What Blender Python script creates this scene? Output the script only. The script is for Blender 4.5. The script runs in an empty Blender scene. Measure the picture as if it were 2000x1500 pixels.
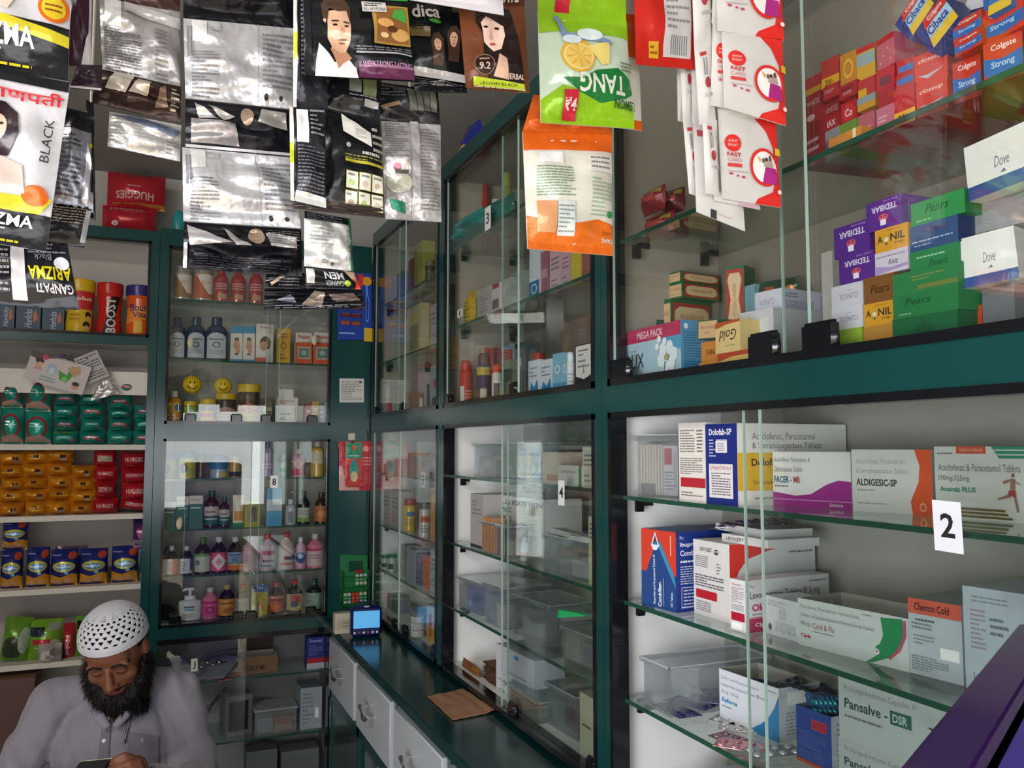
import bpy, bmesh, math, random
from mathutils import Vector, Matrix
from mathutils.noise import noise as pnoise
random.seed(7)
S = bpy.context.scene
COL = S.collection
# ---------------------------------------------------------------- camera
F = 1650.0; PH = math.atan(122/F); PS = math.atan(.4236*math.cos(PH)); ZC = 1.6
sn, cs = math.sin, math.cos
RT = Vector((cs(PS), -sn(PS), 0)); UP = Vector((-sn(PS)*sn(PH), -cs(PS)*sn(PH), cs(PH))); FW = Vector((sn(PS)*cs(PH), cs(PS)*cs(PH), sn(PH)))
cd = bpy.data.cameras.new('camera'); cam = bpy.data.objects.new('camera', cd); COL.objects.link(cam)
cam.matrix_world = Matrix(((RT.x, UP.x, -FW.x, 0), (RT.y, UP.y, -FW.y, 0), (RT.z, UP.z, -FW.z, ZC), (0, 0, 0, 1)))
cd.sensor_fit = 'HORIZONTAL'; cd.sensor_width = 36.0; cd.lens = 36.0*F/2000; cd.clip_start = .02; cd.clip_end = 200
S.camera = cam
# ---------------------------------------------------------------- exposure, sky, sun, lamps
S.view_settings.view_transform = 'Standard'; S.view_settings.look = 'None'; S.view_settings.gamma = 1; S.view_settings.use_curve_mapping = False
S.view_settings.exposure = 0.84
try:
    S.cycles.transparent_max_bounces = 32; S.cycles.max_bounces = 8
except Exception: pass
w = bpy.data.worlds.new('world'); S.world = w; w.use_nodes = True
nt = w.node_tree; nt.nodes.clear()
sky = nt.nodes.new('ShaderNodeTexSky'); sky.sky_type = 'HOSEK_WILKIE'; sky.sun_direction = (.25, -.55, .8); sky.turbidity = 4
bg = nt.nodes.new('ShaderNodeBackground'); bg.inputs[1].default_value = 3.0
ou = nt.nodes.new('ShaderNodeOutputWorld')
hs = nt.nodes.new('ShaderNodeHueSaturation'); hs.inputs['Saturation'].default_value = .4
nt.links.new(sky.outputs[0], hs.inputs['Color']); nt.links.new(hs.outputs[0], bg.inputs[0]); nt.links.new(bg.outputs[0], ou.inputs[0])
def lamp(name, kind, loc, energy, direction=None, size=1, sy=None, col=(1, 1, 1)):
    l = bpy.data.lights.new(name, kind); l.energy = energy; l.color = col
    if kind == 'AREA':
        l.shape = 'RECTANGLE'; l.size = size; l.size_y = sy or size
    if kind == 'SUN': l.angle = .01
    o = bpy.data.objects.new(name, l); COL.objects.link(o); o.location = loc
    if direction: o.rotation_euler = Vector(direction).to_track_quat('-Z', 'Y').to_euler()
    return o
lamp('sun', 'SUN', (0, -5, 8), 6.0, (-.25, .55, -1.1), col=(1, .95, .86))
# area lamps standing in for daylight through the open shop front (its opening behind the customer) and an added, unseen ceiling fill near the entrance
lamp('shop_front_daylight', 'AREA', (-1.0, -3.2, 1.5), 52, (.2, 1, 0), 4.6, 1.2, (.95, .965, 1))
lamp('street_side_daylight', 'AREA', (-2.7, -1.2, 1.1), 75, (3.6, 2.5, .1), 1.8, 1.5, (.93, .96, 1))
lamp('ceiling_tube_light', 'AREA', (-1.25, .75, 2.68), 14, (.4, .6, -1), .9, .12, (1, .95, .88))
# ---------------------------------------------------------------- geometry from the camera's rays
def V3(*a): return Vector(a)
C0 = V3(0, 0, ZC)
def ray(px, py): return RT*((px-1000)/F) + UP*((750-py)/F) + FW
def onX(px, py, X): d = ray(px, py); return C0 + d*(X/d.x)
def onY(px, py, Y): d = ray(px, py); return C0 + d*(Y/d.y)
def onZ(px, py, Z): d = ray(px, py); return C0 + d*((Z-ZC)/d.z)
def slide(P, D, px=None, py=None):
    if px is not None: k = (px-1000)/F; A = RT - FW*k
    else: k = (750-py)/F; A = UP - FW*k
    return P + D*(-((P-C0).dot(A))/D.dot(A))
def dist(P): return (P-C0).dot(FW)
# ---------------------------------------------------------------- materials
def lin(h):
    h = h.lstrip('#'); o = []
    for i in (0, 2, 4):
        c = int(h[i:i+2], 16)/255; o.append(c/12.92 if c <= .04045 else ((c+.055)/1.055)**2.4)
    return (*o, 1)
MATS = {}
KN = dict(paper=(.45, 0, .25), plastic=(.28, 0, .3), gloss=(.12, 0, .5), matte=(.8, 0, .1), foil=(.3, .55, .5), metal=(.2, 1, .5), cloth=(.9, 0, .1), film=(.22, .15, .5), lam=(.16, 0, .5), skin=(.5, 0, .4), emit=(.5, 0, 0), hair=(.6, 0, .2), wood=(.5, 0, .3), light=(.5, 0, .3))
def mat(col, kind='paper'):
    k = (col, kind)
    if k in MATS: return MATS[k]
    m = bpy.data.materials.new(kind+'_'+col.strip('#')); m.use_nodes = True; N = m.node_tree.nodes; L = m.node_tree.links
    b = N['Principled BSDF']; ro, me, sp = KN[kind]; c = lin(col)
    b.inputs['Roughness'].default_value = ro; b.inputs['Metallic'].default_value = me; b.inputs['Specular IOR Level'].default_value = sp
    tc = N.new('ShaderNodeTexCoord'); no = N.new('ShaderNodeTexNoise'); L.new(tc.outputs['Object'], no.inputs['Vector'])
    no.inputs['Scale'].default_value = {'cloth': 260, 'foil': 28, 'film': 30, 'matte': 9, 'lam': 7, 'skin': 60, 'wood': 20, 'hair': 90}.get(kind, 40)
    no.inputs['Detail'].default_value = 3
    mx = N.new('ShaderNodeMix'); mx.data_type = 'RGBA'; am = {'cloth': .14, 'matte': .06, 'skin': .1, 'wood': .18}.get(kind, .05)
    mx.inputs['A'].default_value = tuple(x*(1-am) for x in c[:3])+(1,); mx.inputs['B'].default_value = tuple(min(1, x*(1+am)) for x in c[:3])+(1,)
    L.new(no.outputs['Fac'], mx.inputs['Factor']); L.new(mx.outputs['Result'], b.inputs['Base Color'])
    if kind in ('foil', 'film', 'cloth', 'skin'):
        bp = N.new('ShaderNodeBump'); bp.inputs['Strength'].default_value = {'foil': .55, 'film': .35, 'cloth': .3, 'skin': .12}[kind]; bp.inputs['Distance'].default_value = {'foil': .012, 'film': .008}.get(kind, .002)
        L.new(no.outputs['Fac'], bp.inputs['Height']); L.new(bp.outputs[0], b.inputs['Normal'])
    if kind == 'cloth': b.inputs['Sheen Weight'].default_value = .3
    if kind == 'skin': b.inputs['Subsurface Weight'].default_value = .08; b.inputs['Subsurface Radius'].default_value = (.02, .008, .004)
    if kind in ('emit', 'light'):
        b.inputs['Emission Color'].default_value = c; b.inputs['Emission Strength'].default_value = .32 if kind == 'emit' else 3.0
    MATS[k] = m; return m
def clear(name, tint, refl=.04, rough=.0, haze=0, hcol='#cfd4d6', boost=.9):
    k = ('clear', name)
    if k in MATS: return MATS[k]
    m = bpy.data.materials.new(name); m.use_nodes = True; N = m.node_tree.nodes; L = m.node_tree.links; N.clear()
    o = N.new('ShaderNodeOutputMaterial'); t = N.new('ShaderNodeBsdfTransparent'); t.inputs[0].default_value = (*tint, 1)
    g = N.new('ShaderNodeBsdfGlossy'); g.inputs['Roughness'].default_value = rough; g.inputs['Color'].default_value = (.95, 1, .98, 1)
    lw = N.new('ShaderNodeLayerWeight'); lw.inputs[0].default_value = .5
    p = N.new('ShaderNodeMath'); p.operation = 'POWER'; p.inputs[1].default_value = 5; L.new(lw.outputs['Facing'], p.inputs[0])
    a = N.new('ShaderNodeMath'); a.operation = 'MULTIPLY_ADD'; a.inputs[1].default_value = boost; a.inputs[2].default_value = refl; L.new(p.outputs[0], a.inputs[0])
    nz = N.new('ShaderNodeTexNoise'); nz.inputs['Scale'].default_value = 3.0
    src = t.outputs[0]
    if haze:
        d = N.new('ShaderNodeBsdfDiffuse'); d.inputs[0].default_value = lin(hcol); h = N.new('ShaderNodeMixShader')
        sc = N.new('ShaderNodeMath'); sc.operation = 'MULTIPLY'; sc.inputs[1].default_value = haze*2; L.new(nz.outputs['Fac'], sc.inputs[0])
        L.new(sc.outputs[0], h.inputs[0]); L.new(t.outputs[0], h.inputs[1]); L.new(d.outputs[0], h.inputs[2]); src = h.outputs[0]
    x = N.new('ShaderNodeMixShader'); L.new(a.outputs[0], x.inputs[0]); L.new(src, x.inputs[1]); L.new(g.outputs[0], x.inputs[2]); L.new(x.outputs[0], o.inputs[0])
    MATS[k] = m; return m
PANE = clear('pane_glass', (.945, .96, .955), .04, boost=.5)
SHELFG = clear('shelf_glass', (.89, .92, .90), .06)
BAG = clear('clear_film', (.93, .94, .94), .10, .12, .06)
TUB = clear('clear_plastic_tub', (.86, .88, .89), .07, .1, .12)
EDGE = mat('#1d4a3a', 'gloss')
# ---------------------------------------------------------------- text outlines
TX = {}
def glyphs(s, bold=False, ital=False):
    k = (s, bold, ital)
    if k in TX: return TX[k]
    c = bpy.data.curves.new('t', 'FONT'); c.body = s; c.resolution_u = 2; c.fill_mode = 'FRONT'
    if bold: c.offset = .022
    if ital: c.shear = .3
    o = bpy.data.objects.new('t', c); COL.objects.link(o)
    dg = bpy.context.evaluated_depsgraph_get(); dg.update()
    me = bpy.data.meshes.new_from_object(o.evaluated_get(dg))
    bm = bmesh.new(); bm.from_mesh(me); bmesh.ops.triangulate(bm, faces=bm.faces[:])
    vs = [(v.co.x, v.co.y) for v in bm.verts]; bm.verts.index_update(); fs = [tuple(v.index for v in f.verts) for f in bm.faces]
    bm.free(); bpy.data.objects.remove(o); bpy.data.curves.remove(c); bpy.data.meshes.remove(me)
    if vs:
        x0 = min(v[0] for v in vs); x1 = max(v[0] for v in vs); y0 = min(v[1] for v in vs); y1 = max(v[1] for v in vs)
        vs = [((x-x0)/max(x1-x0, 1e-6), (y-y0)/max(y1-y0, 1e-6)) for x, y in vs]
    TX[k] = (vs, fs); return TX[k]
# ---------------------------------------------------------------- mesh builder
def flat(O, U, Vv, Nn, w, h):
    def f(x, y, off): return O + U*(x*w) + Vv*(y*h) + Nn*off
    f.w = w; f.h = h; f.step = None; return f
class MB:
    def __init__(s): s.v = []; s.f = []; s.m = []; s.mi = []; s.sm = []
    def mid(s, m):
        if m not in s.m: s.m.append(m)
        return s.m.index(m)
    def add(s, vs, fs, m, smooth=False):
        o = len(s.v); s.v += [Vector(v) for v in vs]; i = s.mid(m)
        for f in fs: s.f.append(tuple(o+j for j in f)); s.mi.append(i); s.sm.append(smooth)
        return s
    def obox(s, O, U, Vv, W, m, bev=0):
        """box from corner O with edge vectors U (right), Vv (up), W (back)"""
        P = [O, O+U, O+U+Vv, O+Vv, O+W, O+U+W, O+U+Vv+W, O+Vv+W]
        return s.add(P, [(0, 1, 2, 3), (5, 4, 7, 6), (4, 0, 3, 7), (1, 5, 6, 2), (3, 2, 6, 7), (4, 5, 1, 0)], m)
    def box(s, a, b, m):
        a = V3(*a); b = V3(*b); return s.obox(V3(a.x, a.y, a.z), V3(b.x-a.x, 0, 0), V3(0, 0, b.z-a.z), V3(0, b.y-a.y, 0), m)
    def rbox(s, O, U, Vv, W, m, r=.004, n=2):
        """box with rounded edges"""
        bm = bmesh.new(); P = [O, O+U, O+U+Vv, O+Vv, O+W, O+U+W, O+U+Vv+W, O+Vv+W]
        bv = [bm.verts.new(p) for p in P]
        for f in [(0, 1, 2, 3), (5, 4, 7, 6), (4, 0, 3, 7), (1, 5, 6, 2), (3, 2, 6, 7), (4, 5, 1, 0)]: bm.faces.new([bv[i] for i in f])
        bmesh.ops.recalc_face_normals(bm, faces=bm.faces[:])
        bmesh.ops.bevel(bm, geom=bm.edges[:]+bm.verts[:], offset=r, segments=n, affect='EDGES', clamp_overlap=True)
        bm.verts.index_update(); big = sorted((f.calc_area() for f in bm.faces), reverse=True)[:6][-1]*.999; s.add([v.co.copy() for v in bm.verts], [tuple(v.index for v in f.verts) for f in bm.faces], m, True)
        for k, f in enumerate(bm.faces):
            if f.calc_area() >= big: s.sm[len(s.sm)-len(bm.faces)+k] = False
        bm.free(); return s
    def lathe(s, c, prof, mats, n=20, ox=1, oy=1, ax=None):
        """profile (r, z) about point c; mats one or per band"""
        rings = []
        for r, z in prof:
            ring = []
            for i in range(n):
                a = 2*math.pi*i/n
                p = V3(cs(a)*r*ox, sn(a)*r*oy, z)
                if ax is not None: p = ax @ p
                ring.append(c+p)
            rings.append(ring)
        for k in range(len(prof)-1):
            m = mats[k] if isinstance(mats, (list, tuple)) else mats
            vs = rings[k]+rings[k+1]; s.add(vs, [(i, (i+1) % n, n+(i+1) % n, n+i) for i in range(n)], m, True)
        m0 = mats[0] if isinstance(mats, (list, tuple)) else mats; m1 = mats[-1] if isinstance(mats, (list, tuple)) else mats
        s.add(rings[0], [tuple(range(n-1, -1, -1))], m0); s.add(rings[-1], [tuple(range(n))], m1); return s
    def tube(s, pts, r, m, n=8, cap=True):
        pts = [Vector(p) for p in pts]; rings = []; N = len(pts)
        for i, p in enumerate(pts):
            t = (pts[min(i+1, N-1)]-pts[max(i-1, 0)]).normalized(); a = t.cross(V3(0, 0, 1))
            if a.length < .1: a = t.cross(V3(1, 0, 0))
            a.normalize(); b = t.cross(a); rr = r[i] if isinstance(r, (list, tuple)) else r
            rings.append([p+(a*cs(2*math.pi*k/n)+b*sn(2*math.pi*k/n))*rr for k in range(n)])
        for i in range(N-1): s.add(rings[i]+rings[i+1], [(k, (k+1) % n, n+(k+1) % n, n+k) for k in range(n)], m, True)
        if cap: s.add(rings[0], [tuple(range(n))], m); s.add(rings[-1], [tuple(range(n-1, -1, -1))], m)
        return s
    def grid(s, fn, nu, nv, m, smooth=True):
        vs = [fn(i/nu, j/nv) for j in range(nv+1) for i in range(nu+1)]
        fs = [(j*(nu+1)+i, j*(nu+1)+i+1, (j+1)*(nu+1)+i+1, (j+1)*(nu+1)+i) for j in range(nv) for i in range(nu)]
        return s.add(vs, fs, m, smooth)
    def ell(s, c, r, m, n=14, k=9, rot=None):
        vs = []; fs = []
        for j in range(k+1):
            th = math.pi*j/k
            for i in range(n):
                a = 2*math.pi*i/n; p = V3(sn(th)*cs(a)*r[0], sn(th)*sn(a)*r[1], cs(th)*r[2])
                if rot is not None: p = rot @ p
                vs.append(c+p)
        for j in range(k):
            for i in range(n): fs.append((j*n+i, (j+1)*n+i, (j+1)*n+(i+1) % n, j*n+(i+1) % n))
        return s.add(vs, fs, m, True)
    # ---- printed art in face coordinates 0..1
    def tri2(s, mp, vs, fs, m, off):
        st = mp.step; out = []; V = list(vs)
        if st:
            W, H = mp.w, mp.h; V = list(vs); T = list(fs); res = []; cache = {}
            def L(a, b): return math.hypot((V[a][0]-V[b][0])*W, (V[a][1]-V[b][1])*H)
            def md(a, b):
                q = (min(a, b), max(a, b))
                if q not in cache: V.append(((V[a][0]+V[b][0])/2, (V[a][1]+V[b][1])/2)); cache[q] = len(V)-1
                return cache[q]
            while T:
                a, b, c = T.pop(); l = [(L(a, b), a, b, c), (L(b, c), b, c, a), (L(c, a), c, a, b)]; q = max(l)
                if q[0] > st and len(V) < 60000:
                    _, a, b, c = q; k = md(a, b); T += [(a, k, c), (k, b, c)]
                else: res.append((a, b, c))
            fs = res
        s.add([mp(x, y, off) for x, y in V], fs, m, True if st else False)
    def art(s, mp, items, kind='paper', base=.0003):
        off = base
        for it in items:
            k = it[0]; m = mat(it[-1] if isinstance(it[-1], str) else it[-2], kind); vs = None
            if k == 'r': x0, y0, x1, y1 = it[1:5]; vs = [(x0, y0), (x1, y0), (x1, y1), (x0, y1)]; fs = [(0, 1, 2), (0, 2, 3)]
            elif k == 'p':
                P = it[1]; from mathutils.geometry import tessellate_polygon
                tri = tessellate_polygon([[V3(x, y, 0) for x, y in P]]); vs = list(P); fs = [tuple(t) for t in tri]
                fs = [(a, b, c) if (vs[b][0]-vs[a][0])*(vs[c][1]-vs[a][1])-(vs[b][1]-vs[a][1])*(vs[c][0]-vs[a][0]) > 0 else (a, c, b) for a, b, c in fs]
            elif k == 'c':
                x, y, rx, ry = it[1:5]; n = 20; vs = [(x+rx*cs(2*math.pi*i/n), y+ry*sn(2*math.pi*i/n)) for i in range(n)]; fs = [(0, i, i+1) for i in range(1, n-1)]
            elif k == 'o':   # ring
                x, y, rx, ry, t = it[1:6]; n = 28; vs = []
                for i in range(n):
                    a = 2*math.pi*i/n; vs += [(x+rx*cs(a), y+ry*sn(a)), (x+rx*(1-t)*cs(a), y+ry*(1-t)*sn(a))]
                fs = []
                for i in range(n): a = 2*i; b = 2*((i+1) % n); fs += [(a, b, b+1), (a, b+1, a+1)]
            elif k in ('t', 'T', 'i'):
                st, x0, y0, x1, y1 = it[1:6]; rot = it[6] if len(it) > 7 else 0
                g, fs = glyphs(st, k == 'T', k == 'i'); vs = []
                for gx, gy in g:
                    if rot == 180: gx, gy = 1-gx, 1-gy
                    elif rot == 90: gx, gy = 1-gy, gx
                    elif rot == -90: gx, gy = gy, 1-gx
                    vs.append((x0+(x1-x0)*gx, y0+(y1-y0)*gy))
            elif k == 'l':   # small print
                x0, y0, x1, y1, n = it[1:6]; vs = []; fs = []; rnd = random.Random(int(x0*977+y0*131+n)); d = (y1-y0)/n
                for i in range(n):
                    xe = x1 if rnd.random() < .7 else x0+(x1-x0)*rnd.uniform(.4, .9); x = x0; yy = y0+d*(i+.25)
                    while x < xe-.001:
                        xw = min(xe, x+(x1-x0)*rnd.uniform(.06, .2)); o = len(vs); vs += [(x, yy), (xw, yy), (xw, yy+d*.42), (x, yy+d*.42)]; fs += [(o, o+1, o+2), (o, o+2, o+3)]; x = xw+(x1-x0)*.025
            elif k == 'v':   # small print running upward
                x0, y0, x1, y1, n = it[1:6]; vs = []; fs = []; d = (x1-x0)/n
                for i in range(n): o = len(vs); xx = x0+d*(i+.25); vs += [(xx, y0), (xx+d*.45, y0), (xx+d*.45, y1), (xx, y1)]; fs += [(o, o+1, o+2), (o, o+2, o+3)]
            elif k == 'b':   # bar code
                x0, y0, x1, y1 = it[1:5]; s.art(mp, [('r', x0, y0, x1, y1, '#f2f2f0')], kind, off); off += .0002; rnd = random.Random(5); x = x0+(x1-x0)*.08; vs = []; fs = []
                while x < x0+(x1-x0)*.9:
                    ww = (x1-x0)*rnd.choice((.02, .035, .05)); o = len(vs); vs += [(x, y0+(y1-y0)*.12), (x+ww, y0+(y1-y0)*.12), (x+ww, y1-(y1-y0)*.12), (x, y1-(y1-y0)*.12)]; fs += [(o, o+1, o+2), (o, o+2, o+3)]; x += ww+(x1-x0)*rnd.choice((.025, .04))
            if vs: s.tri2(mp, vs, fs, m, off)
            off += .00018
        return s
    def build(s, name, parent=None, loc=None, label=None, cat=None, group=None, kind=None):
        me = bpy.data.meshes.new(name)
        if parent is not None: L = Vector(parent['_o'])
        elif loc is not None: L = Vector(loc)
        else:
            xs = [v.x for v in s.v]; ys = [v.y for v in s.v]; L = V3((min(xs)+max(xs))/2, (min(ys)+max(ys))/2, min(v.z for v in s.v))
        me.from_pydata([tuple(v-L) for v in s.v], [], s.f)
        for m in s.m: me.materials.append(m)
        me.polygons.foreach_set('material_index', s.mi); me.polygons.foreach_set('use_smooth', s.sm); me.update()
        o = bpy.data.objects.new(name, me); COL.objects.link(o)
        if parent is None: o.location = L
        else: o.parent = parent
        o['_o'] = tuple(L)
        tag(o, label, cat, group, kind); return o
def tag(o, label=None, cat=None, group=None, kind=None):
    if label: o['label'] = label
    if cat: o['category'] = cat
    if group: o['group'] = group
    if kind: o['kind'] = kind
    return o
def thing(name, label, cat, loc, group=None):
    o = bpy.data.objects.new(name, None); COL.objects.link(o); o.location = loc; o.empty_display_size = .05; o['_o'] = tuple(loc)
    return tag(o, label, cat, group)
def dup(o, loc, rz=0, label=None, group=None, parent=None):
    c = o.copy(); COL.objects.link(c)
    if parent is None: c.location = loc; c.rotation_euler = (0, 0, rz)
    else: c.parent = parent
    if label: c['label'] = label
    if group: c['group'] = group
    for ch in [x for x in KIDS.get(o.name, [])]:
        n = dup(ch, None, 0, parent=c)
    return c
KIDS = {}
def kids(o): KIDS[o.name] = [c for c in bpy.data.objects if c.parent == o]; [kids(c) for c in KIDS[o.name]]; return o
# ================================================================ room shell and street
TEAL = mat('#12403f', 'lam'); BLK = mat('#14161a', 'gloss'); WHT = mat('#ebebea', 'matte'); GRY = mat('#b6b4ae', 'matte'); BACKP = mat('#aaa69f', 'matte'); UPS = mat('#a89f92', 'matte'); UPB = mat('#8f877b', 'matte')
def struct(name, *bx):
    b = MB()
    for a, c, m in bx: b.box(a, c, m)
    return b.build(name, kind='structure')
def tiles(name, c1, c2, sc):
    m = bpy.data.materials.new(name); m.use_nodes = True; N = m.node_tree.nodes; L = m.node_tree.links
    t = N.new('ShaderNodeTexBrick'); t.offset = 0; t.inputs['Scale'].default_value = sc; t.inputs['Color1'].default_value = lin(c1); t.inputs['Color2'].default_value = lin(c1); t.inputs['Mortar'].default_value = lin(c2); t.inputs['Mortar Size'].default_value = .01
    t.inputs['Brick Width'].default_value = 1; t.inputs['Row Height'].default_value = 1
    g = N.new('ShaderNodeTexCoord'); L.new(g.outputs['Object'], t.inputs['Vector']); L.new(t.outputs[0], N['Principled BSDF'].inputs['Base Color']); N['Principled BSDF'].inputs['Roughness'].default_value = .35; return m
struct('floor', ((-1.75, .1, -.06), (1.25, 4.0, 0), tiles('floor_tile', '#8d8a84', '#5c5a56', 3)))
struct('ceiling', ((-1.75, .1, 2.75), (1.25, 4.0, 2.85), mat('#a19e97', 'matte')))
struct('wall_back', ((-1.75, 3.86, 0), (1.25, 4.0, 2.75), mat('#aeaca6', 'matte')))
struct('wall_right', ((1.15, .1, 0), (1.25, 3.86, 2.75), mat('#b5b2aa', 'matte')))
struct('wall_left', ((-1.75, .1, 0), (-1.6, 3.86, 2.75), mat('#94897f', 'matte')))
struct('ground', ((-14, -12, -.2), (14, .1, -.06), mat('#a89c8a', 'matte')))
# awning sheet over the pavement and the houses across the street (seen in the cabinet glass)
b = MB(); b.obox(V3(-2.4, -1.5, 2.72), V3(4.2, 0, 0), V3(0, 0, .04), V3(0, 1.6, .12), mat('#5a5f63', 'matte')); b.build('awning', label='grey sheet awning over the pavement in front of the shop', cat='awning')
def facade(x0, x1, h, col, door, lab):
    t = thing('building', lab, 'building', (x0, -9, -.06)); b = MB(); b.box((x0, -9.6, -.06), (x1, -9, h), mat(col, 'matte')); b.build('wall', t)
    n = int((x1-x0)/1.6)
    for i in range(n):
        x = x0+.5+i*1.6
        MB().box((x, -9.03, 3.2), (x+.9, -8.97, 4.5), mat('#3a4148', 'gloss')).build('window', t)
        d = MB(); d.box((x-.1, -9.04, 0), (x+1.1, -8.96, 2.3), mat(door, 'matte')); d.build('shutter', t)
    MB().obox(V3(x0, -9, 2.7), V3(x1-x0, 0, 0), V3(0, 0, .06), V3(0, 1.2, -.3), mat('#d8cdb6', 'matte')).build('canopy', t)
facade(-9, -3.4, 6.2, '#e3d6bd', '#7c5a3c', 'cream house with brown shutters across the street')
facade(-3.3, 2.6, 5.0, '#d9c7a4', '#4c5a68', 'tan house with blue grey shutters across the street')
facade(2.7, 9, 6.8, '#efe8da', '#8a8f8a', 'white house with grey shutters across the street')
# ================================================================ right wall cabinets
XF = .85; XB = 1.13; ZT = 2.47; ZR0, ZR1 = 1.668, 1.722; ZCT = .90
def pull(b, c, ax):  # rubber finger pull on a pane: rounded tab
    pass
def cab(name, label, y0, y1, ub, lb, up, lo, pup, plo):
    """open-front cabinet on the right wall between y0 (near) and y1 (far)"""
    t = thing(name, label, 'cabinet', (XB, (y0+y1)/2, ZCT)); pw = .028
    c = MB(); IN = WHT
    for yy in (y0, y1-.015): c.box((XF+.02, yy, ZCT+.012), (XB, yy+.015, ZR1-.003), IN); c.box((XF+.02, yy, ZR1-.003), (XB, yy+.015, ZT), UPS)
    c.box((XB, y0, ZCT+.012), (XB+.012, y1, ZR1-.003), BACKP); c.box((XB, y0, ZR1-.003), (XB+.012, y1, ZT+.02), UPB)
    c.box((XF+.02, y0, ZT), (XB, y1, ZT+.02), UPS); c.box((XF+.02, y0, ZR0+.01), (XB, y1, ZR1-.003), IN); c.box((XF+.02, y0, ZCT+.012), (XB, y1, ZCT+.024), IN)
    c.build('carcass', t)
    f = MB(); 
    f.box((XF-.004, y0, ZCT+.012), (XF+.02, y0+pw, ZT+.045), TEAL); f.box((XF-.004, y1-pw, ZCT+.012), (XF+.02, y1, ZT+.045), TEAL)
    f.box((XF-.004, y0+pw, ZT-.005), (XF+.02, y1-pw, ZT+.045), TEAL); f.box((XF-.004, y0+pw, ZR0), (XF+.02, y1-pw, ZR1), TEAL)
    f.box((XF+.02, y0, ZT+.02), (XB, y1, ZT+.03), TEAL)
    f.build('face_frame', t)
    k = MB()
    for za, zb in ((ZCT+.012, ZR0), (ZR1, ZT-.005)):
        k.box((XF-.007, y0+pw, za), (XF+.03, y0+pw+.012, zb), BLK); k.box((XF-.007, y1-pw-.012, za), (XF+.03, y1-pw, zb), BLK)
        k.box((XF-.007, y0+pw, za), (XF+.03, y1-pw, za+.014), BLK); k.box((XF-.007, y0+pw, zb-.012), (XF+.03, y1-pw, zb), BLK)
    k.build('black_track', t)
    ya, yb = y0+pw+.012, y1-pw-.012
    for zz, lst in ((None, up), (None, lo)):
        for z in lst:
            s = MB(); s.box((XF+.022, ya-.01, z-.008), (XB-.002, yb+.01, z), SHELFG); s.box((XF+.0205, ya-.01, z-.008), (XF+.0222, yb+.01, z), EDGE); so = s.build('glass_shelf', t)
            for yy in ([yb-.03, ya+.03]):
                for xx in (XF+.05, XB-.06):
                    q = MB(); q.box((xx, yy-.0, z-.02), (xx+.022, yy+.006, z-.008), BLK); q.box((xx+.003, yy+.03 if yy > (ya+yb)/2 else yy-.04, z-.034), (xx+.019, yy+.04 if yy > (ya+yb)/2 else yy-.03, z-.008), BLK); q.box((xx, min(yy, yy+.035 if yy > (ya+yb)/2 else yy-.035), z-.012), (xx+.022, max(yy, yy+.035 if yy > (ya+yb)/2 else yy-.035), z-.008), BLK)
                    q.build('shelf_bracket', so)
    for (za, zb), pans in (((ZR1+.014, ZT-.017), pup), ((ZCT+.026, ZR0-.012), plo)):
        for (p0, p1, dx, pulls) in pans:
            g = MB(); g.box((XF+.002+dx, p0, za), (XF+.006+dx, p1, zb), PANE)
            go = g.build('glass_pane', t)
            for pe in (p0, p1): MB().box((XF+.0015+dx, pe-.0007, za), (XF+.0065+dx, pe+.0007, zb), mat('#9fb4aa', 'gloss')).build('polished_edge', go)
            for yy in pulls:
                q = MB(); pz = .033 if y0 < 1 else .022; O = V3(XF-.006+dx, yy+pz, za-.008); q.rbox(O, V3(0, -2*pz, 0), V3(0, 0, .046 if y0 < 1 else .038), V3(.016, 0, 0), BLK, .005); q.build('finger_pull', go)
    return t, (ya, yb)
yA = lambda px, py: onX(px, py, XF).y
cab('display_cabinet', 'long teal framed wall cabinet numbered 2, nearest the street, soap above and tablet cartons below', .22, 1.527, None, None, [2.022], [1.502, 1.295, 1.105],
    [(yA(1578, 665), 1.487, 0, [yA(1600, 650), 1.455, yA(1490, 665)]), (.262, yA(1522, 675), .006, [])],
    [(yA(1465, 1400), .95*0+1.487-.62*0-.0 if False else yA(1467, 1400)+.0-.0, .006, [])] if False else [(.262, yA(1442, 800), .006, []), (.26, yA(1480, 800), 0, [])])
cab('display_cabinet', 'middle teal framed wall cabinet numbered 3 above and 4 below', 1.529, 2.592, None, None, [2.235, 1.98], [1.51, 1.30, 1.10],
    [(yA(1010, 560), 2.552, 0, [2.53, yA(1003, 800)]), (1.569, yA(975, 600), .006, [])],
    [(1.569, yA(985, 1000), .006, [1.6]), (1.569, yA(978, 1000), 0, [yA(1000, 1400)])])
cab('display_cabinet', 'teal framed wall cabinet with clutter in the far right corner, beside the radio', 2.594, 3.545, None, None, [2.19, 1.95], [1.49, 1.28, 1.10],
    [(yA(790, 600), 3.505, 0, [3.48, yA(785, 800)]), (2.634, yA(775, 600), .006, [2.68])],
    [(yA(779, 1000), 3.505, 0, [yA(770, 1200)]), (2.634, yA(775, 1000), .006, [2.68, yA(787, 1250)])])
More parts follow.
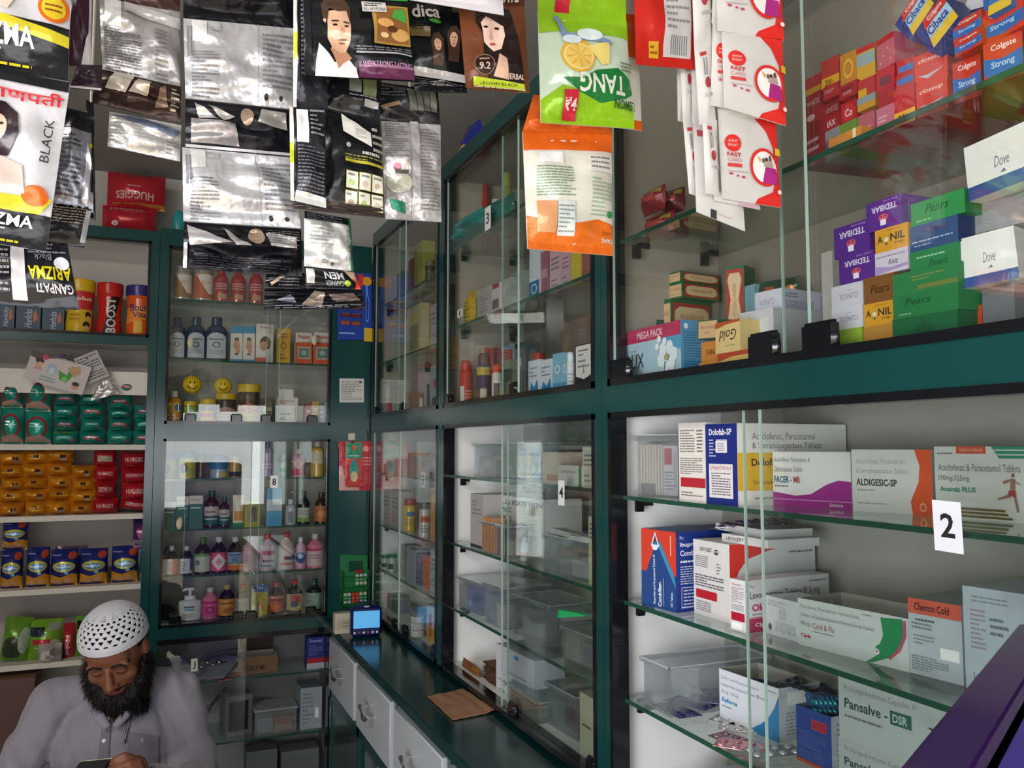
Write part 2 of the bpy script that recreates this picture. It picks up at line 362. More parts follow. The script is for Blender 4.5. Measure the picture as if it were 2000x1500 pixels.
# ================================================================ back wall cabinets
YF = 3.56; YB = 3.84
def bcab(name, label, x0, x1, z0, z1, bays, rails, pw=.03, mtl=None, pwr=None):
    t = thing(name, label, 'cabinet', ((x0+x1)/2, YB, z0)); pr = pwr or pw
    c = MB()
    for xx in (x0+.002, x1-.014): c.box((xx, YF+.02, z0), (xx+.012, YB, z1), WHT)
    c.box((x0, YB, z0), (x1, YB+.012, z1), mat('#b4b0a8', 'matte')); c.box((x0, YF+.02, z1-.012), (x1, YB, z1), WHT)
    for za, zb in rails: c.box((x0+.01, YF+.02, za+.004), (x1-.01, YB, zb-.003), WHT)
    c.build('carcass', t)
    f = MB(); f.box((x0, YF-.004, z0), (x0+pw, YF+.02, z1), TEAL); f.box((x1-pr, YF-.004, z0), (x1, YF+.02, z1), TEAL)
    for za, zb in rails: f.box((x0+pw, YF-.004, za), (x1-pr, YF+.02, zb), TEAL)
    f.box((x0, YF+.02, z1), (x1, YB, z1+.004), TEAL)
    f.build('face_frame', t)
    k = MB(); xa, xb = x0+pw, x1-pr
    for za, zb, sh, pans in bays:
        k.box((xa, YF-.007, za), (xa+.01, YF+.03, zb), BLK); k.box((xb-.01, YF-.007, za), (xb, YF+.03, zb), BLK); k.box((xa, YF-.007, za), (xb, YF+.03, za+.012), BLK); k.box((xa, YF-.007, zb-.01), (xb, YF+.03, zb), BLK)
        for z in sh:
            s = MB(); s.box((xa-.01, YF+.032, z-.007), (xb+.01, YB-.002, z), SHELFG); s.box((xa-.01, YF+.031, z-.007), (xb+.01, YF+.0325, z), EDGE); s.build('glass_shelf', t)
        for p0, p1, dy, pulls in pans:
            g = MB(); g.box((p0, YF+.002+dy, za+.012), (p1, YF+.006+dy, zb-.01), PANE); go = g.build('glass_pane', t)
            for q in (p0, p1): MB().box((q-.001, YF+.0015+dy, za+.012), (q+.001, YF+.0065+dy, zb-.01), mat('#9fb4aa', 'gloss')).build('polished_edge', go)
            for xx in pulls: MB().rbox(V3(xx-.022, YF-.006+dy, za+.006), V3(.044, 0, 0), V3(0, 0, .036), V3(0, .016, 0), BLK, .004).build('finger_pull', go)
    k.build('black_track', t); return t
bX = lambda px, py: onY(px, py, YF).x
bcab('display_cabinet', 'tall teal framed cabinet numbered 7 and 8 in the back corner with bottles behind glass', 0.0, .844, .86, 2.46,
     [(1.688, 2.392, [2.19, 1.947], [(bX(520, 760), .67, .006, [bX(610, 820)]), (.04, bX(545, 760), 0, [bX(372, 820), bX(462, 820), bX(520, 820)])]),
      (.905, 1.63, [1.472, 1.275, 1.093], [(.04, bX(506, 1000), .006, [bX(342, 1215), bX(465, 1205)]), (bX(490, 1000), .67, 0, [bX(490, 1205), bX(607, 1195)])])],
     [(2.392, 2.46), (1.63, 1.688), (.86, .905)], .033, None, .168)
bcab('wall_cabinet', 'teal framed open cupboard holding malt drink jars above the baby shelves', -1.2, -.002, 1.992, 2.445, [(2.022, 2.402, [], [])], [(2.402, 2.445), (1.992, 2.022)], .03)
t = thing('open_shelving', 'white open wall shelves stacked with diaper packs behind the seated man', 'shelf', (-.6, YB, 0))
MB().box((-1.2, YB-.01, .1), (-.03, YB+.01, 1.99), mat('#a29c95', 'matte')).build('back_panel', t)
for z in (1.607, 1.342, 1.075, .807, .50): MB().box((-1.2, YF+.03, z-.02), (-.032, YB-.01, z), mat('#c9c2b8', 'matte')).build('shelf', t)
MB().box((-1.2, YF+.05, 1.80), (-.032, YF+.07, 1.89), mat('#cfcac2', 'matte')).build('valance', t)
MB().box((-.032, YF-.002, .1), (-.002, YB, 1.992), TEAL).build('side_panel', t)
# ================================================================ base units and counter
XC = .655
t = thing('counter', 'glossy dark teal counter top running along the right wall', 'counter', (.9, 2, .87))
b = MB(); b.rbox(V3(XC, .2, .868), V3(1.14-XC, 0, 0), V3(0, 0, .032), V3(0, YF-.2-.002, 0), mat('#0f3636', 'lam'), .004); b.build('worktop', t)
t = thing('drawer_unit', 'teal base unit with a row of grey drawers under the right hand counter', 'cabinet', (.9, 2, 0))
b = MB(); b.box((XC+.03, .2, 0), (1.13, YF-.02, .05), BLK)
DR = [(.875-.012, .875-.23)]
dz0, dz1 = .645, .85
b.box((XC+.02, .2, dz0-.045), (XC+.04, YF-.05, dz0), TEAL); b.box((XC+.02, .2, dz1), (XC+.04, YF-.05, .867), TEAL); b.box((XC+.02, .2, .05), (XC+.04, YF-.05, .09), TEAL)
dys = [3.47-i*.49 for i in range(7)]
for y in dys: b.box((XC+.02, y-.03, .05), (XC+.04, y, .867), TEAL)
b.box((XC+.04, .2, .05), (1.12, YF-.05, .07), mat('#77756f', 'matte')); b.box((XC+.04, .2, dz0-.02), (1.12, YF-.05, dz0-.005), mat('#77756f', 'matte')); b.box((1.12, .2, .05), (1.135, YF-.05, .866), mat('#8d8b85', 'matte'))
b.build('carcass', t)
for i in range(6):
    ya = dys[i+1]+.006; yb = dys[i]-.036
    dr = MB().rbox(V3(XC+.008, ya, dz0+.004), V3(.022, 0, 0), V3(0, 0, dz1-dz0-.008), V3(0, yb-ya, 0), mat('#b6bcc2', 'plastic'), .003).build('drawer', t)
    ym = (ya+yb)/2; zz = (dz0+dz1)/2+.01; h = MB(); pts = [V3(XC-.018-.006*abs(sn(q*3.14)), ym+.055-.11*q, zz+.012*sn(q*6.28)) for q in [j/14 for j in range(15)]]
    h.tube(pts, [.004+.004*abs(sn(j/14*6.28)) for j in range(15)], mat('#d8d8d8', 'metal')); h.tube([V3(XC-.018, ym+.03, zz+.01), V3(XC+.01, ym+.03, zz+.01)], .003, mat('#d8d8d8', 'metal')); h.tube([V3(XC-.018, ym-.03, zz-.01), V3(XC+.01, ym-.03, zz-.01)], .003, mat('#d8d8d8', 'metal')); h.build('handle', dr)
    MB().box((XC+.024, ya, .09), (XC+.029, yb, dz0-.045), PANE).build('glass_pane', t)
MB().box((XC+.045, .2, .36), (1.11, YF-.05, .367), SHELFG).build('glass_shelf', t)
t = thing('display_cabinet', 'low glass fronted cabinet with loose tools and papers beside the seated man', 'cabinet', (.3, YB, 0))
b = MB(); b.box((0, YF-.004, .05), (.03, YF+.02, .859), TEAL); b.box((.676, YF-.05, .05), (.70, YF+.02, .859), BLK); b.box((.03, YF-.002, .84), (.67, YF+.02, .859), BLK)
b.box((0, YB, 0), (.84, YB+.012, .859), mat('#9b9d9c', 'matte')); b.box((0, YF+.02, .02), (.7, YB, .05), WHT); b.box((.70, YF+.0, .05), (.72, YB, .86), mat('#9b9d9c', 'matte')); b.box((0, YF+.02, .05), (.012, YB, .86), mat('#9b9d9c', 'matte')); b.build('carcass', t)
for z in (.686, .446, .22):
    s = MB(); s.box((.014, YF+.012, z-.008), (.69, YB-.002, z), SHELFG); s.box((.014, YF+.0105, z-.008), (.69, YF+.0122, z), EDGE); s.build('glass_shelf', t)
MB().box((.03, YF+.002, .05), (.36, YF+.006, .84), PANE).build('glass_pane', t)
# ================================================================ builders for goods
TOP = {}
UZ = V3(0, 0, 1)
def carton(label, px0, px1, pyt, z, X=None, Y=None, rot=0, d=.06, col='#e9e7e2', F=(), R=(), L=(), T=(), group=None, name='carton', cat='box', kind='paper', h=None, opn=False, Rc=None, Lc=None, Tc=None, tilt=0, p1=None):
    r = math.radians(rot)
    if X is not None: U = V3(sn(r), -cs(r), 0); P0 = slide(V3(X, 1, z), V3(0, 1, 0), px=px0)
    else: U = V3(cs(r), sn(r), 0); P0 = slide(V3(0, Y, z), V3(1, 0, 0), px=px0)
    Nn = U.cross(UZ)            # outward, toward the viewer
    P1 = slide(P0, U, px=px1); w = (P1-P0).length
    if h is None: h = slide(P0, UZ, py=pyt).z-z
    W = -Nn*d; Vv = UZ
    if tilt:
        q = Matrix.Rotation(math.radians(tilt), 3, Nn); c = P0+U*(w if tilt < 0 else 0); U0 = U; U = q @ U; Vv = q @ UZ
        P0 = P0 if tilt > 0 else c-U*w
        lo = min(0, (U*w).z); P0 = V3(P0.x, P0.y, z - min(0, (U*w).z if tilt < 0 else 0) + (max(0, -(U*w).z) if tilt > 0 else 0))
        P0.z = z - min(0, (U*w).z, (Vv*h).z)
    m = mat(col, kind); b = MB()
    P = [P0, P0+U*w, P0+U*w+Vv*h, P0+Vv*h]; Q = [p+W for p in P]
    for (vs, mm) in (((P[0], P[1], P[2], P[3]), m), ((Q[1], Q[0], Q[3], Q[2]), m), ((P[1], Q[1], Q[2], P[2]), mat(Rc, kind) if Rc else m), ((Q[0], P[0], P[3], Q[3]), mat(Lc, kind) if Lc else m), ((Q[0], Q[1], P[1], P[0]), m)): b.add(vs, [(0, 1, 2, 3)], mm)
    if opn:
        t = .002; n = Nn*t; i0 = [P[3]+U*t-n, P[2]-U*t-n, Q[2]-U*t+n, Q[3]+U*t+n]; lo = [p-Vv*(h-.004) for p in i0]
        iw = mat('#b9b6ae', 'paper')
        for a in range(4): b.add([i0[a], i0[(a+1) % 4], lo[(a+1) % 4], lo[a]], [(0, 1, 2, 3)], iw)
        b.add(lo, [(0, 1, 2, 3)], iw); o4 = [P[3], P[2], Q[2], Q[3]]
        for a in range(4): b.add([o4[a], o4[(a+1) % 4], i0[(a+1) % 4], i0[a]], [(0, 1, 2, 3)], m)
    else: b.add((P[3], P[2], Q[2], Q[3]), [(0, 1, 2, 3)], mat(Tc, kind) if Tc else m)
    b.art(flat(P0, U, Vv, Nn, w, h), F, kind); b.art(flat(P[1], -Nn, Vv, U, d, h), R, kind); b.art(flat(Q[0], Nn, Vv, -U, d, h), L, kind); b.art(flat(P[3], U, -Nn, Vv, w, d), T, kind)
    o = b.build(name, label=label, cat=cat, group=group); TOP['z'] = z+h; o['_t'] = z+h; return o
def patch(q, d, wr=.0, seed=0, flatend=.0, pw=2.2, bend=0):
    """curved front of a soft pack on quad q = [bl, br, tr, tl]"""
    bl, br, tr, tl = q; N = (br-bl).cross(tl-bl).normalized(); w = ((br-bl).length+(tr-tl).length)/2; h = ((tl-bl).length+(tr-br).length)/2
    def f(x, y, off, side=1):
        p = bl*(1-x)*(1-y)+br*x*(1-y)+tr*x*y+tl*(1-x)*y
        yy = min(1, max(0, (y-flatend)/(1-2*flatend))) if flatend else y
        a = max(0, (1-abs(2*x-1)**pw)); c = max(0, (1-abs(2*yy-1)**pw)); e = d/2*(a*c)**.72+.0004
        e += wr*pnoise(V3(x*3.1+seed, y*4.3+seed*1.7, seed))*min(1, (a*c)*3)*side
        return p + N*(side*(e+off) + bend*4*y*(1-y) + bend*.5*sn(7*y+seed))
    f.w = w; f.h = h; f.step = min(w, h)/14; f.N = N; return f
def pouchmesh(q, d, col, A=(), kind='film', wr=.003, seed=0, flatend=.06, back=None, nu=12, nv=14, bend=0, edge=None, step=None, crimp=None):
    f = patch(q, d, wr, seed, flatend, bend=bend); b = MB(); m = mat(col, kind)
    if step: f.step = step
    b.grid(lambda x, y: f(x, y, 0), nu, nv, m); b.grid(lambda x, y: f(1-x, y, 0, -1), nu, nv, mat(back, kind) if back else m)
    for (xa, ya, xb, yb) in ((0, 0, 1, 0), (1, 0, 1, 1), (1, 1, 0, 1), (0, 1, 0, 0)):   # rim joins the two faces
        n = nv; vs = []
        for i in range(n+1): t = i/n; x = xa+(xb-xa)*t; y = ya+(yb-ya)*t; vs += [f(x, y, 0), f(x, y, 0, -1)]
        b.add(vs, [(2*i, 2*i+1, 2*i+3, 2*i+2) for i in range(n)], m)
    b.art(f, A, kind, .0010); return b
def pouch(label, name, cat, quad, d, col, A=(), group=None, **k):
    return pouchmesh(quad, d, col, A, **k).build(name, label=label, cat=cat, group=group)
def quadY(pts, Y, Y2=None):
    """pixels bl, br, tr, tl on a hanging plane at depth Y (Y2 on the right)"""
    Y2 = Y2 or Y; return [onY(*pts[0], Y), onY(*pts[1], Y2), onY(*pts[2], Y2), onY(*pts[3], Y)]
def standq(px0, px1, pyt, z, X=None, Y=None, rot=0, h=None, lean=0, d=0, roll=0):
    r = math.radians(rot)
    if X is not None: U = V3(sn(r), -cs(r), 0); P0 = slide(V3(X, 1, z), V3(0, 1, 0), px=px0)
    else: U = V3(cs(r), sn(r), 0); P0 = slide(V3(0, Y, z), V3(1, 0, 0), px=px0)
    P1 = slide(P0, U, px=px1); w = P1-P0; h = h or slide(P0, UZ, py=pyt).z-z; Nn = U.cross(UZ); a = math.radians(lean)
    Vv = UZ*cs(a)-Nn*sn(a); TOP['z'] = z+h
    q = [P0, P1, P1+Vv*h, P0+Vv*h]
    if roll:
        c = (q[0]+q[1])/2; M = Matrix.Rotation(math.radians(roll), 3, Nn); q = [c+M @ (p-c) for p in q]; lo = min(p.z for p in q); q = [p+UZ*(z-lo) for p in q]
    return q
def cyl(c, r, z0, z1, dirv, span=150, rf=None):
    a0 = math.atan2(dirv.y, dirv.x); sp = math.radians(span)
    def f(x, y, off):
        a = a0+(x-.5)*sp; rr = (rf(y) if rf else r)+off
        return V3(c.x+cs(a)*rr, c.y+sn(a)*rr, z0+(z1-z0)*y)
    f.w = r*sp; f.h = z1-z0; f.step = max(r*.28, .004); return f
SHAPES = {
 'syrup': ([(.0, 0), (.88, 0), (1, .02), (1, .60), (.93, .68), (.6, .77), (.38, .82), (.36, .86)], [(.44, .86), (.44, .99), (.38, 1.0), (0, 1)], (.08, .58)),
 'jar':   ([(.0, 0), (.9, 0), (.97, .02), (.97, .76), (.86, .82)], [(1, .80), (1, .985), (.93, 1.0), (0, 1)], (.06, .74)),
 'can':   ([(.0, 0), (.95, 0), (1, .02), (1, .74), (.85, .79)], [(.86, .78), (.86, .95), (.6, 1.0), (0, 1)], (.04, .72)),
 'malt':  ([(.0, 0), (.96, 0), (1, .02), (1, .2), (.90, .42), (.90, .55), (1, .74), (.98, .80)], [(1.02, .80), (1.04, .84), (1.04, .98), (1.0, 1.0), (0, 1)], (.03, .78)),
 'squeeze': ([(.0, 0), (.9, 0), (1, .03), (1, .66), (.8, .76), (.46, .82)], [(.48, .81), (.48, .98), (.42, 1.0), (0, 1)], (.06, .64)),
 'square': ([(.0, 0), (.95, 0), (1, .02), (1, .74), (.9, .80), (.4, .85)], [(.5, .85), (.5, .99), (.46, 1.0), (0, 1)], (.06, .7)),
 'tub':   ([(.0, 0), (.92, 0), (.96, .03), (.96, .60), (.94, .66)], [(1, .64), (1, .97), (.96, 1.0), (0, 1)], (.06, .6)),
}
def bottle(label, pxc, wpx, pyt, z, shape='syrup', X=None, Y=None, body='#2a1410', cap='#d9d9d6', lab=None, A=(), name='bottle', cat='bottle', group=None, bk='gloss', ck='plastic', lk='paper', span=150, lz=None, ob=1.0, h=None, extra=None):
    P = slide(V3(X, 1, z), V3(0, 1, 0), px=pxc) if X is not None else slide(V3(0, Y, z), V3(1, 0, 0), px=pxc)
    r = wpx/2/F*dist(P); h = h or slide(P, UZ, py=pyt).z-z; TOP['z'] = z+h
    dv = (C0-P); dv.z = 0; dv.normalize(); a = math.atan2(dv.y, dv.x); M = Matrix.Rotation(a, 3, 'Z')
    bp, cp, (l0, l1) = SHAPES[shape]
    if lz: l0, l1 = lz
    t = thing(name, label, cat, P, group)
    b = MB(); b.lathe(P, [(q[0]*r, q[1]*h) for q in bp], mat(body, bk), ox=ob, ax=M); 
    c = MB(); c.lathe(P, [(q[0]*r, q[1]*h) for q in cp], mat(cap, ck), ox=ob, ax=M, n=18)
    def rf(y):
        zz = l0+(l1-l0)*y
        for i in range(len(bp)-1):
            if bp[i][1] <= zz <= bp[i+1][1] and bp[i+1][1] > bp[i][1]: k = (zz-bp[i][1])/(bp[i+1][1]-bp[i][1]); return r*(bp[i][0]+(bp[i+1][0]-bp[i][0])*k)
        return r
    b.build('body', t); c.build('cap', t)
    if lab or A:
        l = MB(); mp = cyl(P, r, z+l0*h, z+l1*h, dv, span, rf)
        if ob != 1.0:
            g = mp
            def f2(x, y, off):
                v = g(x, y, off)-P; v = M.transposed() @ v; v.x *= ob; v = M @ v; return P+v
            f2.w, f2.h, f2.step = g.w, g.h, g.step; mp = f2
        it = ([('r', 0, 0, 1, 1, lab)] if lab else []) + list(A); l.art(mp, it, lk, .0006); l.build('printed_label', t)
    return t
def card(label, quad, A, col='#f3f3f1', name='number_card', cat='label', th=.0006, group=None):
    bl, br, tr, tl = quad; b = MB(); U = br-bl; Vv = tl-bl; N = U.cross(Vv).normalized(); b.obox(bl, U, Vv, -N*th, mat(col))
    b.art(flat(bl, U.normalized(), Vv.normalized(), N, U.length, Vv.length), A); return b.build(name, label=label, cat=cat, group=group)
def xq(px0, px1, py0, py1, X=.8445):  # card rectangle on the right wall glass: px left/right, py bottom/top (at left)
    a = onX(px0, py0, X); t = onX(px0, py1, X); b = slide(a, V3(0, -1, 0), px=px1); return [a, b, b+(t-a), t]
def yq(px0, px1, py0, py1, Y): a = onY(px0, py0, Y); b = slide(a, V3(1, 0, 0), px=px1); t = onY(px0, py1, Y); return [a, b, b+(t-a), t]
def tub(label, px0, px1, pyt, z, X, d, rot=0, h=None, lid=True, group=None):
    r = math.radians(rot); U = V3(sn(r), -cs(r), 0); P0 = slide(V3(X, 1, z), V3(0, 1, 0), px=px0); N = U.cross(UZ); w = (slide(P0, U, px=px1)-P0).length
    h = h or slide(P0, UZ, py=pyt).z-z; th = .0015; t = thing('storage_tub', label, 'tub', P0+U*w/2-N*d/2, group); b = MB(); i = .006
    O = P0+U*i-N*i
    b.obox(O, U*(w-2*i), UZ*h*.98, -N*th, TUB); b.obox(O-N*(d-2*i), U*(w-2*i), UZ*h*.98, -N*th, TUB); b.obox(O, U*th, UZ*h*.98, -N*(d-2*i), TUB); b.obox(O+U*(w-2*i), U*th, UZ*h*.98, -N*(d-2*i), TUB); b.obox(O, U*(w-2*i), UZ*th, -N*(d-2*i), TUB)
    b.build('tub_body', t); c = MB()
    rim = mat('#c4c7c8', 'gloss')
    c.obox(P0+UZ*h*.9, U*w, UZ*h*.1, -N*.003, TUB); c.obox(P0+UZ*h*.9-N*(d-.003), U*w, UZ*h*.1, -N*.003, TUB); c.obox(P0+UZ*h*.9, U*.003, UZ*h*.1, -N*d, TUB); c.obox(P0+U*(w-.003)+UZ*h*.9, U*.003, UZ*h*.1, -N*d, TUB)
    if lid: c.obox(P0+UZ*h*.985, U*w, UZ*.002, -N*d, TUB)
    for e in (V3(0, 0, 0), -N*(d-.002)): c.obox(P0+UZ*(h-.002)+e, U*w, UZ*.003, -N*.002, rim)
    c.obox(P0+UZ*(h-.002), U*.002, UZ*.003, -N*d, rim); c.obox(P0+UZ*(h-.002)+U*(w-.002), U*.002, UZ*.003, -N*d, rim)
    c.build('lid' if lid else 'rim', t); t['_t'] = z+h; return t, P0, U, N, w, h
def inbox(label, T, a, b_, c0, c1, hh, col, A=(), name='carton', cat='box', kind='paper', zz=.003):
    """small box inside a tub: fractions a..b along the front, c0..c1 of depth in metres"""
    _, P0, U, N, w, h = T; O = P0+U*(a*w)-N*c0+UZ*zz; m = MB(); W2 = (b_-a)*w; m.obox(O, U*W2, UZ*hh*h, -N*(c1-c0), mat(col, kind)); m.art(flat(O, U, UZ, N, W2, hh*h), A, kind)
    return m.build(name, label=label, cat=cat)
def blister(label, c, ux, w, l, col='#c9c9c6', pill='#e6e6e2', nx=2, ny=5, up=None, group=None, name='blister_strip'):
    U = V3(cs(ux), sn(ux), 0); up = up or UZ; Vv = up.cross(U).normalized(); U = Vv.cross(up).normalized(); b = MB(); O = c-U*w/2-Vv*l/2; b.obox(O, U*w, Vv*l, up*.001, mat(col, 'foil'))
    M = Matrix((U, Vv, up)).transposed()
    for i in range(nx):
        for j in range(ny): b.ell(O+U*(w*(i+.5)/nx)+Vv*(l*(j+.5)/ny)+up*.001, (w/nx*.33, l/ny*.33, .004), mat(pill, 'foil'), 10, 6, M)
    return b.build(name, label=label, cat='medicine strip', group=group)
ORD = ['first', 'second', 'third', 'fourth', 'fifth', 'sixth', 'seventh', 'eighth', 'ninth', 'tenth']
def lerp(a, b, t): return a+(b-a)*t
# ================================================================ goods in the nearest right-hand cabinet
Z1, Z2, Z3, Z4 = 1.502, 1.295, 1.105, .924
W = '#e6e4df'; TXc = '#4c4f55'
# top tablet shelf
T = tub('clear lidded tub with upright white strips at the left end of the top tablet shelf', 1238, 1326, 850, Z1, .885, .12, 22)
for i in range(8): inbox('thin white cartons standing on edge inside the lidded tub', T, .07+.065*i, .12+.065*i, .012, .1, .82, '#e8dccb', [('r', .15, .0, .3, 1, '#c9a98a')]).__setitem__('group', 'thin cartons standing in the tub')
inbox('white carton with a red panel at the front of the lidded tub', T, .62, .94, .008, .03, .8, '#dcd6da', [('r', .08, .62, .6, .95, '#c8323c'), ('l', .1, .1, .9, .5, 6, '#8c8a94'), ('v', .7, .1, .95, .9, 4, '#a7a4ad')])
o = inbox('grey folded strip lying at the bottom front of the tub', T, .12, .42, .0075, .011, .18, '#77777c'); 
carton('narrow white carton with small print and red band, between tub and blue carton', 1327, 1379, 827, Z1, X=.888, d=.2, col='#e2ddd6', F=[('l', .06, .62, .62, .92, 9, '#6d6a68'), ('l', .7, .62, .92, .92, 7, '#6d6a68'), ('l', .06, .34, .9, .56, 8, '#777472'), ('r', .08, .18, 1, .3, '#b22f36'), ('l', .1, .06, .9, .13, 2, '#777472')])
carton('dark blue tablet carton with white and yellow side panel, top tablet shelf', 1380, 1442, 829, Z1, X=.888, d=.235, col='#232f7c', Rc='#e6e3dc',
  F=[('T', 'Dolofab-SP', .12, .86, .84, .94, '#e6e6ec'), ('l', .12, .58, .34, .82, 6, '#b9bcd6'), ('l', .36, .78, .7, .82, 1, '#b9bcd6'), ('r', .34, .64, .7, .79, '#e3e1e6'), ('l', .4, .66, .62, .77, 5, '#77747e'), ('r', .12, .08, .87, .5, '#e1dde0'), ('t', 'SMARTWAY', .16, .425, .84, .475, '#a8434a'), ('l', .2, .11, .8, .4, 9, '#6a6770')],
  R=[('t', 'Aceclofenac, Paracetamol', .13, .79, .70, .89, '#77746d'), ('t', '& Serratiopeptidase Tablets', .13, .67, .76, .77, '#77746d'), ('r', .0, .18, .5, .64, '#e0b32c'), ('T', 'Dolofab-SP', .12, .48, .47, .57, '#3a2f22'), ('t', 'Dolofab-SP', .14, .26, .38, .3, '#5e4a1c'), ('l', .14, .07, .42, .11, 1, '#8d8a84')])
carton('white tablet carton with a purple wave along the bottom', 1511, 1664, 882, Z1, X=.955, rot=18, d=.09, col='#dedcda',
  F=[('p', [(0, 0), (1, 0), (1, .48), (.85, .5), (.7, .42), (.5, .24), (.3, .2), (0, .26)], '#9d2a86'), ('r', 0, .12, 1, .135, '#c98cc0'), ('t', 'Aceclofenac, Paracetamol &', .02, .8, .5, .9, '#8d8f95'), ('t', 'Chlorzoxazone Tablets', .02, .63, .4, .73, '#8d8f95'), ('T', 'FACER', .02, .43, .22, .55, '#2b5c74'), ('T', '- MR', .24, .43, .37, .55, '#b04858'), ('l', .03, .34, .3, .4, 1, '#77777c'), ('t', 'Emcure', .74, .035, .9, .1, '#e9d6e6')])
carton('white tablet carton with an orange curved right end', 1666, 1823, 878, Z1, X=.985, rot=16, d=.08, col='#d2cfca',
  F=[('p', [(.76, 0), (1, 0), (1, 1), (.8, 1), (.86, .75), (.84, .5), (.74, .2)], '#d9552c'), ('t', 'Aceclofenac, Paracetamol', .06, .76, .68, .86, '#aaa7a2'), ('t', '& Serratiopeptidase Tablets', .06, .6, .72, .7, '#aaa7a2'), ('T', 'ALDIGESIC-SP', .06, .42, .58, .53, '#33312f'), ('l', .07, .33, .3, .37, 1, '#8d8a84'), ('l', .07, .12, .45, .16, 1, '#a29f98'), ('o', .89, .12, .04, .07, .4, '#e5a083')])
RUN = [(.83, .52, .018, .03), ]
carton('white tablet carton with green stripes and a running man picture', 1829, 2046, 872, Z1, X=1.01, rot=6, d=.09, col='#d3d1cb',
  F=[('l', .03, .88, .22, .93, 1, '#77777a'), ('r', .22, .9, .5, 1, '#c8553a'), ('t', 'TABLETS & CAPSULES', .25, .93, .47, .97, '#edc9a2'), ('p', [(.55, 1), (.62, .84), (1, .84), (1, .88), (.61, .88), (.6, .9), (1, .9), (1, .94), (.58, .94), (.575, .96), (1, .96), (1, 1)], '#2f8a70'),
     ('t', 'Aceclofenac & Paracetamol Tablets', .04, .66, .8, .76, '#77777a'), ('t', '100mg/325mg', .04, .5, .34, .6, '#77777a'), ('T', 'Acemiz', .05, .37, .25, .44, '#2f8a70'), ('T', 'PLUS', .27, .37, .4, .44, '#2f8a70'), ('r', .2, .08, .68, .11, '#6b5f33'), ('r', .2, .13, .66, .16, '#6b5f33'), ('r', .2, .03, .72, .06, '#6b5f33'),
     ('c', .74, .62, .014, .03, '#8a5a4a'), ('p', [(.72, .58), (.76, .57), (.75, .42), (.71, .42)], '#9a6f5c'), ('p', [(.70, .42), (.755, .42), (.76, .33), (.69, .36)], '#a33f35'), ('p', [(.70, .37), (.72, .33), (.6, .29), (.6, .31)], '#9a6f5c'), ('p', [(.74, .34), (.76, .34), (.78, .14), (.765, .14)], '#9a6f5c'), ('p', [(.72, .57), (.73, .55), (.66, .5), (.65, .54)], '#9a6f5c'), ('p', [(.75, .55), (.76, .53), (.8, .49), (.8, .51)], '#9a6f5c')])
card('white card with a large black 2 stuck to the glass', [onX(1826, 1074, .8445), onX(1882, 1083, .8445), onX(1873, 982, .8445), onX(1820, 976, .8445)], [('T', '2', .26, .28, .76, .76, '#26262a')], '#dcdde6')
# second shelf
carton('tall red and blue tablet carton at the left end of the second shelf', 1254, 1322, 1031, Z2, X=.882, rot=6, d=.13, col='#2a3e78', Rc='#233a8c',
  F=[('r', 0, .45, 1, 1, '#cf4331'), ('p', [(0, .45), (.15, .45), (.45, .86), (.55, .86), (.95, .45), (1, .4), (1, 0), (0, 0)], '#2a4a86'), ('p', [(.55, .86), (.95, .45), (1, .3), (.9, .38), (.5, .8)], '#3b8fb6'), ('p', [(.3, .8), (.42, .98), (.54, .8), (.46, .74), (.36, .74)], '#dfe6ee'), ('p', [(.34, .81), (.42, .94), (.5, .81)], '#2d77a4'), ('p', [(.38, .84), (.42, .91), (.47, .84)], '#8a2436'), ('v', .84, .7, .9, .95, 1, '#f0b7a2'), ('T', 'Ibuprofen and Paracetamol Tablets IP', .36, .05, .44, .68, 90, '#d6e2f2'), ('T', 'Combiflam', .5, .03, .6, .34, 90, '#e8eef6'), ('r', .66, .05, .67, .4, '#c6d6ee'), ('T', '100 Tablets', .86, .06, .92, .24, 90, '#c6d6ee')],
  R=[('t', 'Rx', .07, .91, .14, .95, '#dfe4f6'), ('T', 'Ibuprofen', .07, .8, .5, .87, '#e4e8f8'), ('T', 'Combiflam', .07, .7, .52, .77, '#e4e8f8'), ('l', .07, .6, .5, .66, 1, '#dfe4f6'), ('l', .07, .34, .55, .58, 8, '#c4cbe8'), ('r', .08, .05, .6, .07, '#c4cbe8'), ('l', .12, .08, .55, .29, 5, '#c4cbe8'), ('r', .08, .3, .6, .31, '#c4cbe8'), ('r', .08, .05, .09, .31, '#c4cbe8')])
o = carton('white carton with a red corner swoosh, tallest white box on the second shelf', 1356, 1427, 1052, Z2, X=.925, rot=0, d=.19, col='#d9d7d6', Rc='#d0d3d2', group=None,
  F=[('T', 'LEVOZET', .2, .86, .54, .91, '#3a3a3c'), ('c', .65, .87, .07, .035, '#2c2c2e'), ('T', 'M', .6, .855, .7, .89, '#d9d7d6'), ('l', .06, .64, .42, .8, 6, '#8b8a8c'), ('l', .66, .58, .78, .74, 4, '#8b8a8c'), ('l', .06, .38, .85, .55, 5, '#5b5a5e'), ('r', .08, .23, .66, .34, '#b8232f'), ('l', .08, .06, .5, .2, 5, '#8b8a8c')],
  R=[('p', [(0, 1), (1, 1), (.75, .96), (.45, .9), (.2, .8), (.1, .65), (0.03, .4), (0, .3)], '#cf3a35'), ('l', .68, .84, .96, .9, 1, '#77777a'), ('t', 'MONTELUKAST SODIUM AND LEVOCETIRIZINE', .08, .33, .86, .45, '#96989a'), ('l', .08, .22, .7, .26, 1, '#a9abab')]); zt = TOP['z']
carton('white carton lid box lying on top of the tall white box', 1410, 1500, 1040, zt, X=.95, rot=0, d=.11, h=.014, col='#d4d3d2', F=[('T', 'LEVOZET', .1, .3, .5, .7, '#55555a')])
zt2 = zt+.014
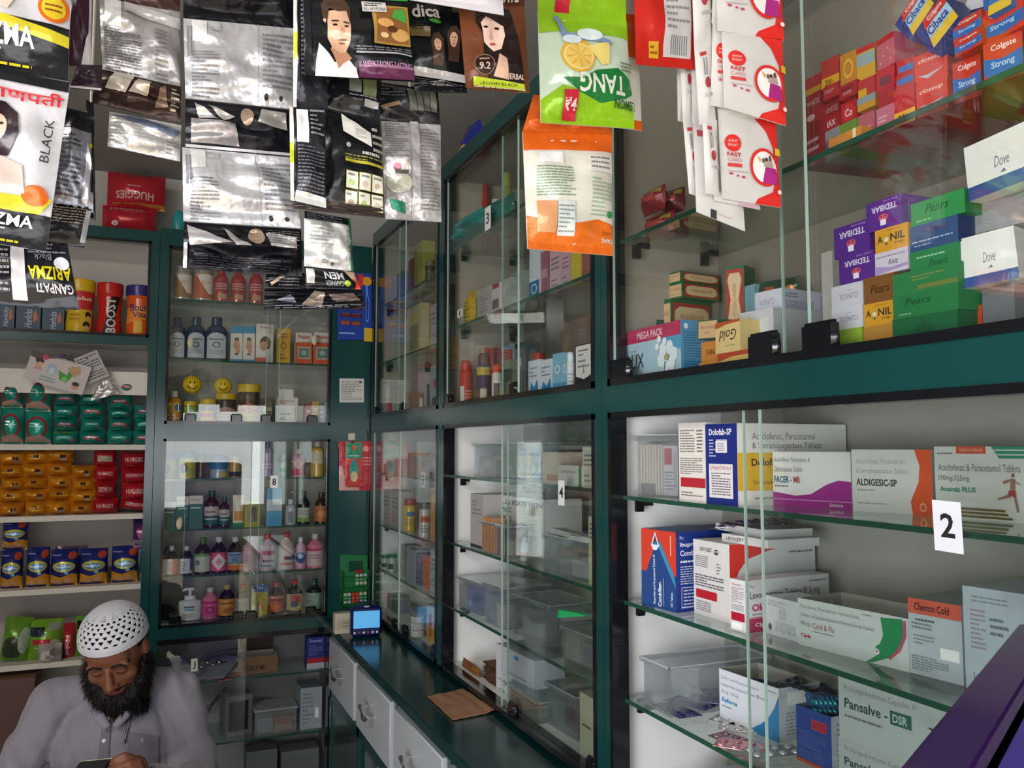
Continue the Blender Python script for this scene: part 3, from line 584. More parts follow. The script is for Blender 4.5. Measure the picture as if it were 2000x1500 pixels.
carton('flat grey carton topmost on the second shelf pile', 1398, 1490, 1030, zt2, X=.985, rot=-6, d=.1, h=.013, col='#cfcdcc')
for i in range(4): blister('purple and silver tablet strips piled above the second shelf boxes', V3(1.02+.004*i, 1.30-.012*i, Z2+.149+.006*i), .3+.5*i, .05, .12, '#8b8494', '#5d4763', group='purple tablet strips on the pile')
carton('dark carton behind carrying the purple tablet strips', 1352, 1400, 1050, Z2, X=1.0, h=.147, d=.11, rot=0, col='#3a4468')
carton('white tablet carton with a magenta bottom band, cut by the pane edge', 1427, 1457, 1129, Z2, X=.898, rot=4, d=.19, col='#dcdadd', 
  F=[('t', 'Okacet-L', .1, .88, .8, .93, '#b8325e'), ('l', .1, .55, .9, .85, 9, '#97848c'), ('l', .1, .4, .9, .52, 4, '#8b8a8c'), ('r', .08, .2, .95, .36, '#b01f38'), ('b', .1, .03, .8, .17, '#ffffff')],
  R=[('r', 0, 0, .34, .26, '#b62a55'), ('r', 0, .27, .34, .285, '#b62a55'), ('t', 'Rx', .05, .86, .1, .9, '#77777a'), ('t', 'Levocetirizine Tablets IP 5 mg', .05, .6, .88, .78, '#55585c'), ('T', 'Okacet', .07, .4, .38, .54, '#c02a58'), ('l', .07, .32, .3, .36, 1, '#77777a'), ('T', 'Cipla', .1, .08, .26, .18, '#f0dfe6'), ('l', .75, .87, .96, .92, 1, '#77777a')])
carton('small white carton with an anchor mark beside the magenta banded carton', 1497, 1562, 1162, Z2, X=.935, rot=0, d=.07, col='#d3d6d8', F=[('l', .06, .75, .6, .92, 4, '#9a9c9e'), ('v', .4, .45, .62, .72, 4, '#b4b6b8'), ('l', .3, .12, .9, .4, 6, '#a0a2a4'), ('c', .13, .2, .05, .09, '#4a5a5c')])
carton('open white cold tablet carton with green crescent print', 1560, 1776, 1167, Z2, X=.927, rot=7, d=.10, col='#cbd0cd', opn=True,
  F=[('t', 'Paracetamol, Phenylephrine Hydrochloride,', .03, .78, .6, .88, '#7b8084'), ('t', 'Caffeine & Diphenhydramine Hydrochloride Tablets', .03, .6, .72, .7, '#7b8084'), ('t', 'Nicip', .03, .41, .13, .53, '#8c5a64'), ('t', 'Cold & Flu', .15, .41, .36, .53, '#b05a64'), ('l', .14, .33, .35, .37, 1, '#7b8084'), ('T', 'Cipla', .03, .17, .13, .27, '#b32a48'), ('p', [(.78, .93), (.96, .97), (.97, .7), (.92, .4), (.84, .18), (.7, .02), (.64, 0), (.7, .1), (.76, .22), (.73, .34), (.77, .42), (.8, .6)], '#2c8a58'), ('p', [(.97, .95), (.99, .95), (.99, .66), (.94, .36), (.85, .14), (.84, .18), (.92, .4), (.965, .66)], '#b9546c'), ('c', .745, .25, .02, .06, '#d9dcda'), ('c', .745, .26, .008, .025, '#b9546c'), ('l', .62, .9, .77, .94, 1, '#8d9296')])
carton('white carton with an orange red heading band between two white cartons', 1778, 1883, 1166, Z2, X=.952, rot=7, d=.10, col='#b9c0c6', Tc='#8f989c',
  F=[('r', 0, .8, 1, 1, '#d0604c'), ('T', 'Cheston Cold', .12, .85, .78, .95, '#44202a'), ('l', .14, .7, .5, .76, 1, '#5b6066'), ('l', .06, .6, .45, .7, 2, '#7d838a'), ('l', .1, .4, .5, .54, 3, '#8f959c'), ('b', .6, .27, .95, .42, '#ffffff'), ('l', .05, .06, .75, .26, 6, '#848a90')])
carton('plain white carton with small print at the right end of the second shelf', 1887, 2075, 1143, Z2, X=.955, rot=7, d=.12, col='#b4bec8', F=[('l', .1, .85, .5, .93, 2, '#8b949c'), ('l', .08, .4, .25, .8, 9, '#a08f98'), ('l', .3, .55, .5, .75, 3, '#6b747c'), ('T', 'C', .34, .22, .4, .32, '#3a4048'), ('t', 'Levocet', .1, .12, .3, .18, '#5b6068')])
# third shelf
T = tub('large frosted tub holding purple strips at the left end of the third shelf', 1250, 1308, 1283, Z3, .878, .235, 0, h=.09, lid=False)
for i in range(5): blister('purple tablet strips at the bottom of the large frosted tub', V3(.91+.04*i, 1.365+.012*(i % 2), Z3+.006+.005*i), .4*i, .05, .09, '#6b6490', '#443a6e', group='purple strips in the frosted tub')
carton('open white capsule carton with a blue swoosh, full of dark strips', 1406, 1523, 1305, Z3, X=.968, rot=4, d=.095, col='#cdd3da', opn=True,
  F=[('t', 'Enteric Coated Rabeprazole Sodium &', .04, .8, .68, .88, '#8b9198'), ('t', 'Domperidone Sustained Release Capsules', .04, .66, .78, .74, '#8b9198'), ('t', '20 mg + 30 mg', .04, .52, .34, .6, '#8b9198'), ('T', 'Reforce', .05, .36, .32, .45, '#2a86b4'), ('l', .05, .26, .22, .3, 1, '#55606a'), ('p', [(.5, .0), (1, 0), (1, .85), (.93, .6), (.82, .35), (.7, .2)], '#1d78b0'), ('l', .8, .88, .96, .92, 1, '#8b9198')],
  R=[('b', .2, .66, .8, .9, '#ffffff'), ('l', .15, .1, .8, .55, 7, '#9aa0a6')])
for i in range(4): 
    c = V3(1.0+.018*i, 1.24-.03*i, Z3+.078); blister('dark blue strips heaped inside the open capsule carton', c, .9*i, .05, .08, '#26344c', '#1d2a44', up=V3(.3*(-1)**i, .2, 1).normalized(), group='dark strips in the capsule carton')
BL = [((1440, 1410), .5, '#b9b5b4', '#d8d4d2', 'silver tablet strip in front of the white capsule carton'), ((1455, 1422), .9, '#c4bfbe', '#ddd6d4', 'silver strip overlapping the strip by the capsule carton'), ((1440, 1447), .2, '#8a6a70', '#a4848a', 'dark pink tablet strip near the shelf front edge'), ((1452, 1457), .7, '#d8919a', '#e2a4ac', 'pink tablet strip lying near the shelf edge'), ((1510, 1468), 1.4, '#8f9496', '#e4e6e6', 'silver strip with large round tablets beside the blue carton')]
for (p, a, c1, c2, lb) in BL: q = onZ(*p, Z3+.001+.0015*len(lb) % .006); blister(lb, V3(max(q.x, .9), q.y, q.z), a, .045, .09, c1, c2, 2, 4)
o = carton('open dark blue carton with shiny blue strips standing up', 1557, 1626, 1375, Z3, X=.955, rot=2, d=.055, col='#33498c', Rc='#c6cdd4', opn=True, F=[('r', .45, .66, .88, .84, '#b9474e'), ('r', .47, .68, .86, .82, '#a33440'), ('l', .1, .3, .85, .6, 6, '#5367a4'), ('l', .1, .08, .8, .25, 4, '#5367a4'), ('r', 0, 0, 1, .06, '#c0523a')], R=[('l', .2, .1, .8, .9, 9, '#b08a96')])
for i in range(5):
    q = slide(V3(.965+.006*i, 1, Z3+.055), V3(0, 1, 0), px=1578+9*i); b = MB(); b.obox(q, V3(.012, -.028, 0), V3(.002, .006, .05), V3(.002, 0, 0), mat('#1f4f78', 'foil'))
    for j in range(3): b.ell(q+V3(.002, -.014, .012+.014*j), (.003, .009, .005), mat('#3aa0b8', 'foil'), 8, 5)
    b.build('blister_strip', label='shiny blue strips standing in the open blue carton', cat='medicine strip', group='blue strips in the open carton')
FA = [('t', 'Prolonged-release Capsules IP', .05, .75, .62, .87, '#7d8280'), ('T', 'Pansalve -', .05, .5, .4, .66, '#35504a'), ('r', .42, .47, .58, .68, '#35605a'), ('T', 'DSR', .44, .51, .55, .64, '#b9c2be'), ('l', .05, .34, .36, .42, 1, '#6d7270'), ('p', [(.7, .6), (1, .2), (1, .55), (.84, .62)], '#26302e')]
carton('white capsule carton with green name, lower of the pair beside the blue carton', 1640, 1905, 1317, Z3, X=.93, rot=6, d=.1, h=.075, col='#a9aeac', F=FA)
carton('white capsule carton with green name, upper of the pair beside the blue carton', 1640, 1905, 1317, Z3+.075, X=.93, rot=6, d=.1, col='#adb3b1', F=FA)
# floor of the cabinet, seen below the third shelf
carton('flat white carton lying low in the nearest cabinet', 1352, 1440, 1466, Z4+.02, X=.98, rot=-8, d=.1, h=.03, col='#aab0b8', F=[('l', .4, .4, .9, .6, 1, '#8b9198')])
carton('grey carton under the flat white carton low in the nearest cabinet', 1330, 1450, 1480, Z4, X=.97, rot=-4, d=.13, h=.02, col='#7b8086')
for i, (p, a) in enumerate([((1290, 1492), .3), ((1315, 1485), 1.1), ((1480, 1496), .7)]):
    q = onZ(*p, Z4+.03); blister(['silver strip on the cabinet floor by the black frame', 'silver strip beside the flat white carton', 'silver strip under the glass shelf edge'][i], V3(min(q.x, 1.06), q.y, Z4+.003), a, .05, .1, '#a8adb2', '#d0d4d6')
# ---------------------------------------------------------------- soap shelf (upper bay floor)
ZU = 1.722; ZS = 2.022
carton('blue and white soap multipack with a pink banner and lily picture', 1222, 1331, 650, ZU, X=.888, d=.075, col='#a9c4d2', Rc='#5596bf',
  F=[('r', 0, .76, 1, 1, '#b8325c'), ('T', 'MEGA PACK', .24, .81, .7, .94, '#e6c4d0'), ('p', [(.62, .76), (1, .76), (1, .5)], '#4f9cc4'), ('t', 'LUX', .05, .3, .36, .56, '#33302f'), ('l', .05, .6, .4, .64, 1, '#8fa4ae')]
  + [('c', .78+.11*cs(a), .42+.17*sn(a), .06, .12, '#dfe8ee') for a in (0.2, 1.2, 2.3, 3.4, 4.5, 5.5)] + [('c', .68+.07*cs(a), .66+.09*sn(a), .035, .06, '#e8f0f4') for a in (0.4, 2.0, 3.6, 5.1)] + [('c', .78, .42, .03, .05, '#b9a86a'), ('p', [(.7, .05), (.72, .05), (.77, .35), (.75, .35)], '#6d8a7c')],
  R=[('c', .15, .9, .06, .05, '#dfeaf2'), ('l', .08, .2, .9, .82, 14, '#2f6c9a'), ('l', .2, .05, .6, .14, 2, '#cfe0ea')]); zl = TOP['z']
SOAP = dict(col='#2d6a3e', kind='paper')
def sandal(label, p0, p1, pt, z, X, rot=8, d=.1, h=None, tilt=0):
    orn = [('r', .04, .1, .96, .9, '#b43c30'), ('p', [(.1, .3), (.2, .2), (.8, .2), (.9, .3), (.93, .5), (.9, .7), (.8, .8), (.2, .8), (.1, .7), (.07, .5)], '#e3c896'), ('t', 'MYSORE SANDAL SOAP', .22, .4, .78, .6, '#b0764a')]
    return carton(label, p0, p1, pt, z, X=X, rot=rot, d=d, h=h, tilt=tilt, F=[('r', .06, .12, .94, .88, '#d9b48a'), ('i', 'Mysore Sandal', .14, .5, .86, .72, '#a3603e'), ('i', 'Soap', .36, .24, .62, .42, '#a3603e')], R=orn, **SOAP)
z0 = ZU
for i in range(2): sandal('sandal soap box hidden behind the blue soap multipack, '+['lower one', 'upper one'][i], 1282, 1326, 0, z0, 1.0, h=.04); z0 = TOP['z']
carton('small orange carton under the green soap boxes', 1282, 1326, 0, z0, X=1.0, rot=8, d=.1, h=max(.005, zl-z0-.001), col='#c08a4a'); z0 = TOP['z']
sandal('green edged sandal soap box, lowest of the visible stack of three', 1278, 1312, 590, z0, .985, 8, .115); z1 = TOP['z']
sandal('green edged sandal soap box, middle of the visible stack of three', 1290, 1334, 560, z1, 1.0, 8, .105); z2 = TOP['z']
sandal('green edged sandal soap box, topmost of the stack behind the multipack', 1290, 1331, 539, z2, 1.0, 8, .11); z3 = TOP['z']
carton('tan soap carton leaning at the left end of the soap shelf', 1243, 1284, 597, zl, X=.97, tilt=6, d=.05, col='#2d5a40', F=[('r', .04, .05, .96, .95, '#c9a888'), ('i', 'Mysore Sandal', .12, .5, .88, .68, '#a3704e'), ('i', 'Soap', .36, .3, .6, .44, '#a3704e')], h=.045)
carton('dark red soap carton standing behind the green stack near the left end', 1275, 1292, 558, z0, X=1.06, d=.03, h=.07, col='#8f3a34')
b = carton('support carton of orange soap below the upright red soap box', 1408, 1452, 0, ZU, X=1.03, d=.07, h=.10, col='#b5763a')
carton('upright red soap box standing on its end beside the stack', 1417, 1456, 523, ZU+.10, X=1.03, rot=28, d=.05, col='#2d6a3e', F=[('r', .06, .04, .94, .96, '#b03a32'), ('p', [(.25, .1), (.75, .1), (.85, .2), (.7, .5), (.85, .8), (.75, .9), (.25, .9), (.15, .8), (.3, .5), (.15, .2)], '#e0c49a'), ('t', 'MYSORE SANDAL', .42, .25, .58, .75, 90, '#b0764a')], Lc='#c6aa90')
carton('orange soap carton low beside the blue multipack', 1366, 1404, 700, ZU, X=.9, d=.07, h=.028, col='#cf8a3c', F=[('c', .4, .5, .2, .3, '#dba860')]); z0 = TOP['z']
carton('second orange soap carton with dark letters on top of the low one', 1370, 1404, 666, z0, X=.9, d=.07, h=.036, col='#cd8338', F=[('T', 'SAN', .3, .3, .75, .6, '#6b4420')]); z0 = TOP['z']
carton('tan soap carton tipped on the orange soap cartons', 1362, 1402, 628, z0, X=.89, d=.06, tilt=-4, h=.034, col='#2d5a40', F=[('r', .05, .06, .95, .94, '#d6ae84'), ('i', 'Mysore Sandal', .14, .5, .86, .7, '#a8603e'), ('i', 'Soap', .36, .26, .62, .42, '#a8603e')])
carton('gold soap carton at the front, lower of the pair marked in script', 1402, 1462, 680, ZU, X=.885, d=.07, h=.036, col='#d8b566', F=[('p', [(0, 1), (1, 1), (1, .8), (.5, .78), (0, .6)], '#b4452e'), ('i', 'Gold', .3, .2, .8, .6, 180, '#6b4a26')]); z0 = TOP['z']
carton('gold soap carton with upside down script, upper of the pair', 1398, 1446, 632, z0, X=.888, d=.06, col='#dcc083', F=[('p', [(0, 1), (1, 1), (1, .92), (.5, .9), (0, .8)], '#b8502e'), ('i', 'Gold', .15, .38, .85, .72, 180, '#4a3220'), ('l', .4, .2, .8, .25, 1, '#a3824e')])
carton('large blank white carton in the middle of the soap shelf', 1447, 1512, 612, ZU+.034, X=.925, rot=6, d=.19, col='#c3c2c6', F=[('p', [(.1, .1), (.9, .2), (.85, .8), (.15, .7)], '#cccbd0')]); zb = TOP['z']
carton('yellow printed carton supporting the blank white carton', 1447, 1512, 0, ZU, X=.927, rot=6, d=.18, h=.034, col='#c9a255', R=[('b', .2, .2, .5, .8, '#ffffff')])
carton('white soap carton with small print lying on the blank white carton', 1475, 1528, 573, zb, X=.96, rot=6, d=.15, col='#cac8d6', F=[('t', 'CLINSOL', .15, .35, .75, .6, 180, '#8d8aa0')], R=[('l', .05, .6, .25, .85, 2, '#77748c'), ('l', .05, .15, .5, .5, 4, '#8d8aa0'), ('l', .62, .2, .95, .85, 5, '#8d8aa0')])
sq = standq(1490, 1612, 525, zb, X=1.07, h=.12)
pouch('green and orange packet standing behind the white cartons', 'packet', 'packet', standq(1478, 1565, 520, zb, X=1.06, rot=20, h=.085), .02, '#2f4a35', [('r', .25, .15, .45, .85, '#a8502c'), ('c', .75, .55, .14, .22, '#b9a870'), ('c', .8, .7, .12, .14, '#c07a34')])
carton('tall white carton standing at the back of the soap shelf', 1610, 1632, 495, ZU, X=1.02, d=.05, col='#b9b5ae')
carton('pale blue carton behind the upright red soap box', 1456, 1478, 560, ZU, X=1.05, d=.04, col='#7fa6b4', F=[('o', .5, .5, .3, .2, .3, '#4f6f7c')])
# columns of soap at the right
def col_(px0, px1, X, items, z=ZU, rot=0, d=.09):
    for it in items:
        lab, pyt, c, FF = it[:4]; k = it[4] if len(it) > 4 else {}
        carton(lab, px0+k.pop('dx', 0), px1+k.pop('dx1', 0), pyt, z, X=X, rot=rot, d=k.pop('d', d), col=c, F=FF, **k); z = TOP['z']
    return z
def ted(): return ('#572c86', [('t', 'baby soap', .5, .88, .9, .95, 180, '#b9a2d8'), ('T', 'TEDIBAR', .16, .6, .88, .8, 180, '#d8cce8'), ('c', .5, .38, .13, .12, '#c85a6c'), ('c', .44, .42, .03, .03, '#8a2a44'), ('c', .56, .42, .03, .03, '#8a2a44'), ('r', .42, .12, .58, .28, '#e6dcee'), ('c', .5, .27, .09, .05, '#e6dcee')])
A1 = [('T', 'A', .08, .4, .24, .72, '#3d3a30'), ('T', 'NIL', .48, .4, .92, .72, '#3d3a30'), ('c', .36, .5, .07, .1, '#d9cfae'), ('c', .36, .32, .035, .06, '#5c574a'), ('t', 'soap', .6, .2, .88, .32, '#7b5a1c'), ('l', .4, .85, .8, .9, 1, '#8d6a1c')]
CL = [('t', 'CLINSOL', .25, .35, .85, .58, 180, '#7d7c8c'), ('l', .5, .7, .85, .76, 1, '#9a9aa6')]
col_(1625, 1686, .905, [('yellow green carton at the base of the left soap column', 648, '#8fae3c', []), ('white soap carton with upside down name, lower of two', 606, '#cfcdd4', CL), ('white soap carton with upside down name, upper of two', 562, '#cbc9d2', CL)])
zc = TOP['z']
a, bq = ted(); RS = [('v', .1, .1, .4, .9, 5, '#7a55a6'), ('r', .45, .35, .8, .85, '#cfc6d8'), ('l', .5, .4, .75, .8, 4, '#8a7aa6')]
col_(1640, 1709, .905, [('purple baby soap carton, lower of the two in the left column', 505, a, bq, dict(dx=0)), ('purple baby soap carton, upper of the two in the left column', 448, a, bq, dict(dx=-10, dx1=-10))], z=zc)
col_(1688, 1748, .90, [('orange carton at the base of the second soap column', 640, '#b5803a', []), ('yellow soap carton with dark capitals, at the foot of the second column', 596, '#d2972c', A1), ('brown soap carton with italic name beside the lower purple soap', 545, '#7d5128', [('i', 'Pears', .22, .35, .85, .68, '#3f2410')], dict(dx1=0))])
zc = TOP['z']
col_(1710, 1774, .90, [('white and violet cream soap carton between brown and yellow soaps', 497, '#cbc3d0', [('l', .05, .72, .95, .86, 1, '#8d87a0'), ('i', 'Ketz', .42, .38, .72, .62, '#4a3f6a'), ('p', [(0, 0), (1, .2), (1, .3), (.5, .25), (0, .4)], '#a88fc0')]), ('yellow soap carton with dark capitals under the top purple soap', 452, '#d2972c', A1)], z=zc)
z = TOP['z']; carton('topmost purple baby soap carton in the soap shelf columns', 1693, 1762, 400, z, X=.90, rot=0, d=.1, col=a, F=bq, R=RS)
GP = '#2b7a45'
SH = [('l', .1, .1, .6, .2, 1, '#5fae7c')]
col_(1745, 1872, .895, [('dark green shrink wrapped soap carton at the base of the green column', 625, '#1f5f3a', [('p', [(.1, .1), (.5, .9), (.9, .1)], '#185232')]), ('green soap carton with faint name, second from the base', 580, '#287544', [('i', 'Pears', .2, .5, .6, .8, '#14492c'), ('l', .1, .1, .5, .2, 1, '#8cbf98')]), ('green soap carton with olive print in the middle of the green column', 538, '#2f7a48', [('l', .3, .5, .8, .8, 2, '#7c8a4c'), ('r', .4, .1, 1, .3, '#6f7a3c')])])
zc = TOP['z']
col_(1778, 1872, .90, [('green soap carton directly below the blue soap carton', 495, '#2d7d4b', [('l', .15, .55, .75, .75, 1, '#8fc9a4'), ('i', 'Pears', .4, .1, .8, .4, '#1b5a36')]), ('slate blue soap carton in the green soap column', 445, '#34507c', [('i', 'Pears', .28, .65, .8, .88, '#62405c'), ('l', .05, .3, .9, .42, 1, '#a4b4cc'), ('l', .1, .15, .8, .24, 1, '#a4b4cc')], dict(Rc='#22335f'))], z=zc, d=.07)
z = TOP['z']; carton('topmost green soap carton with italic name, right of the purple soaps', 1780, 1885, 400, z, X=.90, rot=0, d=.14, col='#2f8a4a', Rc='#226b3b', Tc='#2f8a4a', F=[('i', 'Pears', .28, .42, .72, .8, '#174f2b'), ('l', .1, .1, .7, .22, 1, '#8cc99a')], R=[('l', .2, .3, .8, .6, 2, '#5c9a5c')])
carton('orange and yellow carton between the green column and white soap', 1890, 1920, 600, ZU, X=.93, d=.06, col='#c2482a', F=[('T', 'VIVEL', .2, .2, .6, .8, 90, '#d8a83c')]); 
carton('grey carton under the lower white soap pack', 1922, 1985, 0, ZU, X=.93, d=.1, h=.07, col='#6d6f72'); z = TOP['z']
DV = [('i', 'Dove', .42, .42, .64, .62, '#7b7a84'), ('p', [(.5, .3), (.56, .36), (.58, .3)], '#6b6a80')]
carton('lower white soap carton with a blue underside, right end of the soap shelf', 1880, 1992, 560, z, X=.905, rot=14, d=.06, col='#d9d7d2', tilt=4, h=.062, F=[('r', 0, 0, 1, .2, '#2f4a86')]+DV); z = z+.07
carton('silver grey packet between the two white soap packs', 1900, 2010, 0, z, X=.93, d=.06, h=.035, col='#8b8d8f'); z = TOP['z']
carton('upper white soap carton tilted above the other, at the right frame edge', 1893, 2030, 395, z, X=.905, rot=0, d=.06, col='#dedcd6', tilt=4, h=.068, F=[('r', 0, 0, 1, .24, '#2f4a86')]+DV)
# ---------------------------------------------------------------- toothpaste shelf
CG = lambda s: [('p', [(.0, .62), (.5, .52), (1, .62), (1, .22), (.5, .1), (0, .22)], '#2a5fa8'), ('T', 'Colgate', .2, .72, .85, .9, '#e8c9c4'), ('T', s, .2, .3, .8, .5, '#a9c6e0')]
CLU = [('i', 'closeup', .12, .68, .86, .86, '#e8d6d0'), ('l', .2, .5, .8, .58, 1, '#9c5a5c'), ('p', [(.1, .35), (.4, .2), (.9, .4), (.4, .32)], '#a8aeb8')]
def tp(lab, p0, p1, pt, z, X, c, FF=(), **k): return carton(lab, p0, p1, pt, z, X=X, col=c, F=FF, name='toothpaste_carton', **k)
OFR = [('r', 0, 0, 1, .36, '#d9a22c'), ('T', '20/-', .2, .06, .7, .28, '#5c4416')]
COLS = [
 (1572, 1604, .905, [('#8c2026', 252, [('l', .1, .3, .9, .7, 2, '#c89aa0')]), ('#a32a30', 222, [('c', .4, .5, .25, .2, '#d8b0b4')]), ('#9c2830', 190, [('t', 'WHITE', .1, .3, .9, .6, '#d6b4b8')]), ('#b03036', 158, [('r', 0, 0, 1, .4, '#c9952c')])]),
 (1606, 1640, .905, [('#8c8a8c', 262, [('T', 'WHITE', .1, .2, .9, .7, '#4a2c30')]), ('#a32228', 235, [('T', 'MAX', .2, .3, .8, .7, '#d8c2c6')]), ('#8f2026', 208, [('t', 'WHITE', .1, .3, .9, .7, '#c69aa0')]), ('#ac2c30', 172, [('l', .1, .4, .9, .7, 2, '#cf9a9c')]), ('#b0342f', 122, OFR)]),
 (1642, 1674, .90, [('#6f8f3a', 246, []), ('#b3222a', 205, [('c', .5, .5, .38, .4, '#c83038'), ('T', 'Co', .28, .3, .74, .66, '#ead2d4')]), ('#9c262a', 170, [('t', 'VISIBLE', .1, .5, .8, .75, '#5f1418'), ('t', 'WHITE', .2, .2, .7, .45, '#c9a2a4')]), ('#b87a2c', 110, [('o', .5, .5, .3, .3, .3, '#d9a83c')])]),
 (1676, 1710, .90, [('#b9626c', 228, [('l', .1, .4, .9, .7, 1, '#d8a0a6')]), ('#b8862f', 195, [('r', 0, .5, 1, 1, '#7f8f96')]), ('#aa3036', 160, [('r', 0, 0, .5, .5, '#c9952c')]), ('#c0942f', 98, [('r', 0, .45, 1, .8, '#8a9c9c'), ('r', 0, .85, 1, 1, '#b3262c')])]),
 (1713, 1748, .895, [('#b56a7c', 215, [('l', .1, .4, .8, .7, 2, '#d8a6b2')]), ('#9a2a34', 178, []), ('#ad2f36', 140, [('r', .2, .2, .8, .6, '#6d3a46')]), ('#b8606c', 82, [('c', .2+.2*i, .2+.2*((i*7) % 3), .03, .04, '#dfb0b8') for i in range(4)]+[('r', 0, .84, 1, 1, '#b4262c')])]),
 (1750, 1788, .89, [('#b3262c', 178, OFR), ('#a8282e', 150, [('r', .1, .3, .9, .7, '#2f66a8')]), ('#ac2a2e', 122, [('r', .1, .2, .9, .6, '#2f6fae')])]),
 (1790, 1852, .888, [('#c4362c', 172, CLU), ('#c4362c', 112, CLU)]),
 (1864, 1918, .888, [('#b3301f', 126, CG('Strong')), ('#b8331f', 82, CG('Strong')), ('#b3301f', 48, CG('Strong'))]),
 (1921, 2000, .888, [('#c0301f', 88, CG('Strong')), ('#c43420', 34, CG('Strong')), ('#c0301f', -20, CG('Strong'))]),
 (2003, 2080, .888, [('#bb3322', 30, CG('Strong')), ('#c43420', -40, CG('Strong'))]),
]
nm = {0: 'dark red', 1: 'red and grey', 2: 'red and amber', 3: 'amber and red', 4: 'pink and red', 5: 'red and blue', 6: 'plain red', 7: 'red with blue band', 8: 'large red with blue band', 9: 'blue banded'}
TPZ = {}
for ci, (p0, p1, X, L_) in enumerate(COLS):
    z = ZS
    for ri, (c, pt, FF) in enumerate(L_):
        pos = 'bottom' if ri == 0 else ('top' if ri == len(L_)-1 else ORD[ri]+' from bottom')
        tp('%s toothpaste carton, %s of the %s stack from left' % (nm[ci], pos, ORD[ci]), p0+(ri*7+ci*3) % 5-2, p1, pt, z, X+.004*((ri*5+ci) % 4), c, FF, d=.15, rot=((ri*37+ci*53) % 17)-6); z = TOP['z']
    TPZ[ci] = z
carton('green and orange carton lying along the front edge of the toothpaste shelf', 1619, 1682, 262, ZS, X=.873, d=.02, col='#c3813a', Tc='#6f8f3a', F=[('r', .75, 0, .85, 1, '#e0cfa6')], h=.014, name='toothpaste_carton')
# tilted striped cartons on top
CB = [('p', [(0, 0), (1, 0), (1, .32), (0, .32)], '#d9b52c'), ('p', [(0, .32), (1, .32), (1, .7), (0, .7)], '#9cc2da'), ('p', [(0, 0), (.14, 0), (.3, 1), (0, 1)], '#1f2f7c'), ('p', [(.2, .7), (1, .7), (1, 1), (.3, 1)], '#c2302c'), ('T', 'Cibaca', .24, .36, .9, .66, '#232f80'), ('T', 'Colgate', .4, .76, .9, .94, '#e8c8c6')]
def slant(lab, q, d, c, A, X0=.9, X1=.9):
    P = [onX(px, py, x) for (px, py), x in zip(q, (X0, X0, X1, X1))]; b = MB(); U = P[1]-P[0]; Vv = P[3]-P[0]; Vv = Vv-U*(Vv.dot(U)/U.dot(U)); N = U.cross(Vv).normalized()
    b.obox(P[0], U, Vv, -N*d, mat(c)); b.art(flat(P[0], U.normalized(), Vv.normalized(), N, U.length, Vv.length), A); return b.build('toothpaste_carton', label=lab, cat='box')
slant('left of two tilted yellow and blue striped toothpaste cartons', [(1777, 79), (1825, 6), (1795, -6), (1753, 41)], .035, '#1f2f7c', CB, .892, .898)
slant('right of two tilted yellow and blue striped toothpaste cartons', [(1817, 103), (1872, 32), (1834, 10), (1785, 66)], .035, '#1f2f7c', CB, .885, .892)
slant('white and navy carton wedged above the red stacks', [(1872, 50), (1920, 38), (1905, -10), (1850, -2)], .03, '#c9c4cc', [('r', 0, 0, 1, .2, '#232a5c'), ('r', 0, .3, 1, .4, '#232a5c')], .93, .94)
slant('yellow and blue toothpaste carton at the top right corner', [(1930, 32), (1975, 8), (1965, -25), (1915, -6)], .035, '#3a6fae', [('r', 0, 0, 1, .4, '#d9b52c')], .88, .885)
# dark red sweets packets behind the hanging strips
for i, (p0, p1, pt, c) in enumerate([(1258, 1300, 350, '#8c2f34'), (1262, 1318, 405, '#8f2a30'), (1296, 1338, 340, '#6f2a30'), (1300, 1345, 395, '#7c2a34')]):
    q = standq(p0, p1, pt, ZS if i % 2 else ZS+.055, X=.93+.03*(i // 2), h=.05, rot=10*i); pouch(['dark red sweet packet upper left beside the cabinet side', 'dark red sweet packet lower left on the toothpaste shelf', 'dark maroon sweet packet upper right behind white strips', 'maroon sweet packet lower right behind white strips'][i], 'packet', 'packet', q, .045, c, [('r', .3, .4, .8, .7, '#b04a48'), ('r', .7, .7, .95, .9, '#a8903c')], nu=8, nv=8)
# ================================================================ middle cabinet (numbered 3 and 4)
def C(lab, p0, p1, pt, z, X, c, F=(), **k): return carton(lab, p0, p1, pt, z, X=X, col=c, F=F, **k)
def B_(lab, pc, w, pt, z, X, **k): return bottle(lab, pc, w, pt, z, X=X, **k)
ZB = 1.722
LN = [('l', .15, .5, .85, .85, 3, '#77777a'), ('l', .15, .1, .7, .35, 2, '#8d8d90')]
B_('red aerosol can at the far end of the middle cabinet lower bay', 910, 26, 704, ZB, .90, shape='can', body='#b8321f', cap='#b3281c', A=[('r', .1, .05, .4, .6, '#c9c4c0'), ('l', .5, .2, .9, .5, 3, '#e0b0a0')])
B_('purple and gold deodorant can beside the red aerosol', 945, 28, 690, ZB, .90, shape='can', body='#4a3450', cap='#5c3a40', A=[('r', 0, .78, 1, 1, '#b9a03a'), ('r', .3, .1, .65, .4, '#c0b2a0')])
C('orange and purple carton behind the purple can', 926, 948, 685, ZB, .99, '#a8422c', [('r', .4, 0, .8, 1, '#5c4262')], d=.05)
B_('orange roll on bottle with a white label in the middle cabinet', 970, 19, 712, ZB, .895, shape='can', body='#c9c2b4', cap='#cf4a28', A=[('r', .1, .1, .9, .8, '#d8d4ca'), ('r', .25, .15, .75, .7, '#4a4a52')])
C('red carton behind the orange roll on bottle', 956, 978, 688, ZB, .98, '#a8362c', [('r', .4, 0, .7, 1, '#6a3a5c')], d=.05)
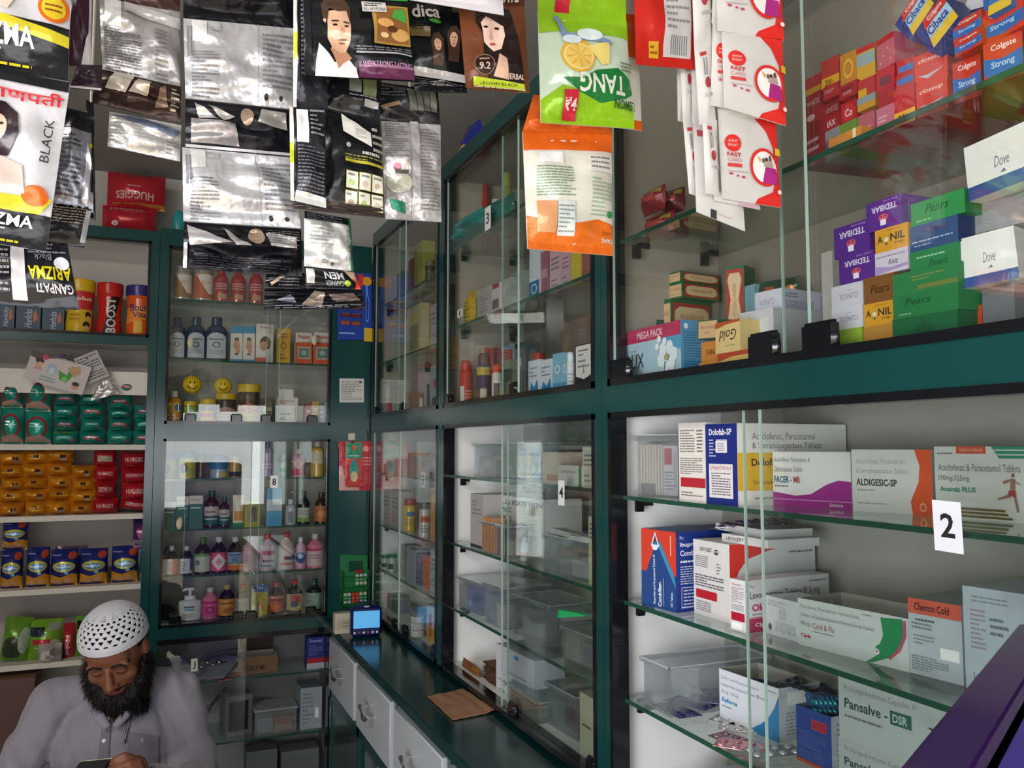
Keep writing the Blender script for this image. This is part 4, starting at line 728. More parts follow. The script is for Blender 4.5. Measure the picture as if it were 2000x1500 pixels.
C('olive and grey carton by the pane edge in the middle cabinet', 980, 1003, 706, ZB, .93, '#7d7f62', [('r', .1, .5, .9, .8, '#3f5048'), ('l', .1, .1, .9, .4, 3, '#a9aa98')], d=.05)
C('pale blue carton behind the pane edge', 984, 1003, 676, ZB, 1.02, '#8fb0c0', [('r', .0, .2, .5, .5, '#3f78a4')], d=.04)
C('dark grey upright carton beside the olive carton', 1006, 1024, 672, ZB, .95, '#4c5256', [('r', .2, .6, .7, .75, '#a9aaa8'), ('r', 0, .92, 1, 1, '#20262a')], d=.05)
for i, (a, b_, pt, lb) in enumerate([(1032, 1052, 706, 'first white and blue carton from left by the black trim'), (1054, 1078, 705, 'second white and blue carton, cream print')]):
    C(lb, a, b_, pt, ZB, .90, '#cfd6dc', [('p', [(0, 0), (1, 0), (.9, .5), (.55, .3), (.3, .45)], '#2f7fc0'), ('l', .15, .55, .85, .85, 3, '#7d8fa8')], d=.05)
bottle('red capped jar behind the white and blue cartons', 1053, 24, 690, ZB, 'jar', X=.98, body='#b8a89c', cap='#b03228')
for i, (a, b_, pt, lb) in enumerate([(1080, 1098, 692, 'light blue carton with round emblem, left of its twin'), (1098, 1108, 690, 'narrow light blue carton beside the white bottle')]):
    C(lb, a, b_, pt, ZB, .895, '#7fb4cc', [('o', .5, .62, .3, .1, .3, '#dfe8ec'), ('r', 0, 0, 1, .3, '#4f9cc4')], d=.05)
B_('white roll on bottle with a domed cap', 1115, 16, 688, ZB, .895, shape='can', body='#d6d6da', cap='#dedee0', A=[('l', .2, .2, .8, .7, 4, '#a4a4ac')])
C('black and white upright carton beside the near frame of the middle cabinet', 1124, 1158, 676, ZB, .90, '#1d1d2a', [('p', [(.04, .98), (.9, .98), (.9, .36), (.5, .28), (.04, .36)], '#d8d6d2'), ('l', .2, .75, .75, .92, 2, '#6b6a70'), ('p', [(.45, .4), (.55, .4), (.5, .6)], '#a07c5c'), ('l', .15, .5, .8, .72, 2, '#8b8a90')], Rc='#242432', d=.06)
# its middle shelf
z = 1.98
card('small white card marked 1 standing at the end of the middle shelf', xq(893, 903, 622, 606, .875), [('T', '1', .4, .2, .6, .8, '#26262a')])
C('yellow carton with dark print, left of two on the middle shelf', 906, 918, 585, z, .89, '#c9a828', [('l', .1, .1, .9, .9, 6, '#6b5a28')], d=.05)
C('yellow carton with dark print, right of two on the middle shelf', 915, 928, 572, z, .93, '#cdb02c', [('l', .1, .1, .9, .9, 6, '#5c5a28')], d=.05)
C('grey carton with a rounded shoulder on the middle shelf', 929, 955, 570, z, .90, '#aaa7a4', [('r', 0, 0, .15, .8, '#5f8a5c'), ('l', .3, .2, .9, .8, 5, '#8a888a')], d=.05)
C('white carton with a red top end on the middle shelf', 960, 976, 558, z, .90, '#c6c2c0', [('r', .1, .85, .9, 1, '#a83a48'), ('r', .1, .2, .9, .5, '#6a5f66')], d=.05)
C('pale tilted carton by the pane edge on the middle shelf', 982, 996, 548, z, .91, '#b9b9b4', [], d=.04)
C('grey green carton behind the pane on the middle shelf', 998, 1018, 536, z, .93, '#9aa19c', LN, d=.05)
C('white and blue carton half under the orange drink sachet', 1034, 1053, 488, z, .895, '#c3ccd0', [('r', 0, 0, 1, .35, '#2f6f9c'), ('o', .5, .2, .3, .1, .3, '#b0c8d4')], d=.05)
C('dusky red carton half under the orange drink sachet', 1056, 1072, 494, z, .90, '#94606a', [('r', .1, .4, .8, .6, '#b98a90')], d=.05)
C('pink carton with fine print on the middle shelf, left of two', 1074, 1096, 492, z, .90, '#c0a2ac', LN, d=.05)
C('pink carton with fine print on the middle shelf, right of two', 1097, 1114, 492, z, .90, '#bc9ca8', LN, d=.05)
C('yellow carton near the frame on the middle shelf', 1116, 1134, 488, z, .90, '#b9b03a', [], d=.05)
C('brown carton beside the frame on the middle shelf', 1137, 1156, 496, z, .90, '#8a5048', [], d=.05)
z = 2.235
q = standq(893, 1005, 470, z, X=.885, h=.075, rot=3); pouch('crumpled teal plastic bag lying on the top shelf of the middle cabinet', 'plastic_bag', 'bag', q, .12, '#2d7a74', [], wr=.03, nu=20, nv=12)
C('dark and yellow carton at the far end of the top shelf', 902, 915, 400, z, 1.0, '#5b5f48', [('r', .1, .1, .6, .9, '#8f9a5c')], d=.04)
B_('tall red can on the top shelf, wider of two', 928, 21, 378, z, 1.0, shape='can', body='#a8342c', cap='#a33028')
B_('tall red can on the top shelf, slimmer of two', 948, 14, 360, z, .98, shape='can', body='#b03026', cap='#a82c24')
B_('white topped jar behind the number card on the top shelf', 968, 16, 390, z, .98, shape='jar', body='#8a4a48', cap='#c4c0bc')
B_('yellow green can on the top shelf behind the pane', 990, 21, 338, z, .97, shape='can', body='#8f9a4c', cap='#9aa048')
card('white card marked 3 on the upper pane of the middle cabinet', xq(947, 958, 452, 408), [('T', '3', .25, .25, .75, .75, '#26262a')], '#d8d8dc')
# lower bay
z = 1.51
T = tub('clear tub with white cartons at the far end of the top medicine shelf', 921, 978, 866, z, .885, .14, 4)
inbox('white carton standing in the clear tub by the white side panel', T, .2, .62, .01, .04, .6, '#c9c6c4', [('r', .3, .4, .8, .75, '#e6e3e0')]); inbox('grey carton lying in the clear tub', T, .65, .95, .02, .12, .45, '#9a989c')
T = tub('tub with red rim and blue contents behind the middle pane', 984, 1058, 866, z, .89, .14, 4)
for i, c in enumerate(['#3f6f5c', '#a8a04a', '#5a5a6a', '#c9a04a', '#2a4f8c', '#1f5fa4']): inbox('upright carton in the red rimmed tub, %s from left' % ORD[i], T, .05+.155*i, .17+.155*i, .01, .05, .75, c, [('r', .2, .3, .8, .5, '#b0b0b4')])
C('cream carton with torn open flap', 1060, 1089, 883, z, .89, '#cbbfae', [('r', .05, .05, .3, .9, '#d8c9b4'), ('r', .3, .1, 1, .3, '#b98a74')], opn=True, d=.08)
C('white capsule carton with a green right edge below the pane number', 1091, 1136, 908, z, .885, '#cfd3cd', [('r', .88, 0, 1, 1, '#3f8a4c'), ('t', 'DICLOFENAC', .12, .62, .8, .74, '#77787a'), ('l', .3, .1, .6, .16, 1, '#8d8d90')], d=.06)
C('tall white carton against the near frame on the top medicine shelf', 1138, 1161, 873, z, .89, '#c6c3b6', LN, d=.06)
C('cream lidded carton lying behind the green edged carton', 1094, 1134, 885, z, .98, '#b8b49c', [], d=.1)
card('white card marked 4 on the lower pane of the middle cabinet', xq(1090, 1102, 986, 938), [('T', '4', .2, .3, .85, .75, '#26262a')], '#dadadf')
z = 1.30
C('large white vitamin carton with dark capitals behind the pane edge', 946, 1062, 963, z, .94, '#d3cfcb', [('T', 'B-COMPLEX FORTE WITH', .03, .84, .98, .93, '#55555a'), ('T', 'VITAMIN C', .03, .7, .5, .79, '#55555a'), ('T', 'BECOSULES', .03, .54, .5, .63, '#a85a5a'), ('l', .04, .44, .3, .5, 1, '#b98a8a')], Lc='#aaa6a4', d=.12, rot=4)
C('narrow grey carton at the far end of the second medicine shelf', 919, 944, 963, z, .89, '#a9a6a6', [('l', .1, .6, .8, .9, 4, '#87868a'), ('r', 0, 0, 1, .06, '#3a3a3c')], d=.1)
T = tub('tub of orange sachets on the second medicine shelf', 936, 964, 1016, z, .872, .06, 0, lid=False)
for i in range(4): inbox('orange sachets standing in the small tub', T, .08+.22*i, .24+.22*i, .006, .04, 1.1, '#c08a5c', kind='film').__setitem__('group', 'orange sachets in the small tub')
T = tub('tub of pink and white cartons beside the orange sachets', 966, 990, 1024, z, .872, .08, 0, lid=False)
for i in range(3): inbox('pink and white carton in the second tub, %s from left' % ORD[i], T, .08+.3*i, .34+.3*i, .006, .05, 1.0, ['#c9a8a0', '#b9b4b4', '#a88a90'][i])
B_('white pump bottle behind the pane on the second medicine shelf', 1003, 12, 1034, z, .90, shape='squeeze', body='#a8aaa8', cap='#c2c4c4')
B_('white bottle with a red band behind the pane', 1024, 16, 1050, z, .90, shape='squeeze', body='#b0aeaa', cap='#a8a8a8', A=[('r', 0, .3, 1, .6, '#a8605c')])
T = tub('wide clear tub with a small carton, near end of the second medicine shelf', 1057, 1148, 1042, z, .88, .14, 3)
inbox('small white carton in the wide clear tub', T, .6, .98, .012, .05, .42, '#c9cccc', [('l', .1, .5, .7, .75, 2, '#77787a')]); inbox('dark blue carton in the wide clear tub', T, .35, .58, .06, .12, .5, '#3f4a58')
C('long white carton lying on the wide clear tub', 1075, 1144, 1022, T[0]['_t']+.002, .90, '#c6c8c6', [('l', .6, .3, .95, .6, 1, '#77787a')], d=.03, h=.012, rot=-5)
C('short white carton lying beside the long one on the tub', 1110, 1148, 1030, T[0]['_t']+.002, .875, '#bcbebc', [], d=.02, h=.01, rot=4)
C('tall cream carton against the near frame of the second medicine shelf', 1150, 1164, 1008, z, .885, '#b9b79c', [('l', .2, .66, .9, .92, 4, '#55565a')], d=.05)
z = 1.10
T = tub('tub with a bright blue packet, far end of the third medicine shelf', 890, 938, 1124, z, .885, .15, 5)
inbox('bright blue packet in the far tub', T, .35, .62, .01, .05, .75, '#1f6fc0', [('c', .5, .3, .3, .15, '#6fb0e0')], kind='film', name='packet', cat='packet'); inbox('grey cartons in the far tub', T, .04, .3, .01, .06, .7, '#a09aa0')
T = tub('tub of pale cartons beside the blue packet tub', 941, 984, 1136, z, .88, .15, 5)
inbox('blue grey carton in the pale carton tub', T, .05, .35, .01, .06, .7, '#7f9ab4'); inbox('pink white carton in the pale carton tub', T, .55, .92, .01, .05, .55, '#cdbfc0')
T = tub('dim clear tub behind the panes on the third medicine shelf', 1000, 1075, 1160, z, .90, .14, 5); inbox('grey carton in the dim clear tub', T, .1, .5, .02, .08, .7, '#8a8f8c')
card('bright green price slip on the third medicine shelf', [onX(1089, 1207, .87), onX(1114, 1207, .872), onX(1146, 1202, .873), onX(1090, 1190, .872)], [], '#28e68c', name='price_slip') if False else None
b = MB(); P = [onX(*p, .868) for p in ((1089, 1207), (1091, 1191), (1120, 1196), (1146, 1203), (1118, 1205))]; n = V3(.02, .005, 0); b.add(P+[p+n for p in P], [(0, 4, 3, 2, 1), (5, 6, 7, 8, 9), (0, 1, 6, 5), (1, 2, 7, 6), (2, 3, 8, 7), (3, 4, 9, 8), (4, 0, 5, 9)], mat('#20e088', 'plastic'))
b.build('label_clip', label='bright green plastic clip on the shelf edge below number 4', cat='clip')
T = tub('clear tub with cream carton near the frame on the third medicine shelf', 1092, 1160, 1222, z, .90, .13, 4); inbox('cream carton in the tub by the near frame', T, .1, .5, .01, .06, .8, '#a8a690', LN); inbox('grey carton in the tub by the near frame', T, .6, .95, .01, .06, .7, '#7f8482')
z = Z4+.002
b = MB(); P = onX(930, 1330, .93); 
for i in range(9):
    f = lambda x, y, zo=z+.003+i*.0055, k=i: V3(.90+.10*y+.004*k % .01, 2.36-.17*x+.006*sn(k*2), zo+.004*pnoise(V3(x*4, y*4, k))+.002)
    b = MB(); b.grid(f, 8, 6, mat('#8a6a58' if i % 2 else '#7a5c4a', 'matte')); b.grid(lambda x, y, f=f: f(1-x, y)-V3(0, 0, .001), 8, 6, mat('#8a6a58', 'matte'))
    b.build('paper_bag', label='brown paper bags stacked flat at the far end of the cabinet floor', cat='paper bag', group='brown paper bags in the cabinet')
q = standq(905, 936, 0, z, X=.895, h=.028); pouch('small amber packet in front of the brown paper bags', 'packet', 'packet', q, .03, '#8a5a2c', [], wr=.006)
C('white carton with a blue dot, tallest on the cabinet floor', 969, 1044, 1256, z, .90, '#c3c6cf', [('c', .55, .88, .06, .05, '#4f9cc4'), ('l', .35, .45, .8, .55, 1, '#8d95a8'), ('r', .45, .28, .8, .4, '#7fa0c0'), ('T', 'CIPLA', .62, .3, .78, .38, '#b05a78')], d=.09, rot=4)
T = tub('clear tub of green and orange cartons on the cabinet floor', 986, 1048, 1333, z, .875, .1, 0)
inbox('green carton at the back of the floor tub', T, .1, .8, .05, .09, .95, '#4f6a48'); inbox('tan carton in the floor tub', T, .1, .85, .01, .045, .6, '#b9a080', [('r', .2, .1, .8, .3, '#a8705c')])
C('small orange banded carton by the finger pull on the cabinet floor', 1019, 1046, 1386, z, .872, '#a8988c', [('r', 0, .05, 1, .3, '#a85a44')], d=.03) if False else None
T = tub('wide dim tub at the near end of the cabinet floor', 1062, 1125, 1330, z, .90, .13, 3); inbox('dark red printed carton in the wide dim tub', T, .5, .9, .02, .08, .8, '#6a3a40'); inbox('grey carton in the wide dim tub', T, .05, .45, .02, .08, .6, '#7a8284')
C('cream carton standing low beside the near frame', 1133, 1160, 1350, z, .885, '#b4b39c', [('T', 'MEDICINE', .2, .45, .8, .55, '#55564c')] if False else [('l', .2, .45, .8, .55, 1, '#55564c')], d=.05)
# ================================================================ corner cabinet
z = 1.722; r_ = random.Random(3)
B_('white bottle with a magenta cap at the far end of the corner cabinet', 757, 22, 715, z, .92, shape='squeeze', body='#b8b4b4', cap='#a8305c', A=[('r', .1, .0, .9, .4, '#b03058')])
C('white notice carton behind the white bottle', 742, 776, 740, z, 1.0, '#b9b8b4', [('r', .4, .8, .9, .9, '#b0524c')], d=.04)
C('orange carton in the corner cabinet lower row', 792, 802, 768, z, .90, '#a87a5c', [('r', .1, .2, .9, .6, '#b9a08c')], d=.05)
C('pink carton in the corner cabinet lower row', 804, 816, 730, z, .93, '#b09c9c', [], d=.05)
B_('green capped white bottle in the corner cabinet', 823, 10, 770, z, .90, shape='squeeze', body='#b4b8b0', cap='#2f6a4c')
B_('dark slim bottle in the corner cabinet', 836, 6, 750, z, .90, shape='can', body='#2c3234', cap='#1c2022')
C('blue grey pouch carton beside the near frame of the corner cabinet', 840, 852, 716, z, .90, '#8a9aa8', [('r', .5, .5, 1, .7, '#a83a38')], d=.05)
z = 1.95
C('cream and yellow picture carton on the corner cabinet middle shelf', 795, 822, 605, z, .90, '#b5ad84', [('r', .15, .1, .85, .6, '#8f8a5a'), ('c', .5, .75, .2, .1, '#c9b040')], d=.04)
C('orange topped carton on the corner cabinet middle shelf', 824, 838, 600, z, .93, '#a06c4c', [('r', .1, .3, .9, .6, '#b0a090')], d=.05)
C('white carton leaning near the frame, corner cabinet middle shelf', 840, 853, 598, z, .90, '#a9a8a4', LN, d=.04)
z = 2.19
C('red brown carton on the corner cabinet top shelf', 797, 808, 510, z, .92, '#7c3038', [], d=.05)
C('olive yellow carton on the corner cabinet top shelf', 809, 824, 480, z, .92, '#98953c', [], d=.05)
B_('round dark jar on the corner cabinet top shelf', 840, 20, 510, z, .93, shape='jar', body='#4a4438', cap='#7a7044')
C('blue grey carton deep on the corner cabinet top shelf', 770, 786, 540, z, .95, '#5a6f80', [], d=.05)
z = 1.49
for i, (a, b_, pt, c) in enumerate([(740, 752, 905, '#9a7c7c'), (754, 768, 900, '#b0a4a0'), (770, 779, 896, '#a08a8c'), (796, 806, 884, '#b9763c'), (808, 822, 890, '#8a7478'), (824, 836, 892, '#a89c9c'), (838, 850, 886, '#8a9094')]):
    C('dim carton, %s from left on the corner cabinet top medicine shelf' % ORD[i], a, b_, pt, z, .90+.01*(i % 2), c, LN if i % 2 else [], d=.07)
z = 1.28
for i, (a, b_, pt) in enumerate([(747, 762, 955), (764, 778, 958)]): C('pale pink carton, %s of two behind the far pane' % ['left', 'right'][i], a, b_, pt, z, .90, '#b9a6a2', LN, d=.06)
B_('yellow powder jar with a red lid in the corner cabinet', 800, 24, 974, z, .90, shape='jar', body='#c9a828', cap='#9c2a28', A=[('l', .2, .2, .8, .5, 3, '#7a6420'), ('r', .3, .6, .8, .8, '#4a6a9c')])
B_('white powder jar with a grey lid in the corner cabinet', 829, 22, 980, z, .89, shape='jar', body='#bcb9b6', cap='#5f6468', A=[('r', .2, .55, .8, .8, '#b0564c'), ('l', .2, .1, .8, .45, 3, '#6a6a6e')])
C('orange figure carton beside the near frame of the corner cabinet', 840, 852, 955, z, .885, '#c08a4c', [('c', .5, .75, .3, .15, '#d9a878')], d=.05)
for i, (pc, w_, pt, zz, X) in enumerate([(754, 18, 1046, 1.10, .92), (742, 18, 1083, 1.10, .89), (753, 19, 1084, 1.10, .885), (766, 18, 1082, 1.10, .89)]):
    B_(['small white jar with green lid standing on the back row of jars', 'white jar with green lid, left of three', 'white jar with green lid, middle of three', 'white jar with green lid, right of three'][i], pc, w_, pt, zz+(.045 if i == 0 else 0), X, shape='jar', body='#a9b4b0', cap='#235a48', A=[('r', .1, .2, .6, .6, '#30403f')])
for i, (a, b_, pt, c) in enumerate([(783, 795, 1062, '#a09aa0'), (797, 810, 1070, '#8f9aa8'), (812, 824, 1080, '#4a4a8c'), (826, 838, 1085, '#c0603c'), (840, 851, 1074, '#9ab4c4')]):
    C('small mixed carton, %s from left on the corner cabinet second shelf' % ORD[i], a, b_, pt, 1.10, .90, c, LN if i % 2 == 0 else [], d=.06)
z = Z4+.002
for i, (a, b_, pt, c) in enumerate([(747, 753, 1150, '#8f9598'), (755, 763, 1158, '#a5a29c'), (765, 773, 1162, '#7a8290')]): C('grey white carton, %s from left on the corner cabinet floor' % ORD[i], a, b_, pt, z, .92, c, LN, d=.06)
C('pale blue square carton standing on the corner cabinet floor', 800, 830, 1186, z, .95, '#8fa0b8', [('r', .15, .3, .85, .8, '#a9b6c8')], d=.05)
for i in range(3): bottle('white round ointment tub, %s of the pile on the corner cabinet floor' % ['lowest', 'middle', 'topmost'][i], 816, 28, 0, z+.024*i, 'tub', X=.885, body='#c3c0bc', cap='#c9c7c4', h=.023, name='ointment_tub', cat='tub')
C('tall white and yellow tube carton beside the near frame on the corner cabinet floor', 833, 850, 1180, z, .885, '#c6c3bc', [('r', 0, 0, 1, .45, '#c9a02c'), ('r', .3, .2, .6, .8, '#c0603c')], d=.04)
card('narrow white card on the lower pane of the corner cabinet', xq(822, 830, 952, 921), [('l', .25, .15, .8, .85, 3, '#55555a')], '#d0d0d4')
# ================================================================ goods behind glass 7 and 8 on the back wall
def D(lab, p0, p1, pt, z, c, F=(), Y=3.60, **k): return carton(lab, p0, p1, pt, z, Y=Y, col=c, F=F, **k)
def E_(lbl, p0, p1, pt, z, shape='syrup', Y=3.64, **k): return bottle(lbl, (p0+p1)/2, p1-p0, pt, z, shape, Y=Y, **k)
z = 2.19
for i, (a, b_, c) in enumerate([(338, 373, '#8a5a2c'), (378, 415, '#b0502c')]):
    E_(['brown and white supplement tub, leftmost on the top shelf behind glass 7', 'orange and white supplement tub beside the brown one'][i], a, b_, 522, z, 'jar', body='#b9a890', cap='#8a8078', lab=c, A=[('p', [(.2, 1), (1, 1), (1, .2), (.7, .2)], '#dcd4c8'), ('l', .4, .6, .8, .75, 2, '#a87c5c')])
for i, a in enumerate((418, 451, 486)):
    E_('small red bottle with picture label, %s from left on the top shelf behind glass 7' % ORD[i], a, a+27, 524, z, 'squeeze', body='#a82430', cap='#a3202c', A=[('r', .0, .35, 1, 1, '#9c2430'), ('l', .15, .5, .85, .85, 3, '#d8a8a4'), ('r', .3, .05, .8, .3, '#b08a6a')])
E_('dark jar half hidden by the black sachets on the top shelf', 524, 552, 528, z, 'jar', body='#3a3034', cap='#6a3034')
E_('dark brown bottle at the right end of the top shelf behind glass 7', 590, 618, 520, z, 'syrup', body='#2c2020', cap='#5a5a5c')
z = 1.947
for i, (a, b_) in enumerate([(330, 361), (364, 400), (401, 443)]):
    E_('dark blue shouldered bottle with arched white label, %s from left' % ORD[i], a, b_, 620, z, 'squeeze', body='#27324c', cap='#232c44', ob=.6, span=130, A=[('p', [(.08, 0), (.92, 0), (.92, .82), (.75, .95), (.5, 1), (.25, .95), (.08, .82)], '#b9bcc2'), ('l', .2, .68, .8, .8, 1, '#3f4658'), ('o', .5, .52, .16, .12, .3, '#55585f'), ('l', .2, .15, .8, .35, 3, '#8d9098')])
for i, (a, b_) in enumerate([(450, 473), (474, 497)]):
    D('white baby oil carton with blue bands, %s of the pair' % ['left', 'right'][i], a, b_, 637, z, '#cfcac4', [('r', 0, .8, 1, 1, '#3f8ab0'), ('r', 0, 0, 1, .06, '#3f8ab0'), ('c', .5, .62, .2, .07, '#5c4236'), ('c', .5, .46, .28, .14, '#c08f74'), ('c', .6, .3, .2, .07, '#b9876c'), ('r', .35, .18, .65, .23, '#35353a')], d=.05)
D('white carton showing a dark haired head and red name', 499, 533, 632, z, '#d3cdc6', [('T', 'Woodward', .2, .88, .8, .95, '#a8404a'), ('c', .55, .5, .32, .18, '#2c2220'), ('c', .45, .42, .22, .13, '#b98a6c'), ('p', [(.2, .0), (1, 0), (1, .3), (.6, .35)], '#c8c4c0'), ('r', 0, 0, .6, .12, '#b8604c')], d=.05)
D('narrow yellow carton with a round emblem behind glass 7', 540, 566, 641, z, '#c69a2c', [('l', .15, .72, .85, .88, 2, '#a8503c'), ('o', .5, .5, .22, .1, .3, '#a8503c'), ('l', .2, .08, .8, .3, 2, '#8a6420')], d=.05)
for i, (a, b_) in enumerate([(577, 609), (613, 645)]):
    D('orange and white carton with a framed picture, %s of the pair' % ['left', 'right'][i], a, b_, 649, z, '#cfc8c0', [('r', 0, 0, 1, .68, '#c9502c'), ('p', [(0, .68), (1, .68), (1, .75)], '#a8a098'), ('T', 'Fitaben', .15, .8, .85, .93, '#b8404a'), ('r', .12, .15, .88, .55, '#b0a494'), ('r', .2, .2, .8, .5, '#5f7a74'), ('c', .5, .35, .18, .08, '#9aa6a0')], d=.05)
z = 1.69
E_('white capped bottle with orange and yellow label behind glass 7', 327, 352, 764, z, 'squeeze', body='#c9862c', cap='#cfccc6', A=[('r', 0, .5, 1, 1, '#c9a02c'), ('c', .7, .75, .2, .18, '#4f6a9c'), ('l', .2, .1, .9, .3, 1, '#d8c4a4')])
def smiley(lab, pc, w, pt, zz, body, capc, bx, by, br, A):
    t = E_(lab, pc-w/2, pc+w/2, pt, zz, 'jar', body=body, cap=capc, A=A, Y=3.63); P = slide(V3(0, 3.63, 1.8), V3(1, 0, 0), px=bx); P = slide(P, UZ, py=by); r = br/F*dist(P)
    b = MB(); b.ell(P, (r, r, r), mat('#e0bf1c', 'gloss'), 20, 14); dv = (C0-P).normalized(); R_ = dv.cross(UZ).normalized()*-1; Uu = R_.cross(dv)*-1
    if Uu.z < 0: Uu = -Uu
    def fm(x, y, off): X_ = (x-.5)*1.7; Y_ = (y-.5)*1.7; zz_ = math.sqrt(max(0, 1-X_*X_-Y_*Y_)); return P+(R_*X_+Uu*Y_+dv*zz_)*(r+off)
    fm.w = fm.h = r*1.7; fm.step = r*.2
    b.art(fm, [('c', .38, .64, .04, .08, '#2a2410'), ('c', .62, .64, .04, .08, '#2a2410'), ('p', [(.5+.3*cs(a), .5+.3*sn(a)) for a in [math.pi*(1.08+.84*k/10) for k in range(11)]]+[(.5+.25*cs(a), .5+.24*sn(a)) for a in [math.pi*(1.92-.84*k/10) for k in range(11)]], '#2a2410')], 'paper', .0008); b.build('smiley_topper', t)
smiley('jar of chews with a smiling yellow ball on its lid, left of two', 372, 26, 784, z, '#7a9a3c', '#c9a81c', 375, 751, 18, [('r', 0, 0, 1, 1, '#8fae3c'), ('c', .5, .65, .22, .2, '#c6ccc0'), ('r', 0, 0, 1, .25, '#c9c040')])
smiley('dark jar with a smiling yellow ball on its lid, right of two', 440, 40, 769, z, '#3a2a2c', '#c9a81c', 435, 754, 17, [('p', [(.1, .1), (.9, .1), (.9, .6), (.5, .75), (.1, .6)], '#b08a84'), ('l', .2, .2, .8, .55, 3, '#4a6a50')])
E_('small yellow lidded dark jar between the smiling jars', 391, 420, 780, z, 'jar', body='#4a2c20', cap='#cfae1c', A=[('r', 0, .05, 1, .7, '#c9a048'), ('r', 0, .3, 1, .55, '#b0584c')], Y=3.60)
E_('large yellow lidded dark jar right of the smiling jars', 463, 507, 751, z, 'jar', body='#3a241c', cap='#cfae1c', A=[('p', [(0, 0), (1, 0), (1, .5), (.5, .65), (0, .5)], '#b89a34'), ('p', [(.1, .3), (.9, .3), (.9, .55), (.5, .68), (.1, .55)], '#b05a54')])
E_('small dark ointment jar between the yellow lidded jar and white cartons', 513, 531, 796, z, 'jar', body='#3c2a28', cap='#a8a08c', Y=3.60)
b_list = [(541, 570, 785, 0, '#d8d4cc'), (543, 582, 774, .0, '#cfc9c0')]
D('white carton at the base of the pale pile behind glass 7', 541, 590, 792, z, '#c9c4bc', [('l', .1, .2, .5, .7, 2, '#97928c')], d=.06); z_ = TOP['z']
D('white carton in the middle of the pale pile behind glass 7', 541, 582, 776, z_, '#d3cfc8', [('l', .1, .2, .8, .7, 2, '#a8624c')], d=.06); z_ = TOP['z']
D('small white carton on top of the pale pile behind glass 7', 545, 573, 760, z_, '#d9d6d0', [], d=.05)
for i, (a, b_, pt, c) in enumerate([(596, 608, 790, '#a83a3c'), (609, 622, 784, '#b9a04a'), (623, 633, 792, '#9aa4a8'), (634, 642, 786, '#8fb0b8')]): D('tiny bright carton, %s from left at the right end of shelf 7' % ORD[i], a, b_, pt, z, c, [('l', .2, .3, .8, .8, 2, '#d0ccc4')], d=.04)
# bay 8
z = 1.472
BJ = [('r', 0, 0, 1, 1, '#b0a83c'), ('c', .3, .5, .18, .3, '#3a3424'), ('r', .5, .1, 1, .5, '#8f9a4c')]
E_('blue lidded yellow tub, leftmost on the top shelf of bay 8', 322, 342, 886, z, 'jar', body='#a89a54', cap='#27507a', A=BJ)
E_('blue lidded yellow tub with a dark picture, second on the top shelf of bay 8', 350, 382, 883, z, 'jar', body='#a89a54', cap='#27507a', A=BJ, Y=3.62)
E_('brown lidded tub behind the yellow tubs', 382, 400, 888, z, 'jar', body='#8a6a5a', cap='#5a4438', Y=3.70)
E_('blue and white round tub on the top shelf of bay 8', 410, 444, 889, z, 'jar', body='#8f9cac', cap='#27507a', A=[('r', 0, .5, 1, 1, '#2f6a9a'), ('r', .6, 0, 1, .3, '#b9a83c')])
E_('yellow and brown round tub beside the blue and white tub', 447, 470, 887, z, 'jar', body='#a8863c', cap='#7a7468', A=[('r', 0, 0, 1, .3, '#232a3c')])
E_('large lilac bottle with a blue cap on the top shelf of bay 8', 508, 534, 861, z, 'squeeze', body='#8f86a0', cap='#27508c', A=[('l', .2, .3, .8, .6, 2, '#c9c0d0')])
E_('green and white slim bottle on the top shelf of bay 8', 545, 560, 888, z, 'squeeze', body='#8a9a90', cap='#a9aaa6', A=[('r', 0, .3, 1, .6, '#3f8a5c')])
E_('pink and white cosmetic bottle on the top shelf of bay 8', 570, 596, 876, z, 'squeeze', body='#b9909c', cap='#b9b0ac', A=[('r', 0, 0, 1, .4, '#b03058'), ('c', .5, .7, .3, .2, '#d8a8a0')])
E_('yellow filled clear bottle at the right end of the top shelf of bay 8', 606, 632, 862, z, 'square', body='#c09c48', cap='#c9c0a8', A=[('r', .1, .5, .9, 1, '#c9bfa4')])
z = 1.275
HB = [('r', 0, .74, 1, 1, '#c6c0ba'), ('t', 'Himalaya', .15, .82, .85, .92, '#7a6a64'), ('l', .15, .58, .85, .68, 1, '#c9ccc6')]
for i, (a, b_, pt) in enumerate([(317, 342, 981), (343, 367, 970), (368, 395, 968)]): D('green carton with white top band, %s from left in bay 8' % ORD[i], a, b_, pt, z, '#2f605c', HB+([('c', .35, .22, .22, .16, '#b9b496')] if i == 1 else []), Y=3.615, d=.05, Rc='#2a5450')
for i, (a, b_, pt) in enumerate([(398, 427, 959), (427, 448, 970)]): E_(['taller brown syrup bottle with green cap and white green label', 'shorter brown syrup bottle with green cap and white green label'][i], a, b_, pt, z, body='#3a1a1a', cap='#1d4a3c', A=[('r', 0, .5, 1, 1, '#b4a8a6'), ('r', 0, 0, 1, .5, '#1f5450'), ('l', .15, .25, .8, .42, 1, '#c9ccc6'), ('l', .2, .6, .8, .85, 1, '#7a5a58')])
q = standq(455, 475, 967, z, Y=3.63); pouch('white and orange cream tube standing on its cap in bay 8', 'cream_tube', 'tube', [q[0], q[1], q[2]+V3(.003, 0, 0), q[3]-V3(.003, 0, 0)], .03, '#d9d0c0', [('r', 0, 0, 1, .12, '#2f8a6a'), ('r', .1, .2, .9, .5, '#c98a4c')], kind='plastic', wr=0, nu=8, nv=8, flatend=0)
D('yellow carton with a dark picture beside the cream tube', 478, 507, 978, z, '#a8a02c', [('r', .1, .15, .85, .85, '#8a8468'), ('c', .6, .6, .2, .18, '#4a3a30'), ('r', .5, .2, .8, .5, '#5a4a3c')], d=.05)
